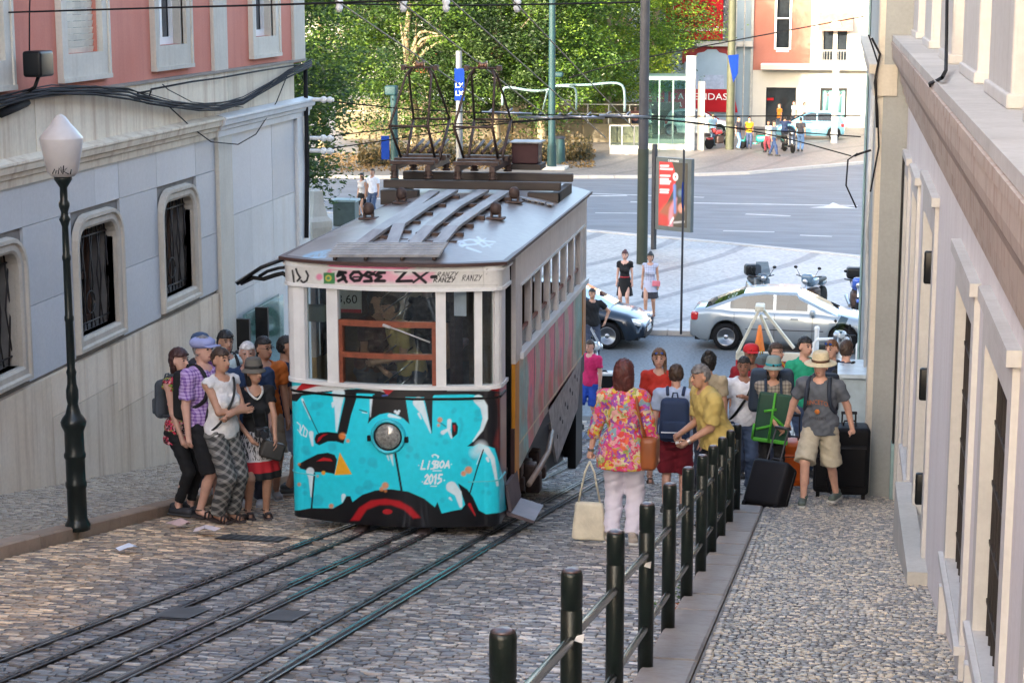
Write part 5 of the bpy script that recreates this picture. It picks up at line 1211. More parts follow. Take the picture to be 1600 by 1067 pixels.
def person(label, pos, face, H=1.72, sex='m', tone='fair', hair=('short', (.03,.02,.015)), top=None, legs=None, shoes=((.03,.03,.03), 'shoe'),
           hands=(None, None), stride=0, lean=0, head=(0, 0), vox=.0135, build=1.0, group='people on the street', extras=None, feet=None, grip=(0,0), low=False, z=None, twist=0):
    """face: heading angle in degrees, 0 = towards the camera, 90 = towards picture right. local frame: +y is the person's back"""
    k = H/1.75; f = sex == 'f'; up = np.array([0,0,1.])
    rz = math.radians(face)
    p = Vector(pos); zz_ = z if z is not None else (zg(p.y) if p.y < 37 else .0)
    T = thing('person', label, 'person', (p.x, p.y, zz_+.0), rz, group)
    sw = (.165 if f else .19)*k*build**.5; hw = .095*k
    hip = np.array([0,0,.92*k]); Rl = rot3(0, lean)      # lean > 0 bends towards -y (forward)
    def up_(v): return hip + Rl@(np.array(v)*k*np.array([1,1,1]))
    neck = up_((0,.01,.53)); chest = up_((0,.0,.36)); waist = up_((0,0,.15)); head_c = up_((0,-.015,.70)) 
    Rh = rot3(math.radians(head[0]), math.radians(head[1])+lean*.6)
    head_c = neck + (Rl@np.array([0,-.005,.06]))*k + Rh@np.array([0,-.012,.115])*k
    sh = [up_((s*sw/k, .01, .485)) for s in (-1, 1)]
    # legs
    st = stride; ft = feet or [(-.10, -st, 0), (.10, st, 0)]
    hipj = [np.array([s*hw, 0, .92*k-.01]) for s in (-1, 1)]
    kn = []; an = []
    for i in (0, 1):
        tx, ty, tz = ft[i]; slope_z = 0
        if p.y < 37:      # keep the shoe on the slope
            wy = p.y + math.sin(rz)*tx*k+math.cos(rz)*ty*k; slope_z = zg(wy)-zg(p.y)
        a = np.array([tx*k, ty*k, .075*k+tz+slope_z+.02]); kk, aa = ik(hipj[i], a, .44*k, .42*k, (0, -1, .05)); kn.append(kk); an.append(aa)
    # arms: targets in local space (metres, relative to height 1.75), None = hanging
    el = []; wr = []
    for i, s in enumerate((-1, 1)):
        t = hands[i]; hint = (s*.3, .9, -.2)
        if t is None: t = (s*(sw/k+.06), -.02-lean*.3, .80)
        if len(t) > 3: hint = t[3:6]
        e, w = ik(sh[i], np.array(t[:3])*k, .29*k, .255*k, hint); el.append(e); wr.append(w)
    arm_r = (.040 if f else .047)*k*build**.5; g = build
    pal = []
    for i in (0, 1):
        d = wr[i]-el[i]; d /= np.linalg.norm(d)+1e-9; pal.append(wr[i]+d*.075*k)
    lo = np.min(np.array([*an, *el, *wr, *pal, head_c, *kn, *sh]), 0)-.17*k; hi = np.max(np.array([*an, *el, *wr, *pal, head_c, *kn, *sh]), 0)+.17*k
    lo[2] = min(an[0][2], an[1][2])-.12; hi[2] = head_c[2]+.17*k; lo[1] -= .08; hi[1] += .04
    def grid(lo, hi, h):
        n = np.ceil((hi-lo)/h).astype(int)+1; ax = [lo[i]+h*np.arange(n[i]) for i in range(3)]
        return np.stack(np.meshgrid(*ax, indexing='ij'), -1).reshape(-1, 3), n
    def mk(name, fn, lo, hi, h, mat, parent=T, **pr):
        lo = np.array(lo, float); hi = np.array(hi, float); P, n = grid(lo, hi, h); D = fn(P).reshape(n)
        D[0] = D[-1] = 1; D[:, 0] = D[:, -1] = 1; D[:, :, 0] = D[:, :, -1] = 1
        if not (D < 0).any(): return None
        V, Q = surface_nets(D, lo, h); m = MATS_np(name, V, Q, mat, parent); return m
    def MATS_np(name, V, Q, mat, parent):
        me = bpy.data.meshes.new(name); me.vertices.add(len(V)); me.vertices.foreach_set('co', V.astype(np.float32).ravel())
        me.loops.add(Q.size); me.loops.foreach_set('vertex_index', Q.astype(np.int32).ravel()); me.polygons.add(len(Q)); me.polygons.foreach_set('loop_start', np.arange(0, Q.size, 4, dtype=np.int32))
        me.update(calc_edges=True); me.polygons.foreach_set('use_smooth', np.ones(len(Q), bool)); me.materials.append(mat); return link(name, me, parent)
    bust = .0
    def torso(P, o=0.0, zc=None):
        R = Rl
        if zc: P = P.copy(); P[:, 2] = np.maximum(P[:, 2], zc)
        cw = (.135 if f else .155)*k*g; 
        d = ell(P, chest+Rl@np.array([0,.005,.02])*k, (cw+o, (.095 if f else .11)*k*g+o, .20*k+o), R)
        d = smin(d, ell(P, waist, ((.115 if f else .14)*k*g+o, (.085 if f else .105)*k*g*(1.12 if g > 1.05 else 1)+o, .17*k+o), R), .06)
        d = smin(d, ell(P, hip+np.array([0,.015,.0])*k, ((.165 if f else .155)*k*g**.7+o, (.115 if f else .11)*k*g+o, .13*k+o)), .06)
        for i in (0, 1): d = smin(d, cap(P, neck+Rl@np.array([0,.01,-.06])*k, sh[i], .055*k+o, .052*k+o), .05)
        if f:
            for s in (-1, 1): d = smin(d, ell(P, up_((s*.065, -.085, .31)), (.06*k+o, .05*k+o, .06*k+o), R), .03)
        return d
    def armd(P, i, o=0, upto=2.0, ro=0):
        d = cap(P, sh[i], el[i], arm_r*1.08+o+ro*.4, arm_r*.86+o+ro)
        if upto > 1: d = smin(d, cap(P, el[i], wr[i], arm_r*.88+o, arm_r*.58+o), .015)
        return d
    def legd(P, i, o=0, lower=True, w=0):
        th = (.082 if f else .080)*k*g**.5
        d = cap(P, hipj[i]+np.array([0,.01,-.02]), kn[i], th+o, .058*k+o+w)
        if lower: d = smin(d, cap(P, kn[i], an[i], .055*k+o+w, .036*k+o+w), .02); d = smin(d, cap(P, kn[i]*.7+an[i]*.3+np.array([0,.018,0]), kn[i]*.45+an[i]*.55+np.array([0,.01,0]), .048*k+o+w, .038*k+o+w), .02)
        return d
    hr = np.array([.074, .092, .112])*k
    def headd(P, o=0):
        d = ell(P, head_c+Rh@np.array([0,.008,.02])*k, hr*np.array([1,1,.9])+o, Rh)
        d = smin(d, ell(P, head_c+Rh@np.array([0,-.03,-.055])*k, np.array([.052,.058,.062])*k+o, Rh), .03)
        return d
    def body(P):
        d = torso(P); 
        for i in (0, 1):
            d = smin(d, armd(P, i), .03); d = smin(d, legd(P, i), .03)
            v = pal[i]-wr[i]; d = smin(d, cap(P, wr[i]+v*.15, pal[i]-v*.05, .026*k, .031*k), .015)
            d = smin(d, cap(P, an[i]+np.array([0,.02,-.02])*k, an[i]+np.array([0,-.11,-.05])*k, .032*k, .026*k), .02)
        d = smin(d, cap(P, neck+np.array([0,.01,-.04])*k, head_c+Rh@np.array([0,.02,-.05])*k, .052*k if not f else .045*k, .05*k if not f else .042*k), .02)
        d = smin(d, headd(P), .012)
        d = smin(d, cap(P, head_c+Rh@np.array([0,-.088,.01])*k, head_c+Rh@np.array([0,-.108,-.026])*k, .009*k, .014*k), .01)
        for s in (-1, 1):
            d = np.minimum(d, ell(P, head_c+Rh@np.array([s*.076,.012,-.005])*k, np.array([.012,.022,.032])*k, Rh))
            q = cap(P, head_c+Rh@np.array([s*.022,-.098,.018])*k, head_c+Rh@np.array([s*.042,-.092,.018])*k, .010*k, .009*k); d = np.maximum(d, -q)
        return d
    B = mk('body', body, lo, hi, vox, skin(tone))
    # fingers, joined into the body mesh as five tapered bent tubes a hand
    fm = MB()
    for i, s in enumerate((-1, 1)):
        d = Vector(pal[i]-wr[i]).normalized(); inward = Vector((-s, -.25, 0)); n = (inward-d*inward.dot(d)).normalized(); side_ = d.cross(n).normalized()
        c_ = grip[i]; curl = .35+1.1*c_; root = Vector(pal[i])
        for q in range(4):
            L = (.072, .080, .075, .058)[q]*k; off = (q-1.5)*.0185*k
            a = root+side_*off-d*.012*k; d1 = (d*math.cos(curl*.5)+n*math.sin(curl*.5)); d2 = (d*math.cos(curl*1.4)+n*math.sin(curl*1.4)); d3 = (d*math.cos(curl*2.1)+n*math.sin(curl*2.1))
            b = a+d1*L*.45; c = b+d2*L*.32; e = c+d3*L*.25; fm.tube([a-d*.01, b, c, e], .009, 5, rr=[.0095*k, .009*k, .008*k, .0055*k])
        tb = Vector(wr[i])+d*.03*k-side_*.022*k+n*.008; sgn = -1
        t1 = (d*.65-side_*.7+n*.3).normalized(); t2 = (d*.9-side_*.1+n*.5).normalized()
        fm.tube([tb, tb+t1*.035*k, tb+t1*.035*k+t2*.032*k, tb+t1*.035*k+t2*.055*k], .011, 5, rr=[.014*k, .0115*k, .0105*k, .007*k])
    me2 = mesh_of('fingers', fm.v, fm.f, skin(tone), fm.m, fm.sm)
    bm = bmesh.new(); bm.from_mesh(B.data); bm.from_mesh(me2); bm.to_mesh(B.data); bm.free(); bpy.data.meshes.remove(me2)
    for q in B.data.polygons: q.use_smooth = True
    # clothes
    def ncut(P, r=.075, dz=-.015): 
        q = P-(neck+Rl@np.array([0,-.03,.03])*k); return -(np.sqrt(q[:,0]**2+(q[:,1]*1.0)**2+(q[:,2]*1.0)**2)-r*k)
    top_hem = .86
    if top:
        tm, o = top['mat'], top.get('o', .014); sl_ = top.get('sleeve', .55); hem = top.get('hem', .88)*k; neckr = top.get('neck', .078); flare = top.get('flare', 0)
        def shirt(P):
            oo = o+np.clip((1.1*k-P[:, 2])*.10*flare, 0, .2)
            d = torso(P, 0, .95*k if top.get('box') or hem < .88*k else None)-oo
            if top.get('box'): d = smin(d, ell(P, hip+np.array([0,.01,.06])*k, (.17*k*g, .13*k*g, .16*k)), .05)
            d = np.maximum(d, ncut(P, neckr))
            # above shoulder line keep only collar zone
            for i in (0, 1):
                if sl_ > 0:
                    ax = el[i]-sh[i]; L = np.linalg.norm(ax); n = ax/L
                    if sl_ <= 1:
                        a = cap(P, sh[i], sh[i]+ax*1.05, arm_r*1.08+o, arm_r*.95+o+.014); a = np.maximum(a, (P-sh[i])@n-L*sl_); d = smin(d, a, .02)
                    else:
                        a = cap(P, sh[i], el[i], arm_r*1.08+o, arm_r+o); v = wr[i]-el[i]; L2 = np.linalg.norm(v); n2 = v/L2
                        b = np.maximum(cap(P, el[i], wr[i], arm_r+o, arm_r*.75+o), (P-el[i])@n2-L2*(sl_-1)); d = smin(d, smin(a, b, .01), .02)
                else:
                    s = (-1, 1)[i]; d = np.maximum(d, -(cap(P, sh[i]+np.array([s*.03,0,-.03]), sh[i]+np.array([s*.09,0,-.05]), .05*k, .10*k)))
            if top.get('vest'): pass
            d0 = d; w = .006*np.sin(P[:, 2]*34+P[:, 0]*22+3*np.sin(P[:, 0]*9))*np.sin(P[:, 0]*27+P[:, 1]*17)+.0028*np.sin(P[:, 2]*85-P[:, 0]*60+4*np.sin(P[:, 1]*12)); return np.maximum(np.maximum(d0+w, ncut(P, neckr)), hem-P[:, 2])
        l2 = lo.copy(); h2 = hi.copy(); l2[2] = hem-.03; h2[2] = max(neck[2], sh[0][2], sh[1][2])+.10
        ms = [np.array(q) for q in (*sh, *el, *wr)] if sl_ > 1 else [np.array(q) for q in (*sh, *el)]
        xs = np.array(ms); l2[0] = min(xs[:,0].min(), -.22*k*g)-.09; h2[0] = max(xs[:,0].max(), .22*k*g)+.09; l2[1] = min(xs[:,1].min(), -.2)-.09; h2[1] = max(xs[:,1].max(), .2)+.09; l2[2] = min(l2[2], hem-.03)
        mk(top.get('name', 'shirt'), shirt, l2, h2, vox, tm)
    if legs:
        kind = legs['kind']; lm = legs['mat']
        if kind in ('trousers', 'shorts'):
            end = legs.get('end', 1.0 if kind == 'trousers' else .0); w = legs.get('w', .018 if kind == 'trousers' else .03)
            def pants(P):
                d = ell(P, hip+np.array([0,.015,-.02])*k, ((.165 if f else .16)*k*g**.8+.012, (.115)*k*g+.014, .13*k))
                for i in (0, 1):
                    ax = kn[i]-hipj[i]; L = np.linalg.norm(ax); n = ax/L
                    if kind == 'shorts': a = np.maximum(cap(P, hipj[i]+np.array([0,.01,0]), kn[i]+ax*.1, .088*k*g**.5+.012, .066*k+.012+w), (P-hipj[i])@n-L*(.93+end))
                    else:
                        v = an[i]-kn[i]; L2 = np.linalg.norm(v); n2 = v/L2; a = cap(P, hipj[i]+np.array([0,.01,0]), kn[i], .086*k*g**.5+.012, .062*k+w)
                        b = np.maximum(cap(P, kn[i], an[i]+v*.05, .060*k+w, .043*k+w), (P-kn[i])@n2-L2*end); a = smin(a, b, .02)
                    d = smin(d, a, .03)
                w2 = .006*np.sin(P[:, 2]*36+P[:, 0]*23)*np.sin(P[:, 1]*25+P[:, 2]*11)+.0025*np.sin(P[:, 2]*95+P[:, 0]*40); return np.maximum(d+w2, P[:, 2]-(.99*k))
            l2 = lo.copy(); h2 = hi.copy(); h2[2] = 1.03*k; xs = np.array([*kn, *an, *hipj]); l2[0] = xs[:,0].min()-.13-.05*g; h2[0] = xs[:,0].max()+.13+.05*g; l2[1] = xs[:,1].min()-.15*g-.03; h2[1] = xs[:,1].max()+.15*g+.03
            mk(kind, pants, l2, h2, vox, lm)
        if kind == 'skirt':
            z0, z1, r0, r1 = legs.get('hem', .45)*k, legs.get('top', 1.0)*k, legs.get('r0', .24)*k, .135*k
            def skirt(P):
                t = np.clip((z1-P[:, 2])/(z1-z0), 0, 1); r = r1+(r0-r1)*t**.8; a = np.arctan2(P[:, 1], P[:, 0]); r = r*(1+.05*t*np.sin(a*11)); q = np.hypot(P[:, 0]/1.15, P[:, 1]/.85)
                return np.maximum(np.maximum((q-r)*.8, z0-P[:, 2]), P[:, 2]-z1)
            mk('skirt', skirt, (-r0*1.3-.03, -r0-.03, z0-.03), (r0*1.3+.03, r0+.03, z1+.03), vox, lm)
    # shoes
    sm_ = MB(); scol, styp = shoes
    smt = M('shoe_%02d%02d%02d' % tuple(int(c*99) for c in scol), scol, .6, var=.2)
    for i in (0, 1):
        a = an[i]; yaw = math.radians((-8, 8)[i]); gz = a[2]-.075*k
        if styp == 'sandal':
            o = MB(); c = Vector((a[0], a[1]-.05*k, gz+.004)); o.rbox(c, (.085*k, .25*k, .022), .011, 2, R=Matrix.Rotation(-yaw, 3, 'Z'))
            for dy in (-.085, -.04): o.tube([c+Vector((sx*.042*k, dy*k, .0 if abs(sx) == 1 else .058*k)) for sx in (-1, -.6, 0, .6, 1)], .009, 4)
            o.tube([Vector((a[0]+.045*k*math.cos(q), a[1]+.005+.045*k*math.sin(q), a[2]+.0)) for q in [j*.7 for j in range(9)]], .007, 4)
            o.build('sandal', smt, T, world=False)
        else:
            o = MB(); c = Vector((a[0], a[1]-.045*k, gz+.035)); R = Matrix.Rotation(-yaw, 3, 'Z')
            o.rbox(c, (.09*k, .275*k, .075), .036, 3, R=R); o.rbox(c+Vector((0,.07*k,.035)), (.082*k, .12*k, .085), .034, 3, R=R)
            s_ = o.build('shoe', smt, T, world=False); MB().rbox(c+Vector((0,0,-.03)), (.096*k, .285*k, .022), .01, 2, R=R).build('sole', M('sole_pale' if sum(scol) > .2 else 'sole_dark', (.5,.5,.48) if sum(scol) > .2 else (.05,.05,.05), .7), s_, world=False)
    # hair, face
    def HP(x, y, z_): return head_c+Rh@np.array([x, y, z_])*k
    style, hc = hair[0], hair[1]
    hm = hairm('%02d%02d%02d' % tuple(int(c*99) for c in hc), hc); hb = vox*.85
    if style != 'bald':
        def hf(P):
            q = (P-head_c)@Rh/k
            d = headd(P, .013*k if style == 'short' else .022*k)
            # open the face: keep above the brow line / behind the ears
            front = -(q[:, 1]+.035); brow = q[:, 2]-.062
            facecut = np.minimum(.0+(-.028-q[:, 1])*-1, 0)
            keep = np.maximum(-(q[:, 1]+.015), -(q[:, 2]-(.062+q[:, 1]*.0)))      # negative where behind ears or above the brow
            keep = np.minimum(-(q[:, 1]-.0)-.0, -(q[:, 2]-.06)) 
            keep = np.maximum(np.minimum(-(q[:, 1]-.012), -(q[:, 2]-.055)), -q[:, 2]-(.055 if style == 'short' else 9))
            d = np.maximum(d, keep*k)
            if style in ('bob', 'long', 'fullbob'):
                L = {'bob': .11, 'fullbob': .12, 'long': .24}[style]; wd = {'bob': .085, 'fullbob': .10, 'long': .08}[style]
                e = ell(P, HP(0, .035, -.02-L*.3), np.array([wd, .062 if style != 'fullbob' else .085, .10+L*.5])*k, Rh)
                e = np.maximum(e, -(q[:, 1]+.0)*k); d = smin(d, e, .02)
            if style in ('bun',): d = smin(d, ell(P, HP(0, .055, .125), np.array([.045,.045,.04])*k, Rh), .01)
            if style in ('pony', 'braid'): d = smin(d, cap(P, HP(.0 if style == 'pony' else .07, .07 if style == 'pony' else .02, -.02), HP(.0 if style == 'pony' else .085, .08 if style == 'pony' else -.03, -.2), .03*k, .02*k), .02)
            return d + .006*np.sin(P[:, 0]*120+4*np.sin(P[:, 2]*40))*np.sin(P[:, 1]*110+P[:, 2]*30)
        c = head_c; mk('hair', hf, c-np.array([.2,.2,.30 if style in ('long','braid','pony') else .22])*k, c+np.array([.2,.2,.2])*k, min(hb, .0115), hm)
    if not low:
        fc = MB()
        for s in (-1, 1): fc.sphere(HP(s*.031, -.083, .014), .0115*k, 8, 6, sc=(1.2,.6,.65))
        fc.build('eyes', M('eye_dark', (.04,.03,.03), .3), T, world=False)
        bw = MB()
        for s in (-1, 1): bw.tube([HP(s*.016,-.090,.036), HP(s*.034,-.087,.041), HP(s*.052,-.074,.036)], .0045*k, 4)
        bw.build('eyebrows', hm if style != 'bald' else MATS.get('hair_brow') or hairm('brow', (.06,.04,.03)), T, world=False)
        MB().tube([HP(-.024,-.083,-.060), HP(-.010,-.090,-.057), HP(.010,-.090,-.057), HP(.024,-.083,-.060)], .0055*k, 5).build('lips', M('lips', (.42,.13,.11), .5), T, world=False)
    info = dict(T=T, k=k, head=HP, Rh=Matrix(Rh.tolist()), Rl=Matrix(Rl.tolist()), up=up_, sh=sh, el=el, wr=wr, pal=pal, hip=hip, neck=neck, g=g, kn=kn, an=an)
    if extras: extras(info)
    return info
def world_pt(I, v):
    T = I['T']; v = Vector(v); return Matrix.Rotation(T.rotation_euler.z, 3, 'Z') @ v + Vector(T.location)
# --- wearables (parts of a person)
def cap_hat(I, mat, kind='baseball', name='cap'):
    k, HP, R, T = I['k'], I['head'], I['Rh'], I['T']; mb = MB()
    if kind == 'baseball' or kind == 'flat':
        prof = [(.103*k,-.01),(.105*k,.02),(.098*k,.055),(.075*k,.085),(.035*k,.1),(0,.103)]
        if kind == 'flat': prof = [(.105*k,-.01),(.122*k,.02),(.118*k,.05),(.085*k,.072),(.03*k,.078),(0,.078)]
        mb.lathe(prof, HP(0,.012,.04), 18, axis=R)
        mb.rbox(Vector(HP(0,-.125 if kind == 'baseball' else -.11,.045)), (.14*k,.10*k,.014), .006, 2, R=R)
        o = mb.build(name, mat, T, world=False)
    return o
def brim_hat(I, mat, crown=.105, h=.11, brim=.17, droop=.02, band=None, dent=True):
    k, HP, R, T = I['k'], I['head'], I['Rh'], I['T']; c = HP(0,.008,.045)
    prof = [(brim*k,-droop),(brim*k*.99,-droop+.006),(brim*.8*k,-.002),(crown*k,.008),(crown*.98*k,.04),(crown*.9*k,h*.8),(crown*.75*k,h),(crown*.35*k,h*.97),(0,h*.9)]
    o = MB().lathe(prof, c, 24, axis=R).build('hat', mat, T, world=False)
    if band: MB().lathe([((crown+.003)*k,.012),((crown+.004)*k,.035),((crown)*k,.037)], c, 24, axis=R).build('hat_band', band, o, world=False)
    return o
def backpack(I, mat, size=(.30,.16,.42), z=.30, strap=None, name='backpack'):
    k, T, R, up = I['k'], I['T'], I['Rl'], I['up']; w, d, h = size
    c = Vector(up((0, .13*I['g']+d/2/k, z))); o = MB().rbox(c, (w, d, h), .06, 3, R=R, taper=-.06).build(name, mat, T, world=False)
    MB().rbox(c+R @ Vector((0, d/2+.01, -h*.2)), (w*.8, .05, h*.42), .03, 2, R=R).build('pocket', mat, o, world=False)
    sm = strap or mat
    for s in (-1, 1):
        g = I['g']; pts = [up((s*.085, .12*g, .50)), up((s*.095, .04, .565)), up((s*.095, -.06, .535)), up((s*.10, -.135*g, .42)), up((s*.12, -.12*g, .26)), up((s*.15, .03, .16)), up((s*.12, .12*g, .14))]
        MB().tube(smooth_pts(pts), .019*k, 6).build('strap', sm, T, world=False)
    MB().tube([c+R @ Vector((-.03,-.02,h/2)), c+R @ Vector((-.02,-.03,h/2+.05)), c+R @ Vector((.02,-.03,h/2+.05)), c+R @ Vector((.03,-.02,h/2))], .009, 5).build('carry_loop', sm, o, world=False)
    return o
def smooth_pts(p, n=3):
    p = [Vector(q) for q in p]; out = []
    for i in range(len(p)-1):
        p0, p1, p2, p3 = p[max(i-1, 0)], p[i], p[i+1], p[min(i+2, len(p)-1)]
        for j in range(n):
            t = j/n; out.append(.5*((2*p1)+(p2-p0)*t+(2*p0-5*p1+4*p2-p3)*t*t+(3*p1-p0-3*p2+p3)*t**3))
    return out+[p[-1]]
def cross_strap(I, mat, s=1, r=.012):
    up, g = I['up'], I['g']; MB().tube(smooth_pts([up((-s*.14,.03,.50)), up((-s*.10,-.07,.52)), up((-s*.03,-.125*g-.02,.38)), up((s*.07,-.13*g-.02,.22)), up((s*.15,-.08,.08)), up((s*.17,.03,.03)), up((s*.08,.12*g,.2)), up((-s*.06,.125*g,.40)), up((-s*.14,.03,.50))]), r, 6).build('strap', mat, I['T'], world=False)
def glasses(I, sun_=False, up_hair=False):
    k, HP, T = I['k'], I['head'], I['T']; m = M('spectacle_frame', (.02,.02,.02), .3); y, z = (-.098, .014) if not up_hair else (-.085, .085)
    o = MB()
    for s in (-1, 1):
        o.tube([HP(s*.032+.022*math.cos(a), y, z+.016*math.sin(a)) for a in [j*math.pi/5 for j in range(10)]], .003, 4, closed=True); o.tube([HP(s*.054, y, z), HP(s*.078, .0, z)], .003, 4)
    o.tube([HP(-.01, y, z), HP(.01, y, z)], .003, 4); g = o.build('glasses', m, T, world=False)
    if sun_:
        l = MB()
        for s in (-1, 1): l.sphere(HP(s*.032, y, z), .02, 8, 4, sc=(1,.15,.75))
        l.build('lens', M('blue_lens', (.05,.12,.5), .1), g, world=False)
def watch(I, i):
    w = Vector(I['wr'][i]); d = (Vector(I['wr'][i])-Vector(I['el'][i])).normalized(); MB().cyl(w-d*.015, w+d*.012, .034*I['k'], n=12).build('wristwatch', m_steel, I['T'], world=False)
# checked and printed fabrics
def print_mat(name, cols, scale=9, kind='voronoi', rough=.85):
    m = bpy.data.materials.new(name); m.use_nodes = True; n = m.node_tree.nodes; l = m.node_tree.links; b = n['Principled BSDF']; b.inputs['Roughness'].default_value = rough
    tc = n.new('ShaderNodeTexCoord'); z = n.new('ShaderNodeTexNoise'); z.inputs['Scale'].default_value = scale*.8; l.new(tc.outputs['Object'], z.inputs['Vector'])
    ad = n.new('ShaderNodeMix'); ad.data_type = 'RGBA'; ad.blend_type = 'LINEAR_LIGHT'; ad.inputs[0].default_value = .12; l.new(tc.outputs['Object'], ad.inputs[6]); l.new(z.outputs['Color'], ad.inputs[7])
    v = n.new('ShaderNodeTexVoronoi'); v.inputs['Scale'].default_value = scale; l.new(ad.outputs[2], v.inputs['Vector'])
    sp = n.new('ShaderNodeSeparateColor'); l.new(v.outputs['Color'], sp.inputs[0])
    r = n.new('ShaderNodeValToRGB'); r.color_ramp.interpolation = 'CONSTANT'; e = r.color_ramp.elements
    e[0].color = cols[0]+(1,); e[1].color = cols[-1]+(1,); e[1].position = (len(cols)-1)/len(cols)
    for i, c in enumerate(cols[1:-1]): q = e.new((i+1)/len(cols)); q.color = c+(1,)
    l.new(sp.outputs[0], r.inputs[0]); l.new(r.outputs[0], b.inputs['Base Color']); return m
def check_mat(name, c1, c2, sc=.018, diag=False, vertical_bands=None):
    m = bpy.data.materials.new(name); m.use_nodes = True; n = m.node_tree.nodes; l = m.node_tree.links; b = n['Principled BSDF']; b.inputs['Roughness'].default_value = .85
    tc = n.new('ShaderNodeTexCoord'); mp = n.new('ShaderNodeMapping'); mp.inputs['Scale'].default_value = (1/sc,)*3
    if diag: mp.inputs['Rotation'].default_value = (0, math.radians(45), 0)
    l.new(tc.outputs['Object'], mp.inputs[0]); s = n.new('ShaderNodeSeparateXYZ'); l.new(mp.outputs[0], s.inputs[0]); o = []
    for ax in ('X', 'Z'):
        f = n.new('ShaderNodeMath'); f.operation = 'PINGPONG'; f.inputs[1].default_value = 1; l.new(s.outputs[ax], f.inputs[0]); g = n.new('ShaderNodeMath'); g.operation = 'GREATER_THAN'; g.inputs[1].default_value = .62; l.new(f.outputs[0], g.inputs[0]); o.append(g.outputs[0])
    a = n.new('ShaderNodeMath'); a.operation = 'ADD'; l.new(o[0], a.inputs[0]); l.new(o[1], a.inputs[1]); h = n.new('ShaderNodeMath'); h.operation = 'MULTIPLY'; h.inputs[1].default_value = .55; l.new(a.outputs[0], h.inputs[0])
    x = n.new('ShaderNodeMix'); x.data_type = 'RGBA'; x.inputs[6].default_value = c1+(1,); x.inputs[7].default_value = c2+(1,); l.new(h.outputs[0], x.inputs[0]); l.new(x.outputs[2], b.inputs['Base Color']); return m
def band_mat(name, stops, noise_=None):
    """colour bands by height above the feet"""
    m = bpy.data.materials.new(name); m.use_nodes = True; n = m.node_tree.nodes; l = m.node_tree.links; b = n['Principled BSDF']; b.inputs['Roughness'].default_value = .85
    tc = n.new('ShaderNodeTexCoord'); s = n.new('ShaderNodeSeparateXYZ'); l.new(tc.outputs['Object'], s.inputs[0]); mr = n.new('ShaderNodeMapRange'); mr.inputs['From Max'].default_value = 2; l.new(s.outputs['Z'], mr.inputs['Value'])
    r = n.new('ShaderNodeValToRGB'); r.color_ramp.interpolation = 'CONSTANT'; e = r.color_ramp.elements
    e[0].color = stops[0][1]+(1,); e[0].position = 0; e[1].position = stops[1][0]/2; e[1].color = stops[1][1]+(1,)
    for z_, c in stops[2:]: q = e.new(z_/2); q.color = c+(1,)
    l.new(mr.outputs[0], r.inputs[0]); out = r.outputs[0]
    if noise_:
        v = n.new('ShaderNodeTexNoise'); v.inputs['Scale'].default_value = 70; mp = n.new('ShaderNodeMapping'); mp.inputs['Scale'].default_value = (1,1,.25); l.new(tc.outputs['Object'], mp.inputs[0]); l.new(mp.outputs[0], v.inputs['Vector'])
        g = n.new('ShaderNodeMath'); g.operation = 'GREATER_THAN'; g.inputs[1].default_value = .52; l.new(v.outputs['Fac'], g.inputs[0]); lim = n.new('ShaderNodeMath'); lim.operation = 'GREATER_THAN'; lim.inputs[1].default_value = noise_[0]; l.new(s.outputs['Z'], lim.inputs[0])
        mu = n.new('ShaderNodeMath'); mu.operation = 'MULTIPLY'; l.new(g.outputs[0], mu.inputs[0]); l.new(lim.outputs[0], mu.inputs[1]); x = n.new('ShaderNodeMix'); x.data_type = 'RGBA'; l.new(mu.outputs[0], x.inputs[0]); l.new(out, x.inputs[6]); x.inputs[7].default_value = noise_[1]+(1,); out = x.outputs[2]
    l.new(out, b.inputs['Base Color']); return m
def proj1(v):
    a, b = proj_np(np.array([v[0]]), np.array([v[1]]), np.array([v[2]])); return a[0], b[0]
def ground_at(x, y):
    if y < 37: return zg(y)+(.115 if x < KL or x > KR+.15 else .016)
    if any(False for _ in ()): return 0
    return .11 if (y > 46.9 and y < np.interp(x, [p[0] for p in near_edge], [p[1] for p in near_edge])) or y > np.interp(x, [p[0] for p in far_edge], [p[1] for p in far_edge]) else .01
def place(px, ptop, Y):
    """stand somebody at distance Y under this pixel; also gives the height that puts the head top there"""
    if Y > 37:
        H = 1.72 if ptop > 0 else 1.7; q = on_y(px, ptop+3000/Y*.8, Y); return (q.x, Y, ground_at(q.x, Y))
    q = on_y(px, ptop, Y); g = ground_at(q.x, Y); global HT_; HT_ = min(max(q.z-g, 1.5), 1.9); return (q.x, Y, g)
def hair_top(extra=.0): return max(1.5, min(1.88, HT_-extra))
def feet(px, py, plaza=False, dz=0):
    q = on_z(px, py, .05) if plaza else on_g(px, py, dz); return (q.x, q.y, ground_at(q.x, q.y))
cot = lambda nm, c, **k: fabric(nm, c, **k)
def tee(nm, c, **k): d = dict(mat=fabric(nm, c), sleeve=.6, o=.016, box=True); d.update(k); return d
BLKH, BRNH, GRYH, WHTH, REDH = (.012,.010,.009), (.05,.028,.016), (.22,.20,.19), (.62,.60,.57), (.075,.018,.014)
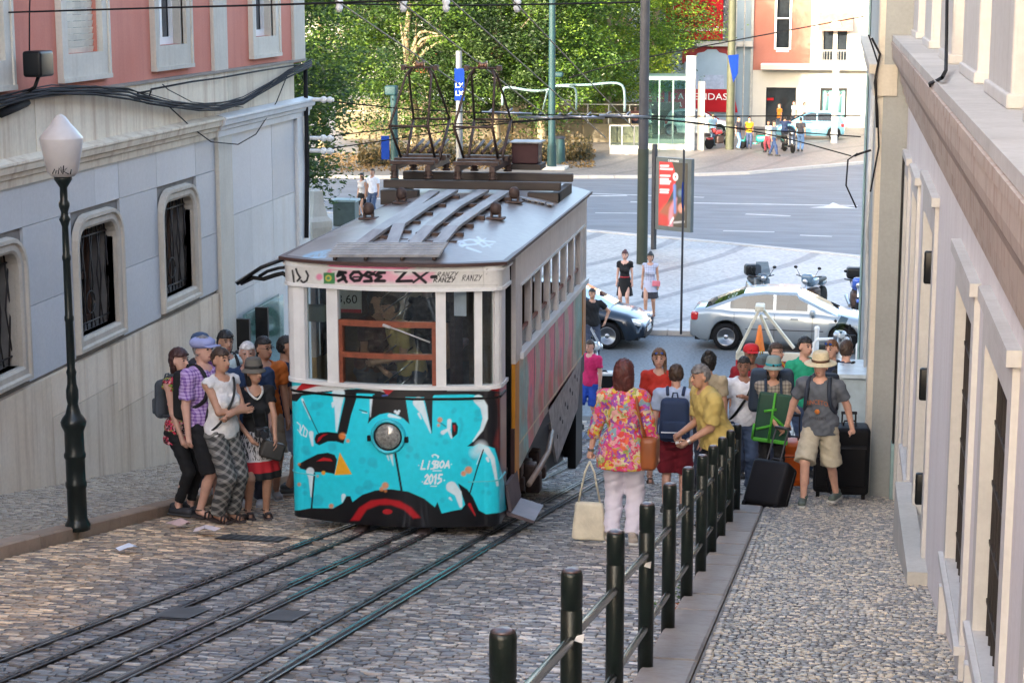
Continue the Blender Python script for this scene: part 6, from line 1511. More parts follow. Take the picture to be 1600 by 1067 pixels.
# ---------------- waiting group left of the tram
LG = 'people waiting beside the tram'
def e1(I):
    backpack(I, M('pack_slate', (.05,.06,.07), .8), (.26,.12,.38), .30)
    h = Vector(I['pal'][1]); MB().box(h+Vector((0,-.03,-.1)), (.02,.07,.09)).build('paper_slip', m_white, I['T'], world=False)
p = feet(287, 792, dz=.1)
person('dark haired woman in a floral vest top and black leggings, leftmost of the group', p[:2], 70, 1.66, 'f', 'fair', ('bob', (.045,.015,.012)), dict(mat=print_mat('floral_vest', [(.02,.02,.02),(.55,.03,.08),(.02,.02,.02),(.60,.35,.35),(.25,.42,.05),(.5,.02,.05)], 27), sleeve=0, neck=.10, hem=.78, o=.018, flare=.5), dict(kind='trousers', mat=fabric('leggings', (.007,.007,.008)), end=.82, w=.004), ((.03,.03,.035),'shoe'), hands=((-.14,-.12,.85),(.20,-.22,.82)), group=LG, z=p[2], extras=e1)
def e2(I):
    cap_hat(I, M('cap_lilac', (.30,.33,.55), .8), 'flat', 'flat_cap'); backpack(I, M('pack_black', (.009,.009,.010), .8), (.30,.17,.48), .26)
p = feet(325, 812)
person('man in a lilac flat cap and purple checked shirt with a black backpack', p[:2], 65, 1.79, 'm', 'fair', ('short', GRYH), dict(mat=check_mat('check_shirt', (.50,.36,.62), (.14,.05,.28), .016), sleeve=.75, o=.02, box=True, hem=.84), dict(kind='shorts', mat=fabric('shorts_black', (.007,.007,.009)), end=.12, w=.03), ((.05,.035,.03),'sandal'), hands=(None,(.24,-.10,.80)), group=LG, z=p[2], extras=e2)
def e3(I): cross_strap(I, M('strap_black', (.015,.015,.015), .7), -1)
p = feet(352, 818)
person('woman with folded arms in a white sleeveless blouse and patterned grey trousers', p[:2], 60, 1.69, 'f', 'tan', ('short', BRNH), dict(mat=fabric('lace_white', (.72,.70,.68), bump=.3), sleeve=0, neck=.085, hem=.86, o=.018, box=True), dict(kind='trousers', mat=check_mat('trellis_trousers', (.05,.05,.05), (.26,.25,.23), .03, diag=True), w=.03), ((.05,.035,.03),'sandal'), hands=((.10,-.165,1.13,-.9,-.3,-.8),(-.10,-.20,1.11,.9,-.3,-.8)), group=LG, z=p[2], extras=e3)
def e4(I):
    brim_hat(I, M('felt_grey', (.14,.13,.11), .9), .098, .105, .135, .028, M('hat_band_dark', (.03,.03,.03), .8))
    k, up, T = I['k'], I['up'], I['T']
    MB().tube(smooth_pts([up((-.08,-.02,.55)), up((-.07,-.10,.50)), up((0,-.145,.44)), up((.07,-.10,.50)), up((.08,-.02,.55))]), .011, 6).build('pearl_necklace', M('pearl', (.7,.68,.62), .3), T, world=False)
    c = Vector(up((.02,-.24,.10))); cm = MB().rbox(c, (.13,.08,.09), .015, 2); cam_o = cm.build('camera', M('camera_black', (.02,.02,.022), .35), T, world=False)
    MB().cyl(c+Vector((0,-.04,0)), c+Vector((0,-.11,-.01)), .037, n=14).build('camera_lens', M('lens_black', (.03,.03,.035), .2), cam_o, world=False)
    MB().tube(smooth_pts([up((-.07,.02,.55)), up((-.06,-.15,.32)), c+Vector((-.05,.02,.05))]), .008, 4).tube(smooth_pts([up((.07,.02,.55)), up((.08,-.15,.32)), c+Vector((.06,.02,.05))]), .008, 4).build('camera_strap', m_black, cam_o, world=False)
    b = MB().rbox(Vector(up((.12,-.27,-.10))), (.23,.11,.17), .03, 2, R=Matrix.Rotation(.35, 3, 'Y')); b.build('shoulder_bag', M('bag_olive', (.05,.045,.04), .6), T, world=False)
p = feet(402, 812)
person('woman in a grey brimmed hat holding a camera, in a red banded skirt', p[:2], 30, 1.56, 'f', 'tan', ('bob', BLKH), dict(mat=fabric('top_black', (.014,.014,.015)), sleeve=.45, neck=.11, hem=.90, o=.014), dict(kind='skirt', mat=band_mat('banded_skirt', [(0,(.015,.015,.015)),(.43,(.015,.015,.015)),(.49,(.50,.02,.03)),(.60,(.60,.58,.58))], (.62,(.06,.06,.06))), hem=.47, r0=.25), ((.04,.03,.03),'sandal'), hands=((-.12,-.26,.98,-.8,.3,-.4),(.16,-.28,.90,.8,.3,-.4)), head=(25,0), group=LG, z=p[2], extras=e4)
p = place(352, 517, 20.0)
person('dark haired man in a pale shirt looking over the shoulders of the group', p[:2], 40, hair_top(), 'm', 'tan', ('bob', BLKH), tee('shirt_palegreen', (.55,.66,.66)), dict(kind='trousers', mat=fabric('jeans_dark', (.04,.05,.08))), ((.5,.5,.5),'shoe'), group=LG, z=p[2], extras=lambda I: backpack(I, M('pack_black', (.009,.009,.010), .8)))
p = place(313, 522, 18.6)
person('man in a dark blue cap standing hidden behind the flat capped man', p[:2], 50, hair_top(), 'm', 'fair', ('short', BLKH), tee('shirt_darkgrey', (.03,.03,.04)), dict(kind='trousers', mat=fabric('jeans_dark', (.04,.05,.08))), ((.5,.5,.5),'shoe'), group=LG, z=p[2], extras=lambda I: cap_hat(I, M('cap_blue', (.04,.07,.14), .8)), low=True)
p = place(386, 534, 18.6)
person('white haired man in a navy blue shirt behind the woman with the hat', p[:2], 20, hair_top(), 'm', 'fair', ('short', WHTH), tee('shirt_navy', (.02,.045,.11), hem=.85), dict(kind='trousers', mat=fabric('jeans_dark', (.04,.05,.08))), ((.55,.57,.62),'shoe'), group=LG, z=p[2], build=1.1, hands=((-.2,-.1,.85),(.22,-.12,.9)))
p = place(411, 526, 19.4)
person('bearded man with glasses in an orange shirt behind the waiting group', p[:2], 35, hair_top(), 'm', 'tan', ('short', BLKH), tee('shirt_orange', (.50,.13,.02)), dict(kind='shorts', mat=fabric('shorts_tan', (.3,.25,.18))), ((.3,.3,.3),'shoe'), group=LG, z=p[2], extras=lambda I: glasses(I), head=(25,0))
p = feet(452, 775); 
person('man in a dark navy tee shirt and pale blue shorts half hidden by the tram', (min(p[0], -5.45), p[1]), 100, 1.80, 'm', 'tan', ('short', BLKH), tee('tee_ink', (.015,.025,.06)), dict(kind='shorts', mat=fabric('shorts_paleblue', (.30,.36,.50)), w=.035, end=.06), ((.08,.09,.09),'shoe'), group=LG, z=p[2], build=1.1, hands=((-.22,-.15,.88),(.24,-.2,.95)))
p = place(372, 548, 20.6)
person('dark haired person mostly hidden between the white haired man and the pale shirt', p[:2], 10, hair_top(), 'f', 'tan', ('short', BLKH), tee('tee_grey', (.1,.1,.11)), dict(kind='trousers', mat=fabric('jeans_dark', (.04,.05,.08))), ((.5,.5,.52),'shoe'), group=LG, z=p[2], low=True)
# ---------------- inside the tram
IG = 'people inside the tram'
fl_z = 3.92
def inside(px, ptop, H, Y):
    q = on_y(px, ptop, Y); return (q.x, Y), q.z-H
for lab, px, ptop, Y, H, f, sx, hr_, top_, hd, hands, ln in (
    ('tram driver in a mustard shirt bent over the controls behind the windscreen', 642, 464, 17.95, 1.66, -55, 'm', ('short', BLKH), tee('shirt_mustard', (.42,.30,.11)), (0, .35), ((-.1,-.35,1.05),(.05,-.38,1.05)), .35),
    ('passenger with long dark hair and a dark red top behind the left of the windscreen', 578, 450, 18.0, 1.68, 60, 'f', ('long', BLKH), tee('top_maroon', (.06,.015,.015)), (0, .3), ((-.1,-.25,.95),(.1,-.3,1.0)), .15),
    ('passenger in black standing behind the driver inside the tram', 668, 452, 18.9, 1.7, 160, 'm', ('short', BLKH), tee('tee_black', (.007,.007,.008)), (0, 0), (None, None), 0)):
    pz = on_y(px, ptop, Y); zf_ = pz.z-H*(1-.12*(ln > .3))
    person(lab, (pz.x, Y), f, H, sx, 'tan', hr_, top_, dict(kind='trousers', mat=fabric('jeans_dark', (.04,.05,.08))), group=IG, z=3.92, hands=hands, lean=ln, head=hd, vox=.016)
# ---------------- group in the middle of the street
MG = 'people crowding the street beside the railing'
def e11(I):
    T, k, up = I['T'], I['k'], I['up']
    h = Vector(I['pal'][1])+Vector((0,0,-.05)); bm_ = M('canvas_bag', (.62,.57,.44), .85, bump=.3)
    o = MB(); o.rbox(h+Vector((0,0,-.56)), (.29,.09,.36), .035, 2, taper=-.12); b = o.build('tote_bag', bm_, T, world=False); b.parent = None
    bpy.context.view_layer.update(); b.matrix_world = T.matrix_world.copy(); tag(b, 'cream canvas tote bag with long handles carried by the floral bloused woman', 'bag')
    hm_ = MB()
    for s in (-1, 1): hm_.tube([h+Vector((s*.10,s*.012,-.40)), h+Vector((s*.04,s*.01,-.1)), h+Vector((0,s*.004,.0))], .010, 5)
    hm_.build('handle', bm_, b, world=False)
    o = MB(); o.rbox(Vector(up((-.25,-.0,-.02))), (.15,.30,.30), .045, 2); g = o.build('handbag', M('leather_tan', (.26,.075,.02), .45, bump=.1), T, world=False)
    MB().tube(smooth_pts([up((-.22,-.1,.10)), up((-.18,-.08,.42)), up((-.13,.02,.545)), up((-.15,.13,.40)), up((-.22,.08,.10))]), .013, 5).build('bag_strap', M('leather_tan', (.26,.075,.02), .45), g, world=False)
    watch(I, 1)
p = feet(972, 852)
person('woman seen from behind in bright floral blouse and white trousers with tan handbag', p[:2], 178, 1.70, 'f', 'fair', ('fullbob', REDH), dict(mat=print_mat('floral_blouse', [(.55,.05,.16),(.60,.10,.28),(.55,.40,.05),(.55,.06,.04),(.30,.34,.10),(.60,.30,.28),(.28,.07,.35),(.58,.50,.30),(.62,.12,.05),(.20,.32,.36)], 19), sleeve=1.45, neck=.085, hem=.74, o=.024, flare=.9, box=True, name='blouse'), dict(kind='trousers', mat=fabric('trousers_white', (.66,.63,.72), var=.05), w=.028), ((.4,.35,.3),'shoe'), hands=((-.30,-.03,.86),(.33,-.06,.80)), group=MG, z=p[2], build=1.08, extras=e11, vox=.012, grip=(.3,.9))
def e12(I): glasses(I, True, True)
p = place(1030, 545, 24.0)
person('young woman in a red tee shirt with a side braid and raised blue sunglasses', p[:2], 10, hair_top(), 'f', 'fair', ('braid', (.14,.07,.03)), tee('tee_red', (.55,.035,.02)), dict(kind='shorts', mat=fabric('shorts_denim', (.08,.11,.2))), ((.12,.07,.05),'sandal'), group=MG, z=p[2], extras=e12, head=(-5,0))
def e13(I):
    b = backpack(I, M('pack_navy', (.018,.035,.085), .8), (.31,.16,.46), .24)
    c = Vector(I['up']((0,.13*I['g']+.16/I['k']+.085, .13))); MB().box(c, (.26,.01,.012)).build('zip', M('zip_pale', (.6,.62,.68), .5), b, world=False); MB().box(c+Vector((-.05,0,-.1)), (.06,.01,.035)).build('woven_label', m_white, b, world=False)
p = feet(1053, 806)
person('man in wine red shorts seen from behind with a navy backpack', p[:2], 182, 1.63, 'm', 'fair', ('short', BRNH), tee('tee_skyblue', (.36,.45,.62)), dict(kind='shorts', mat=fabric('shorts_wine', (.20,.012,.025)), w=.035, end=.05), ((.1,.1,.1),'shoe'), hands=((-.3,-.05,.82),(.25,-.15,.9)), group=MG, z=p[2], extras=e13, vox=.012)
def e14(I): watch(I, 1); MB().rbox(Vector(I['up']((-.21,.04,.02))), (.10,.24,.26), .04, 2).build('shoulder_bag', m_black, I['T'], world=False)
p = feet(1118, 826)
person('grey haired man in a mustard polo shirt looking down at something in his hands', p[:2], -62, 1.70, 'm', 'tan', ('short', (.16,.15,.145)), dict(mat=fabric('polo_mustard', (.50,.38,.12), var=.06), sleeve=.82, o=.026, box=True, neck=.07, hem=.84), dict(kind='trousers', mat=fabric('trousers_ink', (.012,.014,.022))), ((.02,.02,.02),'shoe'), hands=((-.10,-.36,1.0),(.10,-.36,.96)), lean=.30, head=(0,.38), group=MG, z=p[2], build=1.12, extras=e14, vox=.012)
p = place(1108, 550, 22.5)
person('woman with a dark top bun seen from behind the grey haired man', p[:2], 175, hair_top(), 'f', 'tan', ('bun', BLKH), tee('top_sand', (.4,.33,.22)), dict(kind='trousers', mat=fabric('jeans_dark', (.04,.05,.08))), group=MG, z=p[2])
def e16(I): cross_strap(I, m_black, -1, .016)
p = place(1163, 557, 23.0)
person('young man in a white tee shirt with a black strap across his chest', p[:2], 15, hair_top(), 'm', 'brown', ('short', BLKH), tee('tee_white', (.72,.74,.80)), dict(kind='trousers', mat=fabric('jeans_mid', (.05,.08,.15))), group=MG, z=p[2], hands=((-.26,0,.85),(-.02,-.26,1.28,.9,.2,-.5)), head=(-20,.2), extras=e16)
p = place(1174, 538, 25.5)
person('man in a bright red baseball cap and dark red shirt', p[:2], 10, hair_top(), 'm', 'brown', ('short', BLKH), tee('shirt_darkred', (.25,.01,.02)), dict(kind='trousers', mat=fabric('jeans_dark', (.04,.05,.08))), group=MG, z=p[2], extras=lambda I: cap_hat(I, M('cap_red', (.55,.012,.02), .7)))
def e18(I):
    brim_hat(I, M('felt_teal', (.25,.32,.30), .9), .10, .115, .13, .03, M('hat_band_cyan', (.02,.35,.45), .6))
    T, up = I['T'], I['up']; gm = M('bag_green', (.012,.06,.035), .6); lm = M('lime_tape', (.07,.38,.03), .6)
    c = Vector(up((.0,-.25,.14))); R = Matrix.Rotation(.12, 3, 'Y')
    o = MB().rbox(c, (.40,.06,.56), .03, 2, R=R).build('green_bag', gm, T, world=False); o.parent = None; bpy.context.view_layer.update(); o.matrix_world = T.matrix_world.copy(); tag(o, 'large dark green flat bag with lime bands held by the teal hatted woman', 'bag')
    f = lambda x, z_: c+R @ Vector((x, -.04, z_))
    for a, b in (((-.02,.29),(-.02,-.28)), ((-.12,.06),(.02,.10)), ((-.02,.02),(.18,-.12)), ((-.21,-.10),(-.21,-.28)), ((-.02,-.10),(-.18,-.16))): MB().tube([f(*a), f(*b)], .018, 4).build('band', lm, o, world=False)
    MB().rbox(c+R @ Vector((0,0,-.28)), (.41,.075,.05), .015, 2, R=R).build('band', lm, o, world=False)
p = place(1209, 562, 22.0)
person('dark haired woman in a teal brimmed hat hugging a large green bag', p[:2], 5, hair_top(), 'f', 'tan', ('long', BLKH), dict(mat=check_mat('knit_stripe', (.30,.27,.22), (.10,.09,.08), .02), sleeve=.7, o=.016, box=True), dict(kind='trousers', mat=fabric('leggings', (.007,.007,.008)), w=.006), hands=((.02,-.32,.98,-.8,.3,-.3),(.12,-.32,.86,.8,.3,-.3)), group=MG, z=p[2], extras=lambda I: (e18(I), backpack(I, M('pack_bluegrey', (.02,.035,.06), .8), (.52,.25,.5), .38)))
p = place(1213, 526, 26.5)
person('man with glasses in a red jacket wearing a tall blue and yellow hiking pack', p[:2], 60, hair_top(), 'm', 'fair', ('short', BRNH), tee('jacket_red', (.35,.02,.03), sleeve=1.8), dict(kind='trousers', mat=fabric('jeans_dark', (.04,.05,.08))), group=MG, z=p[2], extras=lambda I: (glasses(I), backpack(I, M('pack_teal', (.12,.17,.18), .8), (.30,.24,.62), .36, M('strap_yellow', (.55,.33,.03), .7))))
def e19(I):
    T, up = I['T'], I['up']
    b = MB().box(Vector(up((.0,-.165,.26))), (.19,.004,.24)).build('shirt_print', print_mat('print_white', [(.6,.66,.7),(.6,.66,.7),(.05,.25,.40),(.6,.66,.7)], 45), T, world=False)
p = place(1258, 526, 25.0)
person('man in a green tee shirt with a white square print looking down', p[:2], 35, hair_top(), 'm', 'fair', ('short', BLKH), tee('tee_green', (.02,.36,.21)), dict(kind='trousers', mat=fabric('jeans_mid', (.05,.08,.15))), group=MG, z=p[2], head=(10,.35), hands=((-.24,-.15,.95),(.2,-.25,1.0)), extras=e19)
def bend(o, I, z, arc):
    # wrap flat lettering round the chest
    a, b = .175*I['g']*I['k']+.02, .125*I['g']*I['k']+.02; up = I['up']
    for v in o.data.vertices:
        x = v.co.x*o.scale.x; yy = -b*math.sqrt(max(.05, 1-(x/a)**2))-.004-v.co.z
        p = up((0, 0, z)); q = I['Rl'] @ Vector((x, yy, v.co.y-arc*(x/.12)**2)); v.co = Vector(p)+q
    o.scale = (1,1,1); o.rotation_euler = (0,0,0); o.location = (0,0,0)
# ---------------- man in the straw hat with suitcases
def e21(I):
    brim_hat(I, M('straw', (.60,.52,.34), .8, var=.12, scale=40, bump=.2), .098, .12, .185, .015, M('hat_band_brown', (.10,.05,.03), .7))
    T, up, k = I['T'], I['up'], I['k']
    sm = M('strap_navy', (.02,.03,.05), .7); st = MB()
    for s in (-1, 1): st.tube(smooth_pts([up((s*.10,.08,.54)), up((s*.115,-.03,.56)), up((s*.125,-.12,.46)), up((s*.14,-.12,.30)), up((s*.17,-.02,.18)), up((s*.15,.1,.16))]), .024, 6)
    st.build('strap', sm, T, world=False); MB().rbox(Vector(up((0,.22,.32))), (.30,.16,.44), .05, 2).build('backpack', sm, T, world=False)
    mt = M('print_rust', (.36,.12,.05), .8)
    c = up((0,-.158,.33)); o = text_obj('PRINCETON', .072, (0,0,0), mt, T, name='shirt_lettering', sx=.8); bend(o, I, .33, .03)
    c = up((0,-.160,.22)); MB().lathe([(.03,0),(.03,.004),(0,.006)], c, 6, axis=Matrix.Rotation(math.pi/2, 3, 'X')).build('shirt_emblem', M('print_orange', (.5,.16,.03), .8), T, world=False)
    c = up((0,-.160,.14)); o = text_obj('ATHLETICS', .045, (0,0,0), M('print_dark', (.05,.05,.06), .8), T, name='shirt_lettering', sx=.85); bend(o, I, .14, 0)
p = feet(1278, 790, dz=.1)
HM = person('man in straw hat and khaki shorts striding uphill pulling suitcases', p[:2], -12, 1.69, 'm', 'fair', ('short', BRNH), tee('tee_slate', (.10,.115,.14), sleeve=.62, o=.02, hem=.83), dict(kind='shorts', mat=fabric('shorts_khaki', (.42,.38,.29)), w=.045, end=.08), ((.09,.12,.11),'shoe'),
    hands=((-.44,.10,.78,-.6,.5,0),(.34,.16,.86,.6,.6,0)), feet=[(-.12,-.22,0),(.15,.24,.04)], head=(-5,.55), lean=.12, group='people walking up the right pavement', z=p[2], extras=e21, vox=.012, build=1.1, grip=(1,1))
# suitcases
m_case = M('case_black', (.007,.007,.009), .6, bump=.15, bscale=90, spec=.25); m_case2 = M('case_trim', (.03,.03,.035), .3)
def suitcase(label, c, size, tilt, rz, hand=None, mat=m_case, handle_len=.45, group=None, soft=True):
    w, d, h = size; t = thing('suitcase', label, 'suitcase', tuple(c), rz, group); R = Matrix.Rotation(tilt, 3, 'X')
    b = MB().rbox(R @ Vector((0,0,.05+h/2)), (w, d, h), .05, 3, R=R).build('shell', mat, t, world=False)
    MB().rbox(R @ Vector((0,-d/2-.012,.05+h*.45)), (w*.82,.04,h*.62), .02, 2, R=R).build('front_pocket', mat, b, world=False)
    zp = MB(); zp.tube([R @ Vector((sx*(w/2+.002), -d*.15, .05+h*q)) for sx, q in ((-1,.1),(-1,.9))], .006, 4); zp.tube([R @ Vector((-w*.4,-d/2-.034,.05+h*.72)), R @ Vector((w*.4,-d/2-.034,.05+h*.72))], .006, 4); zp.build('zip', m_case2, b, world=False)
    for sx in (-1, 1):
        MB().cyl(R @ Vector((sx*(w/2-.05), d/2-.04, .04)), R @ Vector((sx*(w/2-.015), d/2-.04, .04)), .045, n=14).build('wheel', m_rubber, t, world=False)
        MB().box(R @ Vector((sx*(w/2-.06), -d/2+.04, .03)), (.04,.04,.06)).build('foot', m_rubber, t, world=False)
    MB().tube([R @ Vector((-.07,0,.05+h)), R @ Vector((-.06,0,.10+h)), R @ Vector((.06,0,.10+h)), R @ Vector((.07,0,.05+h))], .012, 6).build('grab_handle', m_case2, t, world=False)
    top = R @ Vector((0, d/2-.06, .05+h+handle_len)); hd = MB()
    for sx in (-1, 1): hd.cyl(R @ Vector((sx*.08, d/2-.06, h)), top+R @ Vector((sx*.075,0,0)), .010, n=8)
    if handle_len > .05: hd.tube([top-R @ Vector((.09,0,0)), top+R @ Vector((.09,0,0))], .018, 8)
    hd.build('trolley_handle', m_case2, t, world=False); return t
w1 = world_pt(HM, HM['pal'][0]); s1 = feet(1192, 790, dz=.1)
c1 = Vector((s1[0], s1[1], s1[2]+.01)); dirv = Vector((w1.x-c1.x, w1.y-c1.y, 0)); 
# the case leans toward the pulling hand
rz1 = math.atan2(dirv.y, dirv.x)+math.pi/2; hh = w1.z-c1.z; tl = math.atan2(dirv.length, hh); Lh = math.hypot(dirv.length, hh)
sc1 = suitcase('black soft suitcase tilted on its wheels beside the railing', c1, (.44,.28,.52), min(tl, .62), rz1, handle_len=max(.15, Lh-.60), group='suitcases pulled up the pavement')
q = feet(1330, 778, dz=.1)
suitcase('tall black suitcase standing upright close to the right wall', (q[0]-.05, q[1], q[2]+.01), (.46,.32,.80), .05, .1, group='suitcases pulled up the pavement', handle_len=.12)
q = feet(1291, 775, dz=.1)
suitcase('black suitcase seen between the legs of the man in the straw hat', (q[0]+.03, q[1], q[2]+.01), (.36,.28,.62), .05, -.1, group='suitcases pulled up the pavement', handle_len=.04)
q = place(1240, 618, 23)
oc = suitcase('bright orange hard suitcase behind the woman with the green bag', (q[0], q[1], q[2]+.2), (.42,.26,.56), .12, .0, mat=M('case_orange', (.75,.13,.01), .4), group='suitcases pulled up the pavement', handle_len=.3)
q = on_y(1238, 710, 23.0); oc.location = (q.x, 23.0, zg(23)+.115)
p = place(1338, 532, 24.5)
person('man in navy tee shirt and khaki shorts seen from behind beside the cream facade', (p[0]-.12, p[1]), 165, hair_top(), 'm', 'fair', ('short', BRNH), tee('tee_ink', (.015,.025,.06)), dict(kind='shorts', mat=fabric('shorts_khaki', (.42,.38,.29))), group=MG, z=p[2], build=1.1, extras=lambda I: backpack(I, M('pack_black', (.009,.009,.010), .8), (.26,.14,.36), .34))
p = place(1300, 531, 25.5)
person('ginger man in a blue tee shirt with sunglasses pushed up on his head', p[:2], -30, hair_top(), 'm', 'fair', ('short', (.16,.07,.03)), tee('tee_blue', (.04,.08,.19)), dict(kind='shorts', mat=fabric('shorts_khaki', (.42,.38,.29))), group=MG, z=p[2], extras=lambda I: (glasses(I, True, True), backpack(I, M('pack_indigo', (.02,.025,.09), .8))))
# ---------------- beyond the tram
PG = 'people around the foot of the street'
p = on_z(921, 692, 0)
person('person in a fuchsia tee shirt and blue shorts behind the tram corner', (p.x, p.y), -30, 1.74, 'm', 'fair', ('short', BRNH), tee('tee_fuchsia', (.60,.02,.13)), dict(kind='shorts', mat=fabric('shorts_royal', (.02,.08,.45))), ((.02,.02,.02),'shoe'), group=PG, z=ground_at(p.x, p.y), stride=.15, vox=.018, extras=lambda I: watch(I, 1))
p = place(925, 473, 42.5)
person('man in a black tee shirt with hand on hip beside the blue car', p[:2], 20, 1.74, 'm', 'tan', ('short', BLKH), tee('tee_black', (.007,.007,.008)), dict(kind='trousers', mat=fabric('jeans_dark', (.04,.05,.08))), group=PG, z=p[2], vox=.02, hands=(None, (.30,-.02,.98,.9,.3,0)))
p = place(976, 396, 48.8)
person('woman in a black dress with a red belt walking on the patterned pavement', p[:2], -5, 1.64, 'f', 'fair', ('bun', REDH), dict(mat=fabric('dress_black', (.007,.007,.008)), sleeve=.45, neck=.11, hem=.9, o=.014), dict(kind='skirt', mat=fabric('dress_black', (.007,.007,.008)), hem=.50, r0=.20), group=PG, z=p[2], vox=.02, extras=lambda I: MB().cyl(I['up']((0,0,.10)), I['up']((0,0,.13)), .142*I['k'], n=18).build('belt', M('belt_red', (.35,.02,.03), .6), I['T'], world=False))
p = feet(1015, 499, True)
person('woman in a pale blue sleeveless dress with a small pink bag', p[:2], 0, 1.66, 'f', 'tan', ('bun', BLKH), dict(mat=check_mat('dress_pale', (.45,.47,.58), (.30,.32,.42), .03), sleeve=0, neck=.09, hem=.9, o=.016), dict(kind='skirt', mat=band_mat('banded_dress', [(0,(.03,.03,.04)),(.45,(.03,.03,.04)),(.66,(.45,.47,.58))]), hem=.52, r0=.20), ((.2,.1,.08),'sandal'), stride=.12, group=PG, z=p[2], vox=.02, extras=lambda I: MB().rbox(Vector(I['up']((.18,-.14,.02))), (.2,.07,.14), .02, 2).build('pink_bag', M('bag_pink', (.60,.16,.2), .5), I['T'], world=False))
p = feet(566, 342, True); person('dark haired woman in a white top and black skirt walking beyond the tram roof', p[:2], -30, 1.62, 'f', 'tan', ('long', BLKH), dict(mat=fabric('top_cream', (.6,.58,.56)), sleeve=0, neck=.09, hem=.92), dict(kind='skirt', mat=fabric('dress_black', (.007,.007,.008)), hem=.5, r0=.19), group=PG, z=.1, vox=.024, low=True)
p = feet(583, 343, True); person('tall dark haired man in a white tee shirt walking beyond the tram roof', p[:2], -20, 1.80, 'm', 'tan', ('short', BLKH), tee('tee_white', (.72,.74,.80)), dict(kind='trousers', mat=fabric('jeans_mid', (.05,.08,.15))), group=PG, z=.1, vox=.024, low=True)
FG = 'people on the far pavement'
for lab, x, y, H, f, sx, hr_, tc_, lc, st_ in (
    ('rider in a pale blue shirt standing at the parked red motorcycle', 1113, 230, 1.72, 30, 'm', ('short', BLKH), (.30,.38,.48), (.04,.06,.12), 0),
    ('person in dark clothes beside the green pole with the blue banner', 1153, 236, 1.70, 60, 'm', ('short', BLKH), (.03,.03,.04), (.12,.22,.40), .12),
    ('person in a bright yellow top beside the green scooter', 1170, 235, 1.66, 10, 'f', ('short', BLKH), (.65,.33,.01), (.04,.06,.12), 0),
    ('man in a grey blue tee shirt and jeans striding along the far pavement', 1208, 246, 1.74, 65, 'm', ('short', BRNH), (.14,.20,.24), (.03,.06,.15), .26),
    ('person in pink shorts half hidden behind the striding man', 1200, 240, 1.60, -40, 'f', ('long', BLKH), (.4,.5,.55), (.25,.04,.06), .1),
    ('man in a navy shirt lifting his hands to his face by the blue car', 1225, 236, 1.75, 150, 'm', ('short', BLKH), (.012,.03,.09), (.02,.02,.03), 0),
    ('man in a black jacket and blue jeans standing before the blue car', 1250, 239, 1.74, 170, 'm', ('short', BLKH), (.007,.007,.008), (.10,.19,.30), 0),
    ('person in a dark shirt at the corner of the glass kiosk', 992, 215, 1.7, 0, 'm', ('short', BLKH), (.3,.12,.1), (.03,.03,.05), 0),):
    p = feet(x, y, True); q = 'f%02d' % (x % 97)
    person(lab, p[:2], f, H, sx, 'tan', hr_, tee('far_top_'+q, tc_), dict(kind='trousers', mat=fabric('far_legs_'+q, lc)), group=FG, z=.11, vox=.034, low=True, stride=st_, hands=((-.15,-.28,1.45), (.15,-.28,1.45)) if 'lifting' in lab else (None, None))
for lab, x, yt, tc_ in (('person in a yellow and red top at the dark shop door', 1218, 162, (.6,.2,.02)), ('man in a white shirt at the right of the dark shop door', 1241, 158, (.66,.66,.68)), ('second man in white facing the shop door, nearer to the lit window', 1257, 160, (.68,.68,.66))):
    q = on_y(x, yt, 112); p = (q.x, 112.0)
    person(lab, p, 90 if x > 1250 else -60, 1.72, 'm', 'tan', ('short', BRNH), tee('door_top_%d' % x, tc_), dict(kind='trousers', mat=fabric('jeans_dark', (.04,.05,.08))), group=FG, z=q.z-1.72, vox=.036, low=True)
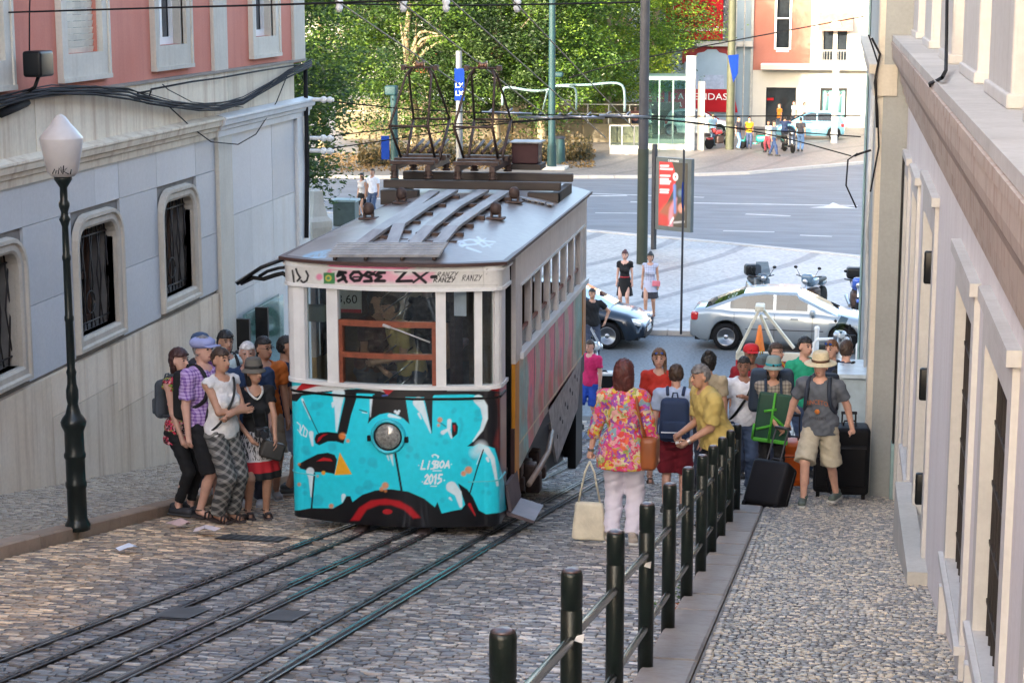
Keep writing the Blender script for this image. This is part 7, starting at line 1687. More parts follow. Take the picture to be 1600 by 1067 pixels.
# ================================================================ TREES AND BACKGROUND
def leaf_mat(name):
    m = bpy.data.materials.new(name); m.use_nodes = True; n = m.node_tree.nodes; l = m.node_tree.links; b = n['Principled BSDF']; b.inputs['Roughness'].default_value = .55
    a = n.new('ShaderNodeAttribute'); a.attribute_name = 'paint'; l.new(a.outputs['Color'], b.inputs['Base Color'])
    t = n.new('ShaderNodeBsdfTranslucent'); l.new(a.outputs['Color'], t.inputs[0]); x = n.new('ShaderNodeMixShader'); x.inputs[0].default_value = .35
    l.new(b.outputs[0], x.inputs[1]); l.new(t.outputs[0], x.inputs[2]); l.new(x.outputs[0], n['Material Output'].inputs[0]); return m
m_leaf = leaf_mat('foliage'); m_bark = wall_mat('plane_bark', (.30,.24,.15), (.12,.10,.07), 2.5, .6, True, .9, 12, .4)
def crown(c, r, nclus, per, leaf, cols, seed, hang=0):
    g = np.random.default_rng(seed); V = []; K = []
    d = g.normal(size=(nclus, 3)); d /= np.linalg.norm(d, axis=1)[:, None]; rad = g.uniform(.35, 1, nclus)**.55
    wob = 1+.22*np.sin(d[:,0]*5+seed)*np.sin(d[:,2]*6+seed*2)+.15*np.sin(d[:,1]*9+seed)
    cc = np.array(c)+d*rad[:, None]*np.array(r)*wob[:, None]; cc[:, 2] -= hang*g.uniform(0, 1, nclus)*(d[:,2] < 0)
    tint = g.uniform(0, 1, nclus)
    cr = g.uniform(.35, .9, nclus)*np.mean(r)*.16
    P = (cc[:, None]+g.normal(size=(nclus, per, 3))*cr[:, None, None]*np.array([1,1,.55])).reshape(-1, 3)
    n = len(P); T = np.repeat(tint, per); s = g.uniform(.6, 1.25, n)*leaf
    a = g.normal(size=(n, 3)); a[:, 2] *= .45; a /= np.linalg.norm(a, axis=1)[:, None]; b = np.cross(a, g.normal(size=(n, 3))); b /= np.linalg.norm(b, axis=1)[:, None]
    A = a*s[:, None]; B = b*s[:, None]*.42
    V = np.stack([P-A*.5, P+B*.5, P+A*.5, P-B*.5], 1).reshape(-1, 3); Q = np.arange(4*n).reshape(-1, 4)
    C0, C1, C2 = (np.array(q) for q in cols); t = np.clip(T+g.normal(0, .15, n), 0, 1)[:, None]
    col = np.where(t < .5, C0+(C1-C0)*t*2, C1+(C2-C1)*(t*2-1))*g.uniform(.85, 1.12, (n, 1)); return V, Q, np.repeat(np.clip(col, 0, 1), 4, 0)
GRN = ((.016,.042,.008), (.05,.12,.012), (.13,.22,.015)); GRN2 = ((.012,.032,.007), (.03,.075,.01), (.09,.16,.014)); YEL = ((.04,.10,.01), (.12,.22,.012), (.26,.33,.02)); DRK = ((.018,.04,.012), (.035,.075,.018), (.07,.12,.025))
def tree(label, x, y, cz, r, cols, seed, n=240, per=70, leaf=.34, hang=0, tr=.26):
    t = thing('plane_tree', label, 'tree', (x, y, .1), 0, 'trees around the square'); g = random.Random(seed)
    V, Q, K = crown((x, y, cz), r, n, per, leaf, cols, seed, hang); np_mesh('crown', V, Q, m_leaf, t, col=K)
    mb = MB(); h = cz-r[2]*.3; bend_ = [(x, y, 0), (x+g.uniform(-.15,.15), y, h*.4), (x+g.uniform(-.3,.3), y, h), (x, y, cz+r[2]*.3)]
    mb.tube(smooth_pts(bend_), .2, 9, rr=[tr*(1.25 if i == 0 else 1-.06*i) for i in range(10)])
    for k in range(7):
        a = g.uniform(0, 6.28); z0 = h*g.uniform(.65, 1); e = (x+math.cos(a)*r[0]*.65, y+math.sin(a)*r[1]*.65, cz+g.uniform(-.3,.5)*r[2])
        mb.tube(smooth_pts([(x, y, z0), ((x*2+e[0])/3, (y*2+e[1])/3, z0+1.0), e]), .1, 6, rr=[tr*.5*(1-.13*i) for i in range(7)])
    mb.build('trunk', m_bark, t)
tree('big leafy tree hanging over the avenue right of the salmon building', -20.3, 60.5, 7.3, (5.0, 4.2, 6.4), GRN2, 11, 900, 120, 0.18, 1.9, .3)
tree('tree with yellow green sunlit crown behind the tall grey pole', -12.7, 106, 7.0, (4.5, 4.2, 4.6), YEL, 12, 425, 120, 0.18, 1.0)
tree('tree with a pale forked trunk just left of the curved lamp arms', -15.3, 99.3, 7.0, (3.9, 4.2, 4.7), GRN, 13, 480, 112, 0.19, 1.2)
tree('tree with a pale straight trunk seen between the two pantographs', -17.4, 97.6, 7.2, (3.6, 4.0, 4.7), DRK, 14, 460, 112, 0.19, 1.3)
tree('dense tree behind the left pantograph', -21.5, 96.0, 6.6, (4.4, 4.2, 5.0), GRN2, 15, 520, 112, 0.19, 1.6)
tree('mid green tree at the far left beyond the avenue, behind the overhanging tree', -26.5, 97.0, 6.6, (4.0, 4.0, 4.5), GRN, 16, 375, 112, 0.19, .4)
tree('dark tree in the second row left of the green lamp pole', -24.5, 114.0, 7.0, (5.0, 4.5, 4.6), DRK, 17, 325, 105, 0.24)
tree('dark tree in the second row above the red market awnings', -13.0, 116.0, 7.0, (5.0, 4.5, 4.4), DRK, 18, 325, 105, 0.24)
tree('tree at the edge of the red billboard with reddish leaves', -10.9, 113.0, 8.9, (1.5, 2.0, 1.6), ((.10,.12,.02),(.22,.14,.03),(.30,.10,.03)), 19, 110, 60, .32)
tree('dark bushy tree behind the market, centre of the row', -18.5, 122.0, 6.4, (6.0, 4.5, 4.6), DRK, 20, 325, 105, 0.26)
# low planting, hedge, walls on the far pavement
def gcover(name, pix, z0, h, n, cols, leaf, seed, kind='stuff'):
    g = np.random.default_rng(seed); a, b, c, d = (np.array(on_z(x, y, z0)) for x, y in pix); u = g.uniform(0, 1, n)[:, None]; v = g.uniform(0, 1, n)[:, None]
    P = (a*(1-u)+b*u)*(1-v)+(d*(1-u)+c*u)*v; P[:, 2] = z0+np.abs(g.normal(0, h*.5, n)); A = g.normal(size=(n, 3)); A /= np.linalg.norm(A, axis=1)[:, None]; B = np.cross(A, g.normal(size=(n, 3))); B /= np.linalg.norm(B, axis=1)[:, None]; s = leaf*g.uniform(.6, 1.3, (n, 1))
    V = np.stack([P-A*s*.5, P+B*s*.25, P+A*s*.5, P-B*s*.25], 1).reshape(-1, 3); t = g.uniform(0, 1, (n, 1)); col = (np.array(cols[0])*(1-t)+np.array(cols[1])*t); o = np_mesh(name, V, np.arange(4*n).reshape(-1, 4), m_leaf, None, col=np.repeat(col, 4, 0)); o['kind'] = kind
gcover('hedge', [(560,262),(925,252),(925,243),(560,250)], .1, .9, 9000, ((.03,.035,.012),(.12,.08,.03)), .22, 31)
gcover('leaf_litter', [(500,270),(930,262),(930,235),(500,240)], .12, .05, 4000, ((.12,.07,.025),(.20,.14,.06)), .18, 32)
lw = thing('low_wall', 'sunlit low stone wall with a metal rail under the trees', 'wall', (-16, 103, 0)); m_lw = wall_mat('sunlit_wall', (.17,.14,.09), (.08,.06,.04), .8, .4, False)
for k in range(9): x = -27+k*1.9; MB().bbox_bev((x, 103, .0), (x+1.87, 103.4, 1.1), .03).build('wall_panel', m_lw, lw)
for k in range(16): x = -27+k*1.13; MB().bb((x-.03, 103.15, 1.1), (x+.03, 103.21, 2.1)).build('rail_post', m_stone_light, lw)
for z in (1.6, 2.1): MB().bb((-27, 103.15, z), (-9.9, 103.2, z+.05)).build('rail', m_stone_light, lw)
sh_ = thing('stone_stairwell', 'second pale stone wall behind the low wall, under the trees', 'wall', (-18, 109, 0)); MB().bbox_bev((-29, 109, 0), (-9, 109.4, 1.9), .05).build('wall', m_lw, sh_)
# red market awnings and stalls
m_red = M('awning_red', (.34,.012,.012), .6, var=.2); m_redb = M('banner_red', (.36,.012,.018), .8, spec=.15, var=.12, scale=.8)
for k, (x, w, z, lab) in enumerate(((-27, 3.6, 2.9, 'leftmost red market awning behind the trees'), (-22.6, 3.8, 3.0, 'red market awning seen left of the left pantograph'), (-14.2, 4.4, 3.0, 'red market awning right of the green lamp pole'), (-9.8, 4.0, 3.1, 'red market awning beside the glass kiosk'))):
    t = thing('market_stall', lab, 'market stall', (x, 130, .1), 0, 'red market stalls'); h = .9
    MB().add([(x-w/2,128.4,z),(x+w/2,128.4,z),(x+w/2,130,z+h),(x-w/2,130,z+h),(x+w/2,131.6,z),(x-w/2,131.6,z),(x-w/2,128.4,z-.35),(x+w/2,128.4,z-.35)], [(0,1,2,3),(3,2,4,5),(1,4,2),(0,3,5),(6,7,1,0)]).build('awning', m_red, t)
    for sx in (-1, 1): MB().bb((x+sx*w/2-.04, 128.4, .1), (x+sx*w/2+.04, 128.5, z-.3)).build('pole', m_white, t)
    MB().bb((x-w/2+.1, 128.8, .1), (x+w/2-.1, 129.6, 1.1)).build('counter', M('counter_blue', (.35,.45,.6), .6), t)
# ---- glass kiosk (lift to the station) with railing
KI = thing('glass_kiosk', 'green glass lift kiosk with a white corner column beside the pavement', 'kiosk', (-8.5, 99.5, .1)); a = on_y(1008, 237, 99).x; b = on_y(1072, 237, 99).x
for x0, x1, y0, y1, nm in ((a, b, 99, 99.02, 'front_glass'), (a, a+.02, 99.02, 102, 'side_glass'), (b, b+.02, 99.02, 102, 'side_glass'), (a, b, 102, 102.02, 'rear_glass')): MB().bb((x0, y0, .4), (x1, y1, 3.6)).build(nm, g_green, KI)
for k in range(4): x = a+(b-a)*k/3; MB().bb((x-.04, 98.93, .1), (x+.04, 98.99, 3.65)).build('mullion', M('kiosk_frame', (.10,.17,.16), .4), KI)
MB().bb((a-.1, 98.9, 3.65), (b+.1, 102.1, 3.85)).build('roof', MATS['kiosk_frame'], KI); MB().bb((a-.1, 98.9, .1), (b+.1, 102.1, .4)).build('plinth', m_stone_light, KI)
c = on_y(1078, 240, 98.8); MB().bbox_bev((c.x-.24, 98.5, .1), (c.x+.24, 99.0, 4.9), .03).build('column', M('column_grey', (.42,.44,.44), .6), KI); MB().bbox_bev((c.x+.35, 98.8, .1), (c.x+.7, 99.1, 3.6), .02).build('stone_post', m_stone, KI)
gr_ = thing('glass_railing', 'low glass railing on a white plinth left of the kiosk', 'railing', (-10.8, 96, .1)); a, b = on_y(953, 245, 96).x, on_y(1010, 245, 96).x
MB().bb((a, 95.8, .1), (b, 96.1, .55)).build('plinth', m_stone_light, gr_); MB().bb((a, 95.9, .55), (b, 95.93, 1.5)).build('pane', g_green, gr_); MB().bb((a, 95.85, 1.5), (b, 95.95, 1.56)).build('handrail', m_steel, gr_)
for k in range(4): x = a+(b-a)*k/3; MB().bb((x-.03, 95.86, .55), (x+.03, 95.9, 1.5)).build('post', m_steel, gr_)
# ---- facades at the back
YB = 116.
def fx(px, y=100): return on_y(px, y, YB).x
def fz(py, px=1200): return on_y(px, py, YB).z
m_fpink = wall_mat('far_pink', (.42,.16,.115), (.34,.13,.09), .5, .4, True); m_fwhite = wall_mat('far_white', (.52,.50,.45), (.40,.37,.32), .5, .35, True); m_fblue = wall_mat('far_blue_wrap', (.28,.36,.42), (.33,.40,.45), .4, .4, True)
B1 = thing('pink_white_building', 'pink and white building with balcony and shops at the far right', 'building', (-1, YB, 0))
mb = MB(); holes = [(fx(1198), fx(1245), .1, fz(137)), (fx(1283), fx(1325), .7, fz(137))]
x0, x1 = fx(1176), fx(1480); ea = sorted({x0, x1, *[v for h in holes for v in h[:2]]}); eb = sorted({.1, 3.45, *[v for h in holes for v in h[2:]]})
for p0, p1, q0, q1 in cells(ea, eb, holes): mb.bb((p0, YB, q0), (p1, YB+.5, q1))
mb.build('ground_floor', m_fwhite, B1); MB().bb((x0, YB+.6, .1), (x1, YB+8, 14)).build('core', M('dark_interior', (.05,.045,.04)), B1)
mb = MB(); w1_, w2_ = fx(1212), fx(1232); hz = [(w1_, w2_, fz(75), 9.2)]
for p0, p1, q0, q1 in cells([x0, w1_, w2_, fx(1266)], [3.45, fz(75), 9.2, 14], hz): mb.bb((p0, YB+.05, q0), (p1, YB+.55, q1))
mb.build('pink_wall', m_fpink, B1)
f = MB(); f.bb((w1_-.12, YB-.03, fz(75)-.1), (w1_, YB+.3, 9.3)); f.bb((w2_, YB-.03, fz(75)-.1), (w2_+.12, YB+.3, 9.3)); f.bb((w1_, YB-.03, fz(75)-.25), (w2_, YB+.3, fz(75))); f.bb((w1_, YB+.02, fz(30)), (w2_, YB+.2, fz(28))); w = f.build('window', m_white, B1); MB().bb((w1_, YB+.3, fz(75)), (w2_, YB+.32, 9.2)).build('pane', m_darkglass, w)
mb = MB(); u0, u1 = fx(1283), fx(1325); hz = [(u0, u1, fz(94), fz(20))]
for p0, p1, q0, q1 in cells([fx(1266), u0, u1, x1], [3.45, fz(94), fz(20), 14], hz): mb.bb((p0, YB, q0), (p1, YB+.5, q1))
mb.build('white_bay', m_fwhite, B1); 
f = MB(); f.bb((u0, YB+.2, fz(94)), (u0+.1, YB+.3, fz(20))); f.bb((u1-.1, YB+.2, fz(94)), (u1, YB+.3, fz(20))); f.bb(((u0+u1)/2-.12, YB+.2, fz(94)), ((u0+u1)/2+.12, YB+.3, fz(20))); w = f.build('window', m_stone_light, B1); MB().bb((u0, YB+.35, fz(94)), (u1, YB+.37, fz(20))).build('pane', m_darkglass, w)
MB().add([(u0-.2,YB-.8,fz(48)),(u1+.2,YB-.8,fz(48)),(u1+.2,YB,fz(20)),(u0-.2,YB,fz(20))], [(0,1,2,3)]).build('awning', M('awning_peach', (.34,.17,.11), .7), B1)
MB().lathe([(.32,0),(.32,.01),(0,.012)], ((u0+u1)/2, YB-.62, fz(40)), 12, axis=Matrix.Rotation(math.pi/2, 3, 'X')).build('awning_badge', m_white, B1)
MB().bb((fx(1190), YB-1.1, fz(108)), (x1, YB, fz(100))).build('balcony_slab', m_fwhite, B1); MB().bb((fx(1190), YB-1.15, fz(101)), (x1, YB+.0, fz(99))).build('balcony_edge', m_white, B1)
for k in range(26): x = fx(1266)+k*.16; MB().bb((x, YB-1.0, fz(100)), (x+.02, YB-.98, fz(78))).build('baluster', M('baluster_grey', (.3,.3,.28), .5), B1)
MB().bb((fx(1266), YB-1.02, fz(79)), (x1, YB-.96, fz(77))).build('handrail', MATS['baluster_grey'], B1)
MB().bb((holes[0][0], YB+.4, .1), (holes[0][1], YB+.42, holes[0][3])).build('shop_door', m_darkglass, B1); MB().bb((holes[0][0]+.05, YB+.3, 1.65), (holes[0][0]+.45, YB+.32, 1.8)).build('door_sign', m_redb, B1)
f = MB(); h = holes[1]; f.bb((h[0], YB+.05, h[2]), (h[0]+.12, YB+.2, h[3])); f.bb((h[1]-.12, YB+.05, h[2]), (h[1], YB+.2, h[3])); f.bb((h[0]+.12, YB+.05, h[3]-.15), (h[1]-.12, YB+.2, h[3])); w = f.build('shop_window', m_black, B1)
ps = MB().bb((h[0]+.12, YB+.22, h[2]), (h[1]-.12, YB+.24, h[3]-.15)).build('poster', M('poster_teal', (.22,.46,.46), .3), w)
for k, (dx, hh_) in enumerate(((.3,1.45),(.75,1.6),(1.1,1.35))): x = h[0]+.12+dx*.95; MB().rbox((x, YB+.20, h[2]+.2+hh_*.42), (.2,.02,hh_*.75), .01, 1).sphere((x, YB+.2, h[2]+.25+hh_*.88), .1, 8, 6, sc=(1,.2,1.2)).build('poster_figure', M('poster_ink', (.03,.10,.10), .4), w)
text_obj('FREE TIME', .26, ((h[0]+h[1])/2, YB+.19, h[3]-.42), m_redb, w, sx=.8)
MB().bb((fx(1250), YB-.03, fz(156)), (fx(1256), YB, fz(149))).build('number_plate', M('plate_grey', (.2,.22,.25), .5), B1)
MB().bb((fx(1176)-.12, YB-.15, .1), (fx(1176)+.02, YB-.03, 14)).build('drainpipe', M('baluster_grey', (.3,.3,.28), .5), B1)
B2 = thing('wrapped_building', 'pale blue building wrap with red billboards beside the pink building', 'building', (-7.5, YB, 0)); x0, x1 = -13.0, fx(1175)
MB().bb((x0, YB+.1, .1), (x1, YB+8, 13)).build('wall', m_fblue, B2)
bb0, bb1 = fx(1040), fx(1129)
b = MB().bb((bb0, YB-.35, fz(63)), (bb1, YB-.25, 11)).build('billboard', m_redb, B2); text_obj('www.liberdade12.pt', .40, (fx(1090), YB-.37, fz(46)), m_white, b, shear=.25)
for k in range(12): MB().bb((bb1, YB-.3, fz(60)+k*.45), (bb1+.14, YB-.28, fz(60)+k*.45+.05)).build('lace', m_white, b)
MB().bb((bb1+.12, YB-.32, fz(66)), (bb1+.55, YB-.2, 11)).build('scaffold_dark_strip', M('strip_grey', (.10,.10,.11), .8), B2)  # dark grey strip along the right side of the billboard
MB().bb((fx(1083), YB-.5, fz(73)), (fx(1176), YB+.1, fz(65))).build('ledge', m_fwhite, B2)
MB().bb((fx(1066), YB-.02, fz(100)), (fx(1147), YB+.09, fz(73))).build('red_field', M('field_red', (.22,.012,.015), .6), B2)
arch = [(fx(x), fz(y)) for x, y in ((1070,240),(1070,98),(1083,94),(1090,84),(1100,82),(1105,78),(1119,78),(1124,83),(1134,85),(1140,92),(1150,94),(1150,240))]
MB().prism(arch, lambda q: Vector((q[0], YB-.12, max(q[1], .1))), lambda q: Vector((q[0], YB-.03, max(q[1], .1)))).build('printed_gable', M('gable_print', (.27,.36,.44), .6, var=.12, scale=.6), B2)
for i_, (px0, px1, y0, y1) in enumerate(((1100,1132,118,140), (1078,1092,118,140))): MB().bb((fx(px0), YB-.14, fz(y1)), (fx(px1), YB-.125, fz(y0))).build('printed_window', M('window_print', (.32,.38,.50), .6), B2)
pts = [(fx(1046), fz(140)), (fx(1147), fz(140)), (fx(1155), fz(176)), (fx(1046), fz(174))]
b = MB().prism(pts, lambda q: Vector((q[0], YB-.5, q[1])), lambda q: Vector((q[0], YB-.46, q[1]))).build('banner', m_redb, B2)
text_obj('ENDAS', .56, (fx(1112), YB-.52, fz(152)), m_white, b, sx=1.15); text_obj('B A', .52, (fx(1060), YB-.52, fz(152)), m_white, b); text_obj('E LA', .45, (fx(1056), YB-.52, fz(165)), m_white, b, shear=.2)
b = MB().bb((fx(1021), YB-.5, fz(174)), (fx(1040), YB-.46, fz(140))).build('banner', m_redb, B2); text_obj('A', .5, (fx(1030), YB-.52, fz(152)), m_white, b); text_obj('la', .45, (fx(1030), YB-.52, fz(165)), m_white, b, shear=.2)
for px_ in (1052, 1150, 1163): MB().cyl((fx(px_), YB-.6, .1), (fx(px_), YB-.6, 11), .04, n=6).build('scaffold_tube', m_steel, B2)
B3 = thing('backdrop_building', 'long grey building added behind the trees to block white sky gaps', 'building', (-30, 170, 0)); MB().bb((-80, 170, 0), (-12, 185, 16)).build('wall', wall_mat('far_grey', (.30,.30,.28), (.2,.2,.2), .3, .4), B3)  # backdrop added to keep bright sky from showing between the crowns
for k in range(22):
    for z in (1.2, 5.2, 9.2): MB().bb((-76+k*2.9, 169.9, z), (-74.6+k*2.9, 169.98, z+2.3)).build('window', m_darkglass, B3)
B4 = thing('side_building', 'cream building closing the square behind the pink and white one', 'building', (20, 150, 0)); MB().bb((4, 140, 0), (60, 150, 14)).build('wall', m_fwhite, B4)
for k in range(10): MB().bb((6+k*3, 139.9, 2), (7.4+k*3, 139.99, 4.4)).build('window', m_darkglass, B4)
# ================================================================ POLES, SIGNS, WIRES
def pole(name, label, px, py, r, htop, mat, z=.1, cat='pole', rtop=None, basew=0):
    q = on_z(px, py, z); t = thing(name, label, cat, (q.x, q.y, z)); MB().cyl(q, (q.x, q.y, htop), r, rtop or r*.85, 14).build('shaft', mat, t)
    if basew: MB().bbox_bev((q.x-basew, q.y-basew, z), (q.x+basew, q.y+basew, z+.12), .02).build('foot', m_stone_light, t); MB().cyl(q, (q.x, q.y, z+1.1), r*1.3, r*1.2, 12).build('sleeve', mat, t)
    return t, q
m_polegrey = M('pole_grey', (.035,.036,.042), .6, spec=.3); m_teal = M('pole_teal', (.012,.040,.045), .6, spec=.3); m_olive = M('pole_olive', (.05,.055,.03), .7); m_blue = M('banner_blue', (.004,.022,.15), .9, var=.1, spec=.1)
t, q = pole('street_pole', 'tall dark grey pole rising out of the picture left of the poster frame', 1003, 412, .16, 12, m_polegrey); MB().cyl((q.x, q.y, .1), (q.x, q.y, 3.6), .172, .168, 14).build('lower_sleeve', M('pole_moss', (.018,.025,.015), .7), t)
t, q = pole('lamp_pole', 'teal lamp pole on the far pavement carrying curved pale arms', 862, 264, .17, 9.5, m_teal, basew=.7)
ar = MB(); ar.tube(smooth_pts([on_y(x, y, 89.2) for x, y in ((785,165),(786,142),(795,137),(830,142),(855,141),(872,134),(920,133),(955,130),(972,134),(976,150),(976,175))]), .06, 6); ar.tube(smooth_pts([on_y(x, y, 89.2) for x, y in ((872,135),(892,136),(900,143),(900,172))]), .05, 6); ar.tube([on_y(x, y, 89.2) for x, y in ((855,143),(848,172))], .045, 6); ar.build('curved_arm', M('arm_pale', (.13,.20,.20), .45), t)
MB().rbox(on_y(872, 117, 89.2), (.5,.3,.25), .1, 2).build('lamp_head', m_teal, t)
t, q = pole('banner_pole', 'grey pole with a blue banner between the pantographs', 718, 275, .16, 5.6, M('pole_silver', (.12,.13,.14), .5)); a = on_y(719, 107, q.y); MB().bb((a.x-.22, q.y-.2, on_y(719,157,q.y).z), (a.x+.22, q.y-.17, a.z)).build('banner', m_blue, t)
for k in range(2): text_obj('LX', .3, (a.x, q.y-.21, a.z-.75-.35*k), m_white, t)
t, q = pole('banner_pole', 'teal pole with a blue flag at its side, left of the tram roof', 617, 290, .17, 4.1, m_teal); MB().bb((q.x-.55, q.y-.1, 1.2), (q.x-.2, q.y-.08, 2.2)).build('banner', m_blue, t); MB().rbox((q.x-.1, q.y, 4.1), (.5,.5,.4), .08, 2).build('signal_head', m_teal, t)
t, q = pole('banner_pole', 'tall olive pole with a blue banner in front of the wrapped building', 1140, 234, .22, 11, m_olive); a = on_y(1145, 87, q.y-.3); c = on_y(1145, 130, q.y-.3)
MB().add([(a.x-.25,q.y-.3,a.z),(a.x+.3,q.y-.3,a.z+.05),(a.x+.28,q.y-.3,c.z+.5),(a.x+.05,q.y-.3,c.z)], [(0,1,2,3)]).build('banner', m_blue, t)
t, q = pole('white_post', 'slim white post on the far pavement before the shop window', 1303, 224, .17, 4.4, m_white, rtop=.17)
t, q = pole('sign_post', 'thin grey post with a blue sign seen edge on, beside the silver car', 1064, 522, .03, 4.6, m_polegrey); MB().cyl(on_y(1066.5, 305, q.y), on_y(1066.5, 305, q.y)+Vector((.02,.0,0)), .32, n=20).build('round_sign', m_blue, t)
t, q = pole('litter_bin', 'dark teal litter bin at the foot of the lamp pole', 874, 256, .3, 1.3, m_teal, cat='litter bin'); MB().cyl((q.x, q.y, 1.3), (q.x, q.y, 1.4), .33, .2, 12).build('lid', m_polegrey, t)
q = on_z(541, 352, .1); t = thing('utility_box', 'grey green metal box on the pavement left of the tram roof', 'box', tuple(q)); MB().bbox_bev((q.x-.4, q.y-.3, .1), (q.x+.4, q.y+.3, .95), .02).build('body', M('box_green', (.06,.09,.09), .6), t); MB().bbox_bev((q.x-.45, q.y-.35, .95), (q.x+.45, q.y+.35, 1.03), .02).build('lid', M('box_lid', (.26,.34,.34), .4), t)
# poster frame
PF = thing('poster_frame', 'advertising frame with a red and dark poster beside the avenue', 'advertising panel', (-5.2, 61.2, .1)); q0, q1 = on_y(1027, 245, 61.3), on_y(1083, 243, 60.6); zb0, zt0 = on_y(1027, 358, 61.3).z, on_y(1027, 245, 61.3).z
d = (q1-q0); d.z = 0; L = d.length; d.normalize(); ang = math.atan2(d.y, d.x); nrm = Vector((d.y, -d.x, 0))
mid = q0+d*L/2; mid.z = (zb0+zt0)/2; H_ = zt0-zb0
MB().box(mid, (L, .16, H_), ang).build('frame', M('frame_grey', (.06,.075,.08), .35), PF)
def pposter(u, v): P = np.array(mid-d*L*.40-Vector((0,0,H_*.44))+nrm*.085); return P[0]+d.x*L*.80*u, P[1]+d.y*L*.80*u, P[2]+H_*.88*v
def pp(X, Y, Z):
    u = np.tile(np.linspace(0,100,61), 91); v = np.repeat(np.linspace(150,0,91), 61); c = Canvas(u, v, (.05,.045,.035)); R_ = (.50,.03,.03)
    c.poly([(0,0),(45,0),(55,20),(60,42),(52,62),(30,95),(0,125)], R_, 3); c.dot(58, 33, 9, (.7,.7,.7), 3); c.dot(58, 33, 3, R_, 2)
    for y, w in ((10,28),(17,42),(33,34),(41,28),(46,36),(51,32),(66,30),(72,28)): c.line([(5,y),(5+w,y-1)], 4, (.68,.66,.68), soft=2)
    c.poly([(20,100),(60,85),(70,110),(40,150),(0,150),(0,120)], (.30,.09,.05), 10, .8); c.line([(42,150),(45,110),(60,85)], 18, (.55,.22,.28), 8, 8, .8); c.line([(55,55),(58,115)], 10, (.10,.18,.42), 8, 5); c.dot(80, 105, 11, (.50,.22,.16), 6); c.dot(76, 70, 8, (.09,.14,.20), 8); c.line([(38,148),(52,130)], 5, (.7,.6,.65)); c.line([(55,140),(90,136)], 3, (.5,.5,.5)); c.poly([(0,120),(30,125),(45,150),(0,150)], (.42,.03,.03), 8, .8)
    return c.c
painted_grid('poster', pposter, 60, 90, pp, attr_mat('poster_print', .25, bump=0, var=.05), PF); MB().box(q0+Vector((-.08,0,-1.3)), (.12,.14,3.4), ang).build('post', m_polegrey, PF); text_obj('cemusa', .14, tuple(mid+nrm*.09+Vector((0,0,H_*.465))), m_white, PF, rz=ang)
# overhead wires
def wire(label, pts, r=.012, name='overhead_wire', cat='wire', mat=None, group=None):
    pts = [Vector(p) for p in pts]; o = MB().tube(smooth_pts(pts, 4) if len(pts) > 2 else pts, r, 5).build(name, mat or m_cable); tag(o, label, cat, group)
def par(px, py, Y, Y2, px2): # trolley wire running down the street above the track
    p = on_y(px, py, Y); return [Vector((p.x, y, p.z-.183*(y-Y))) for y in (Y2, Y, px2)]
wm = M('copper_wire', (.30,.25,.19), .6)
G_ = 'trolley wires above the tracks'
wire('brown trolley wire passing over the left pantograph', par(664, 96, 21.85, 8, 25.8), .008, mat=wm, group=G_); wire('brown trolley wire passing over the right pantograph', par(748, 99, 21.85, 9, 27.5), .008, mat=wm, group=G_)
wire('brown trolley wire ending near the curved lamp arms', par(850, 130, 24, 10, 30.5), .008, mat=wm, group=G_); wire('rightmost brown trolley wire running down to the tall grey pole', par(890, 95, 22, 10, 29), .008, mat=wm, group=G_)
a, b = on_x(-60, 22, WL+.1), on_y(1352, -60, 20)
wire('black span cable crossing the top of the view from the salmon wall', [on_x(8, 20, WL), on_y(240, 13, 17.2), on_y(490, 6, 15.5), on_y(800, -6, 14)], .009)
wire('black feeder cable crossing right below the top edge with white insulators', [on_x(488, 5, WL+.05), on_y(700, 9, 26), on_y(1000, 4, 24)], .012)
for k, px_ in enumerate((530, 630, 697, 808)):
    p = on_y(px_, 8, 26); o = MB().lathe([(.03,-.1),(.055,-.04),(.04,0),(.06,.04),(.03,.1)], p, 10).build('insulator', m_white); tag(o, 'pale insulator on the feeder cable, number %s from the left' % ('first','second','third','fourth')[k], 'insulator', 'insulators on the feeder cable')
pw = [((493,156),(640,171),(800,178),(1000,182),(1345,181)), ((494,216),(640,199),(800,190),(990,184),(1180,206),(1330,244)), ((494,236),(640,214),(800,192),(980,184),(1150,200),(1345,214))]
for k, path in enumerate(pw):
    n = len(path); wire(('top','lowest','middle')[k]+' of the three black wires strung between the building corner and the right facade', [on_y(x, y, 29+.4*i) for i, (x, y) in enumerate(path)], .010, group='wires strung across the street')
for k, (x, y) in enumerate(((494,156),(494,216),(494,236))):
    p = on_y(x, y, 29.0); o = MB().cyl(p+Vector((-.1,0,0)), p+Vector((.28,0,0)), .03, n=8).sphere(p+Vector((.12,0,0)), .055, 8, 6).sphere(p+Vector((.22,0,0)), .05, 8, 6).build('wall_insulator', m_white); tag(o, ('upper','middle','lower')[k]+' white wire anchor on the corner of the salmon building', 'insulator', 'white anchors at the building corner')
for k, (x, y) in enumerate(((792,176),(848,183),(905,182),(976,181))):
    p = on_y(x, y, 30); mb = MB()
    for j in range(6): a_ = j*1.05+k; mb.tube([p+Vector((-.3+.1*j, 0, .03*math.sin(a_*3))), p+Vector((-.22+.1*j, .05, .06*math.cos(a_*2)))], .018, 5)
    mb.tube([p+Vector((-.4,0,0)), p+Vector((.4,0,-.02))], .02, 6); o = mb.build('wire_clamp', m_steel); tag(o, ('first','second','third','fourth')[k]+' metal wire clamp from the left where trolley wires meet the cross wires', 'clamp', 'wire clamps over the street')
wire('thin black wire rising from the tree to the far right facade', [on_y(890, 122, 60), on_y(1000, 92, 60), on_y(1350, 26, 60)], .02)
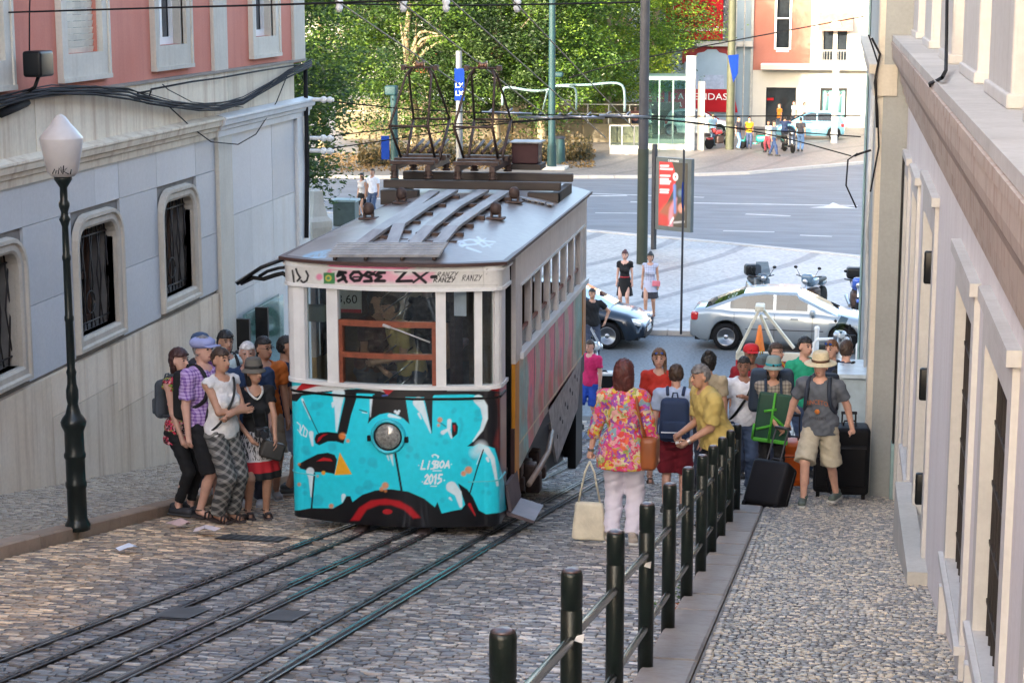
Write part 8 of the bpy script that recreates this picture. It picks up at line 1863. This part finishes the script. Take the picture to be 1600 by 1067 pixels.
# ================================================================ STREET LAMP
q = on_g(122, 826, .1); LP = thing('street_lamp', 'dark green cast iron street lamp with a frosted glass globe', 'street lamp', (q.x, q.y, q.z)); m_lamp = M('lamp_green', (.006,.011,.010), .32, .1, var=.3, bump=.1)
prof = [(.20,0),(.20,.05),(.165,.09),(.15,.12),(.15,.42),(.165,.44),(.165,.48),(.15,.50),(.15,.72),(.17,.74),(.17,.77),(.15,.80),(.15,1.0),(.19,1.06),(.20,1.10),(.17,1.14),(.12,1.18),(.10,1.28),(.12,1.34),(.12,1.42),(.09,1.48),(.085,1.56),(.10,1.60),(.075,1.64),(.065,1.70),(.063,2.1),(.074,2.12),(.074,2.15),(.062,2.17),(.058,2.7),(.068,2.72),(.068,2.75),(.056,2.77),(.05,3.04),(.07,3.08),(.09,3.11),(.06,3.15),(.055,3.18),(.085,3.24),(.085,3.27),(.06,3.30),(.06,3.42),(.10,3.46),(.14,3.5),(.14,3.53),(0,3.535)]
LS = .862
MB().lathe([(a*(.55 if z < 1.2 else .44 if z < 1.7 else .54), z*LS) for a, z in prof], q, 18).build('column', m_lamp, LP)
# frosted faceted globe
MB().lathe([(a*.80, 3.53*LS+(z-3.53)*.74) for a, z in ((.12,3.53),(.16,3.58),(.20,3.80),(.225,3.95),(.222,3.965),(.15,4.06),(.10,4.12),(.05,4.2),(0,4.23))], q, 16).build('globe', M('frosted_glass', (.50,.47,.45), .35, var=.06, scale=6), LP)
sc_ = MB(); pg = on_y(82, 272, q.y-.22)
for pts in ([(0,0),(.02,.04),(.03,.0),(.04,.03)], [(.05,.0),(.06,.05),(.08,.01),(.075,.06)], [(.09,.0),(.10,.07),(.09,.03),(.13,.05),(.10,.02),(.14,.0)], [(.155,.0),(.165,.04)]): sc_.tube([pg+Vector((x, -.0, z)) for x, z in pts], .0055, 4)
sc_.build('scrawl', m_black, LP)
# ================================================================ BOLLARD RAILING
m_bol = M('bollard_green', (.006,.012,.009), .38, .1, var=.3, scale=12, bump=.1); m_bar = M('rail_tube', (.16,.17,.16), .25, .85, var=.2)
BG = 'dark green bollards of the right kerb railing'
Ys = [5.5, 7.03, 8.52, 10.02, 11.45, 12.95, 14.38, 15.7, 17.05, 18.4, 19.75]
ords = 'first second third fourth fifth sixth seventh eighth ninth tenth eleventh twelfth thirteenth fourteenth'.split()
BX = -.965
for i, y in enumerate(Ys):
    z = zg(y)+.015; t = thing('bollard', 'dark green steel bollard of the railing, %s counted from the nearest' % ords[i], 'bollard', (BX, y, z), 0, BG)
    MB().lathe([(.043,0),(.043,.85),(.040,.853),(.040,.86),(.043,.863),(.043,.99),(.039,1.005),(.022,1.012),(0,1.014)], (BX, y, z), 20).build('tube', m_bol, t); MB().lathe([(.0395,1.006),(.028,1.013),(0,1.017)], (BX, y, z), 16).build('worn_cap', M('worn_cap', (.22,.24,.26), .4, .5, var=.5, scale=30, col2=(.16,.05,.03)), t)
    if i+1 < len(Ys):
        y2 = Ys[i+1]
        for h in (.76, .34):
            o = MB().cyl((BX, y+.036, zg(y)+h-.01), (BX, y2-.036, zg(y2)+h-.01), .02, n=12).build('handrail', m_bar); tag(o, '%s steel bar of the railing between the %s and %s bollards' % ('upper' if h > .5 else 'lower', ords[i], ords[i+1]), 'handrail', 'bars of the kerb railing')
for k, (x, y) in enumerate(((905,997),(1012,882))):
    p = on_y(x, y, Ys[1 if k == 0 else 3]-.05); o = MB().add([(p.x-.02,p.y,p.z-.01),(p.x+.015,p.y,p.z-.02),(p.x+.02,p.y,p.z+.02),(p.x-.01,p.y,p.z+.01)], [(0,1,2,3)]).build('sticker_scrap', m_white); tag(o, 'torn white sticker scrap on the %s visible bollard' % ('second','fourth')[k], 'sticker')
def weed(px, py, n, h, label, seed):
    g = random.Random(seed); p = on_g(px, py); mb = MB()
    for k in range(n):
        a = g.uniform(0, 6.28); r = g.uniform(0, .06); z = g.uniform(.0, h); c = p+Vector((r*math.cos(a), r*math.sin(a)-.02, z+.01)); s = g.uniform(.012, .026); R = Matrix.Rotation(g.uniform(0, 6.28), 3, 'Z') @ Matrix.Rotation(g.uniform(-.9,.9), 3, 'X')
        mb.add([c+R @ Vector(v) for v in ((-s,0,0),(0,s*.5,.005),(s,0,0),(0,-s*.5,.005))], [(0,1,2,3)])
    t = thing('weed', label, 'weed', tuple(p)); mb.build('leaves', M('weed_green', (.06,.13,.02), .6, var=.4), t); MB().tube([p, p+Vector((.01,0,h))], .004, 4).build('stem', MATS['weed_green'], t)
weed(1067, 945, 110, .26, 'leafy green weed growing against the bollards at the kerb', 3); weed(1108, 880, 50, .10, 'small green weed at the kerb further down the railing', 4); weed(1026, 952, 20, .06, 'tiny weed sprout on the road side of the railing', 5)
def dryleaf(px, py, label, seed):
    g = random.Random(seed); p = on_g(px, py); mb = MB()
    for k in range(14): c = p+Vector((g.uniform(-.06,.06), g.uniform(-.08,.08), .03+g.uniform(0,.03))); s = .03; mb.add([c+Vector((-s,0,g.uniform(0,.02))), c+Vector((0,s,0)), c+Vector((s,0,g.uniform(0,.02))), c+Vector((0,-s,0))], [(0,1,2,3)])
    o = mb.build('dry_leaves', M('dry_leaf', (.28,.09,.03), .7, var=.4)); o['kind'] = 'stuff'
dryleaf(1065, 958, '', 6); dryleaf(1045, 1012, '', 7)
# ================================================================ VEHICLES
g_car = glass_mat('car_glass', (.10,.13,.13), .02)
def car(label, loc, rz, paint, L=4.5, W=1.74, H=1.40, style='sedan', group='parked cars', R_=.32, wb=2.7, front=.85):
    """body lofted from stations along the length; +x is the nose"""
    t = thing('parked_car', label, 'car', loc, rz, group); x0, x1 = -L/2, L/2; wf = x1-front; wr_ = wf-wb
    mp = M('car_paint_%02d%02d%02d' % tuple(int(c*99) for c in paint), paint, .32, .35, var=.03, coat=.8)
    if style == 'sedan': top = [(x0,.78),(x0+.10,.93),(x0+.45,.98),(x0+.75,.99),(x0+1.0,.96),(x1-1.55,.95),(x1-1.1,.90),(x1-.5,.80),(x1-.15,.68),(x1,.52)]; gh = [(x0+.35,.98),(x0+1.25,H-.06),(x0+1.75,H),(x0+2.5,H-.005),(x1-1.95,H-.09),(x1-1.05,.90)]; win = [(x0+.95,x0+1.95),(x0+2.02,x1-1.75)]
    else: top = [(x0,.75),(x0+.06,.95),(x0+.4,.97),(x1-1.45,.98),(x1-.95,.92),(x1-.4,.80),(x1-.1,.66),(x1,.50)]; gh = [(x0+.04,.96),(x0+.30,H-.10),(x0+.9,H),(x0+1.8,H-.01),(x1-1.75,H-.10),(x1-.85,.92)]; win = [(x0+.45,x0+1.45),(x0+1.52,x1-1.6)]
    xs = np.unique(np.concatenate([np.linspace(x0, x1, 70), [wf, wr_]])); X = [float(v) for v in xs]
    def ip(x, tab): return float(np.interp(x, [a for a, b in tab], [b for a, b in tab]))
    def half(x): # plan half width with rounded ends
        e = min(x-x0, x1-x); return W/2*(1-.22*max(0, 1-e/.55)**2.2)
    def zb(x):
        z = .20+.10*max(0, 1-min(x-x0, x1-x)/.3)
        for c in (wf, wr_):
            d = abs(x-c); r = R_+.06
            if d < r: z = max(z, R_+math.sqrt(r*r-d*d))
        return z
    mb = MB(); rings = []
    for x in X:
        w, b, tz = half(x), zb(x), ip(x, top); m_ = (b+tz)/2; b2 = min(b, tz-.1)
        sec = [(-w*.90, b2), (-w*.985, b2+.05 if b2 < .4 else b2+.02), (-w, max(.55, b2+.04)), (-w*.985, max(tz-.14, b2+.06)), (-w*.93, max(tz-.03, b2+.08)), (-w*.6, tz+.015), (0, tz+.025)]
        rings.append(sec+[(-y, z) for y, z in reversed(sec[:-1])])
    n = len(rings[0]); vs = [(x, y, z) for x, r in zip(X, rings) for y, z in r]
    fs = [(i*n+k, i*n+k+1, (i+1)*n+k+1, (i+1)*n+k) for i in range(len(X)-1) for k in range(n-1)]
    fs += [tuple(range(n)), tuple(reversed(range((len(X)-1)*n, len(X)*n)))]
    mb.add(vs, fs, 0, True); body = mb.build('body', mp, t, world=False)
    MB().bb((x0+.12, -W/2*.86, .22), (x1-.12, W/2*.86, .62)).build('underbody', m_black, t, world=False)
    # greenhouse
    gx = sorted(set([a for a, b in gh]+[v for w_ in win for v in w_]+list(np.linspace(gh[0][0], gh[-1][0], 24)))); P = MB(); G = MB(); rr = []
    for x in gx:
        zt = ip(x, gh); zl = ip(x, top)-.03; hw = half(x)*.93; hr_ = hw-(zt-zl)*.34; q = max(zt-zl, .001); hv = lambda z: hw-(z-zl)*.34
        z1_ = zl+min(.06, q*.5); z2 = max(zt-.07, z1_); rr.append([(-hv(zl), zl), (-hv(z1_), z1_), (-hv(z2), z2), (-hr_*.93, zt-.01), (0, zt+.02), (hr_*.93, zt-.01), (hv(z2), z2), (hv(z1_), z1_), (hv(zl), zl)])
    for i in range(len(gx)-1):
        a, b = gx[i], gx[i+1]; c = (a+b)/2; sw = any(p <= c <= q for p, q in win); slope_ = ip(b, gh)-ip(a, gh); wsh = (c > gh[-2][0]-.02) or (c < gh[1][0] and c > gh[0][0]+.05)
        for k in range(8):
            f = [(a, *rr[i][k]), (a, *rr[i][k+1]), (b, *rr[i+1][k+1]), (b, *rr[i+1][k])]
            glass = (k in (1, 6) and sw) or (k in (3, 4) and wsh)
            (G if glass else P).add(f, [(0,1,2,3)], 0, not glass)
    P.build('roof', mp, t, world=False); G.build('window', g_car, t, world=False)
    for s in (-1, 1):
        tr = MB(); y = s*(half(0)+.002)
        for z_, h_ in ((.52, .018),): tr.bb((wr_+.45, y-.006, z_), (wf-.45, y+.006, z_+h_))
        for xd in (win[1][0]-.03, win[1][1]+.12, win[0][0]+.1): tr.bb((xd-.004, y-.004, .3), (xd+.004, y+.004, .9))
        tr.build('door_seam', M('seam_dark', (.03,.03,.035), .4), t, world=False)
        for xd in (win[0][1]-.18, win[1][1]-.30): MB().rbox((xd, s*(half(xd)-.005), .80), (.18,.04,.035), .012, 2).build('door_handle', mp, t, world=False)
        MB().rbox((win[1][1]+.12, s*(W/2+.07), .97), (.12,.2,.13), .04, 2).build('wing_mirror', mp, t, world=False)
        for wx in (wf, wr_):
            c = (wx, s*(W/2-.10), R_); ax = Matrix.Rotation(-s*math.pi/2, 3, 'X')
            w = MB().lathe([(R_*.62,-.1),(R_*.98,-.1),(R_,-.07),(R_,.05),(R_*.97,.09),(R_*.68,.095),(R_*.62,.07)], c, 26, axis=ax).build('wheel', m_rubber, t, world=False)
            rim = MB().lathe([(R_*.68,.09),(R_*.64,.10),(R_*.60,.06)], c, 26, axis=ax)
            for k in range(10): a_ = k*math.pi/5; rim.tube([Vector(c)+ax @ Vector((.04*math.cos(a_),.04*math.sin(a_),.075)), Vector(c)+ax @ Vector((R_*.62*math.cos(a_),R_*.62*math.sin(a_),.07))], .016, 4)
            rim.lathe([(.06,.06),(.06,.09),(0,.095)], c, 12, axis=ax).build('rim', m_steel, w, world=False); MB().lathe([(R_*.6,.0),(0,.0)], c, 18, axis=ax).build('brake_disc', m_rail_d, w, world=False)
        MB().rbox((x0+.12, s*(W/2-.20), .78), (.20,.24,.20), .05, 2).build('tail_light', M('lamp_red', (.45,.01,.01), .15, coat=1), t, world=False)
        MB().rbox((x1-.20, s*(W/2-.26), .64), (.34,.34,.13), .05, 2, R=Matrix.Rotation(.22, 3, 'Y')).build('headlight', M('lamp_clear', (.6,.65,.68), .08, .3, coat=1), t, world=False)
    for xe, sg in ((x0, -1), (x1, 1)): MB().box((xe+sg*.012, 0, .52 if sg < 0 else .42), (.02, .5, .11)).build('number_plate', m_white, t, world=False)
    MB().bb((x1-.12, -.5, .24), (x1+.008, .5, .36)).build('lower_grille', m_black, t, world=False)
    for sx in (.1, -.85):
        for s in (-1, 1): MB().rbox((sx, s*.36, .82), (.2,.46,.62), .08, 2).build('seat', M('seat_cloth', (.05,.05,.055), .9), t, world=False)
    return t
q = on_z(1133, 548, 0)
car('silver saloon car parked at the foot of the street behind the crowd', (q.x-.85+2.27, q.y+.85, .005), math.radians(-2), (.30,.34,.36), front=.92, wb=2.71)
q = on_y(1014, 535, 45.2); car('dark blue hatchback whose nose shows behind the tram', (q.x-2.05, 45.3, .005), math.radians(-4), (.008,.018,.032), L=4.1, H=1.50, style='hatch')
q = on_z(1318, 222, .11); car('light blue hatchback parked in front of the shop window', (q.x-1.9, 107.5, .115), math.pi, (.18,.42,.55), L=3.85, H=1.50, W=1.68, style='hatch', wb=2.45)
q = on_y(1136, 228, 108); car('white hatchback half hidden by the olive banner pole', (q.x-1.6, 108.5, .115), math.pi*.02, (.60,.64,.66), L=3.9, H=1.48, style='hatch')
for k, (px, Y, col, lab) in enumerate(((650,121,(.05,.06,.07),'dark car under the trees, leftmost'), (830,124,(.45,.46,.47),'grey car under the trees seen left of the lamp pole'), (955,122,(.02,.02,.025),'black car under the trees beside the glass railing'))):
    q = on_y(px, 190, Y); car(lab, (q.x, Y, .115), 0, col, H=1.5, style='hatch' if k == 1 else 'sedan', group='cars under the trees')
def scooter(label, loc, rz, col, kind='scooter', topcase=False, group='parked scooters and motorcycles', seatc=(.03,.03,.03)):
    t = thing('scooter' if kind == 'scooter' else 'motorcycle', label, kind, loc, rz, group); mp = M('bike_%02d%02d%02d' % tuple(int(c*99) for c in col), col, .25, .1, var=.05, coat=.7); sm = M('bike_seat', seatc, .6)
    r = .24 if kind == 'scooter' else .31; wb = .62 if kind == 'scooter' else .70; RY = Matrix.Rotation
    def W_(x):
        w = MB().lathe([(r*.6,-.05),(r*.95,-.055),(r,-.03),(r,.03),(r*.95,.055),(r*.6,.05)], (x,0,r), 20, axis=Matrix.Rotation(math.pi/2, 3, 'X')).build('wheel', m_rubber, t, world=False)
        mb = MB()
        for k in range(5): a = k*1.257; mb.tube([(x,0,r), (x+r*.62*math.cos(a), 0, r+r*.62*math.sin(a))], .018, 5)
        mb.build('rim', m_steel, w, world=False)
    W_(wb); W_(-wb)
    MB().tube([(wb,.0,r),(wb-.10,0,.55),(wb-.22,0,.98)], .035, 8).build('fork', m_steel, t, world=False)
    MB().rbox((wb,0,r*1.72), (.46,.13,.12), .05, 2).build('mudguard', mp, t, world=False)
    MB().tube([(wb-.38,-.34,1.02),(wb-.26,-.16,1.0),(wb-.23,0,.98),(wb-.26,.16,1.0),(wb-.38,.34,1.02)], .016, 6).build('handlebar', m_black, t, world=False)
    for s in (-1, 1): MB().tube([(wb-.27,s*.2,1.02),(wb-.25,s*.3,1.2)], .007, 4).sphere((wb-.25,s*.32,1.24), .055, 8, 6, sc=(.4,1,.7)).build('mirror', m_black, t, world=False)
    if kind == 'scooter':
        MB().rbox((wb-.22,0,.66), (.10,.42,.62), .05, 3, R=RY(-.25, 3, 'Y')).build('leg_shield', mp, t, world=False); MB().rbox((wb-.20,0,1.0), (.22,.26,.17), .07, 3).build('headset', mp, t, world=False)
        MB().rbox((.05,0,.30), (.56,.34,.08), .03, 2).build('footboard', mp, t, world=False); MB().rbox((-wb+.12,0,.56), (.78,.34,.36), .13, 3, R=RY(.08, 3, 'Y')).build('rear_body', mp, t, world=False); MB().rbox((-wb+.16,0,.79), (.70,.28,.11), .05, 3).build('saddle', sm, t, world=False)
        MB().add([(wb-.12,-.2,1.05),(wb-.12,.2,1.05),(wb-.30,.16,1.38),(wb-.30,-.16,1.38)], [(0,1,2,3)]).build('windshield', g_smoke, t, world=False)
    else:
        MB().rbox((.10,0,.84), (.50,.28,.24), .1, 3).build('tank', mp, t, world=False); MB().rbox((-.42,0,.82), (.62,.26,.11), .05, 3).build('saddle', sm, t, world=False); MB().rbox((0,0,.46), (.48,.30,.40), .08, 2).build('engine', m_rust, t, world=False)
        MB().rbox((wb-.26,0,.95), (.22,.30,.26), .09, 3).build('fairing', mp, t, world=False); MB().cyl((.1,-.16,.3), (-.75,-.2,.42), .05, n=10).build('exhaust', m_steel, t, world=False); MB().rbox((-.66,0,.72), (.36,.2,.14), .05, 2).build('tail', mp, t, world=False)
    MB().sphere((wb-.08,0,.98 if kind == 'scooter' else .90), .075, 12, 8, sc=(.6,1,1)).build('headlight', m_steel, t, world=False); MB().sphere((-wb-.22 if kind == 'scooter' else -.85,0,.66), .05, 8, 6).build('tail_light', MATS['lamp_red'], t, world=False)
    if topcase: MB().rbox((-wb-.1,0,1.02), (.36,.42,.30), .08, 3).build('top_case', m_black, t, world=False)
    return t
q = on_z(944, 614, 0); scooter('white scooter with its front wheel showing behind the tram', (q.x-.62, q.y, .005), .05, (.62,.66,.68))
q = on_z(1312, 596, 0); scooter('red and silver scooter leaning by the cream facade corner', (q.x+.35, q.y+.4, .005), math.pi+.5, (.50,.55,.58), seatc=(.3,.02,.02))
q = on_y(1184, 500, 49.6); scooter('scooter with dark top case parked behind the roof of the silver car', (q.x, 49.6, .10), -1.3, (.06,.08,.10), topcase=True)
q = on_y(1268, 520, 49.6); scooter('dark blue motorcycle parked behind the windscreen of the silver car', (q.x, 49.8, .10), -1.9, (.10,.16,.22), 'motorcycle')
q = on_y(1333, 520, 49.6); scooter('blue and white motorcycle with black top case beside the cream facade', (q.x+.05, 49.4, .10), -1.5, (.04,.10,.42), 'motorcycle', topcase=True)
q = on_z(1119, 232, .11); scooter('red and chrome motorcycle parked left of the olive pole', (q.x+.15, q.y, .11), -2.3, (.42,.05,.05), 'motorcycle')
q = on_z(1178, 233, .11); scooter('teal green scooter parked on the far pavement', (q.x, q.y, .11), math.pi-.3, (.02,.34,.28))
q = on_z(1232, 238, .11); scooter('black scooter parked between the striding man and the blue car', (q.x, q.y, .11), -1.2, (.03,.03,.035))
# road works trestle and railings behind the crowd
q = on_z(1195, 600, 0); TRS = thing('trestle_barrier', 'cream trestle barrier with red base board in front of the silver car', 'barrier', (q.x, q.y, 0)); mt_ = M('trestle_cream', (.60,.55,.43), .6, var=.15)
ap = on_y(1187, 482, q.y); l = on_y(1152, 552, q.y); r_ = on_y(1240, 548, q.y)
for nm, a, b, w in (('leg', ap, l, .26), ('leg', ap+Vector((0,.35,0)), r_+Vector((0,.3,0)), .12), ('leg', ap+Vector((.02,.1,-.15)), on_y(1212,545,q.y), .07)):
    d = (b-a); L_ = d.length; R = d.to_track_quat('Z', 'Y').to_matrix(); MB().rbox((a+b)/2, (w, .06, L_), .012, 1, R=R, smooth=False).build(nm, mt_, TRS)
MB().rbox(ap+Vector((0,.15,.0)), (.2,.5,.12), .03, 2).build('hinge_cap', mt_, TRS)
a, b = on_y(1150, 552, q.y), on_y(1292, 552, q.y); MB().bb((a.x, q.y-.05, .02), (b.x, q.y+.02, a.z-.12)).build('red_board', M('board_red', (.45,.02,.025), .5), TRS); MB().bb((a.x, q.y-.06, a.z-.13), (b.x, q.y+.03, a.z+.05)).build('top_board', mt_, TRS)
for k in range(3): MB().bb((a.x+.1+k*.5, q.y-.055, .3), (a.x+.35+k*.5, q.y-.052, .55)).build('white_stripe', m_white, TRS)
q2 = on_z(1186, 560, 0); cn = thing('traffic_cone', 'orange traffic cone standing under the cream trestle', 'traffic cone', (q2.x, q2.y, 0)); MB().lathe([(.16,.02),(.11,.3),(.06,.62),(.03,.78),(0,.78)], q2, 14).build('cone', M('cone_orange', (.75,.18,.02), .5), cn); MB().bb((q2.x-.2, q2.y-.2, 0), (q2.x+.2, q2.y+.2, .03)).build('base', MATS['cone_orange'], cn)
rl = thing('white_railing', 'short white hooped railing behind the green shirted man', 'railing', (0, 41, 0))
for x in (1272, 1340): a = on_y(x, 535, 40.5); MB().tube([(a.x,40.5,0),(a.x,40.5,1.02),(a.x+.06,40.5,1.1),(a.x+.4,40.5,1.12)], .035, 8).build('hoop', m_white, rl)
a = on_y(1277, 500, 40.8); MB().cyl((a.x,40.8,0), (a.x,40.8,1.25), .05, n=10).sphere((a.x,40.8,1.28), .06, 8, 6).build('post', m_white, rl)
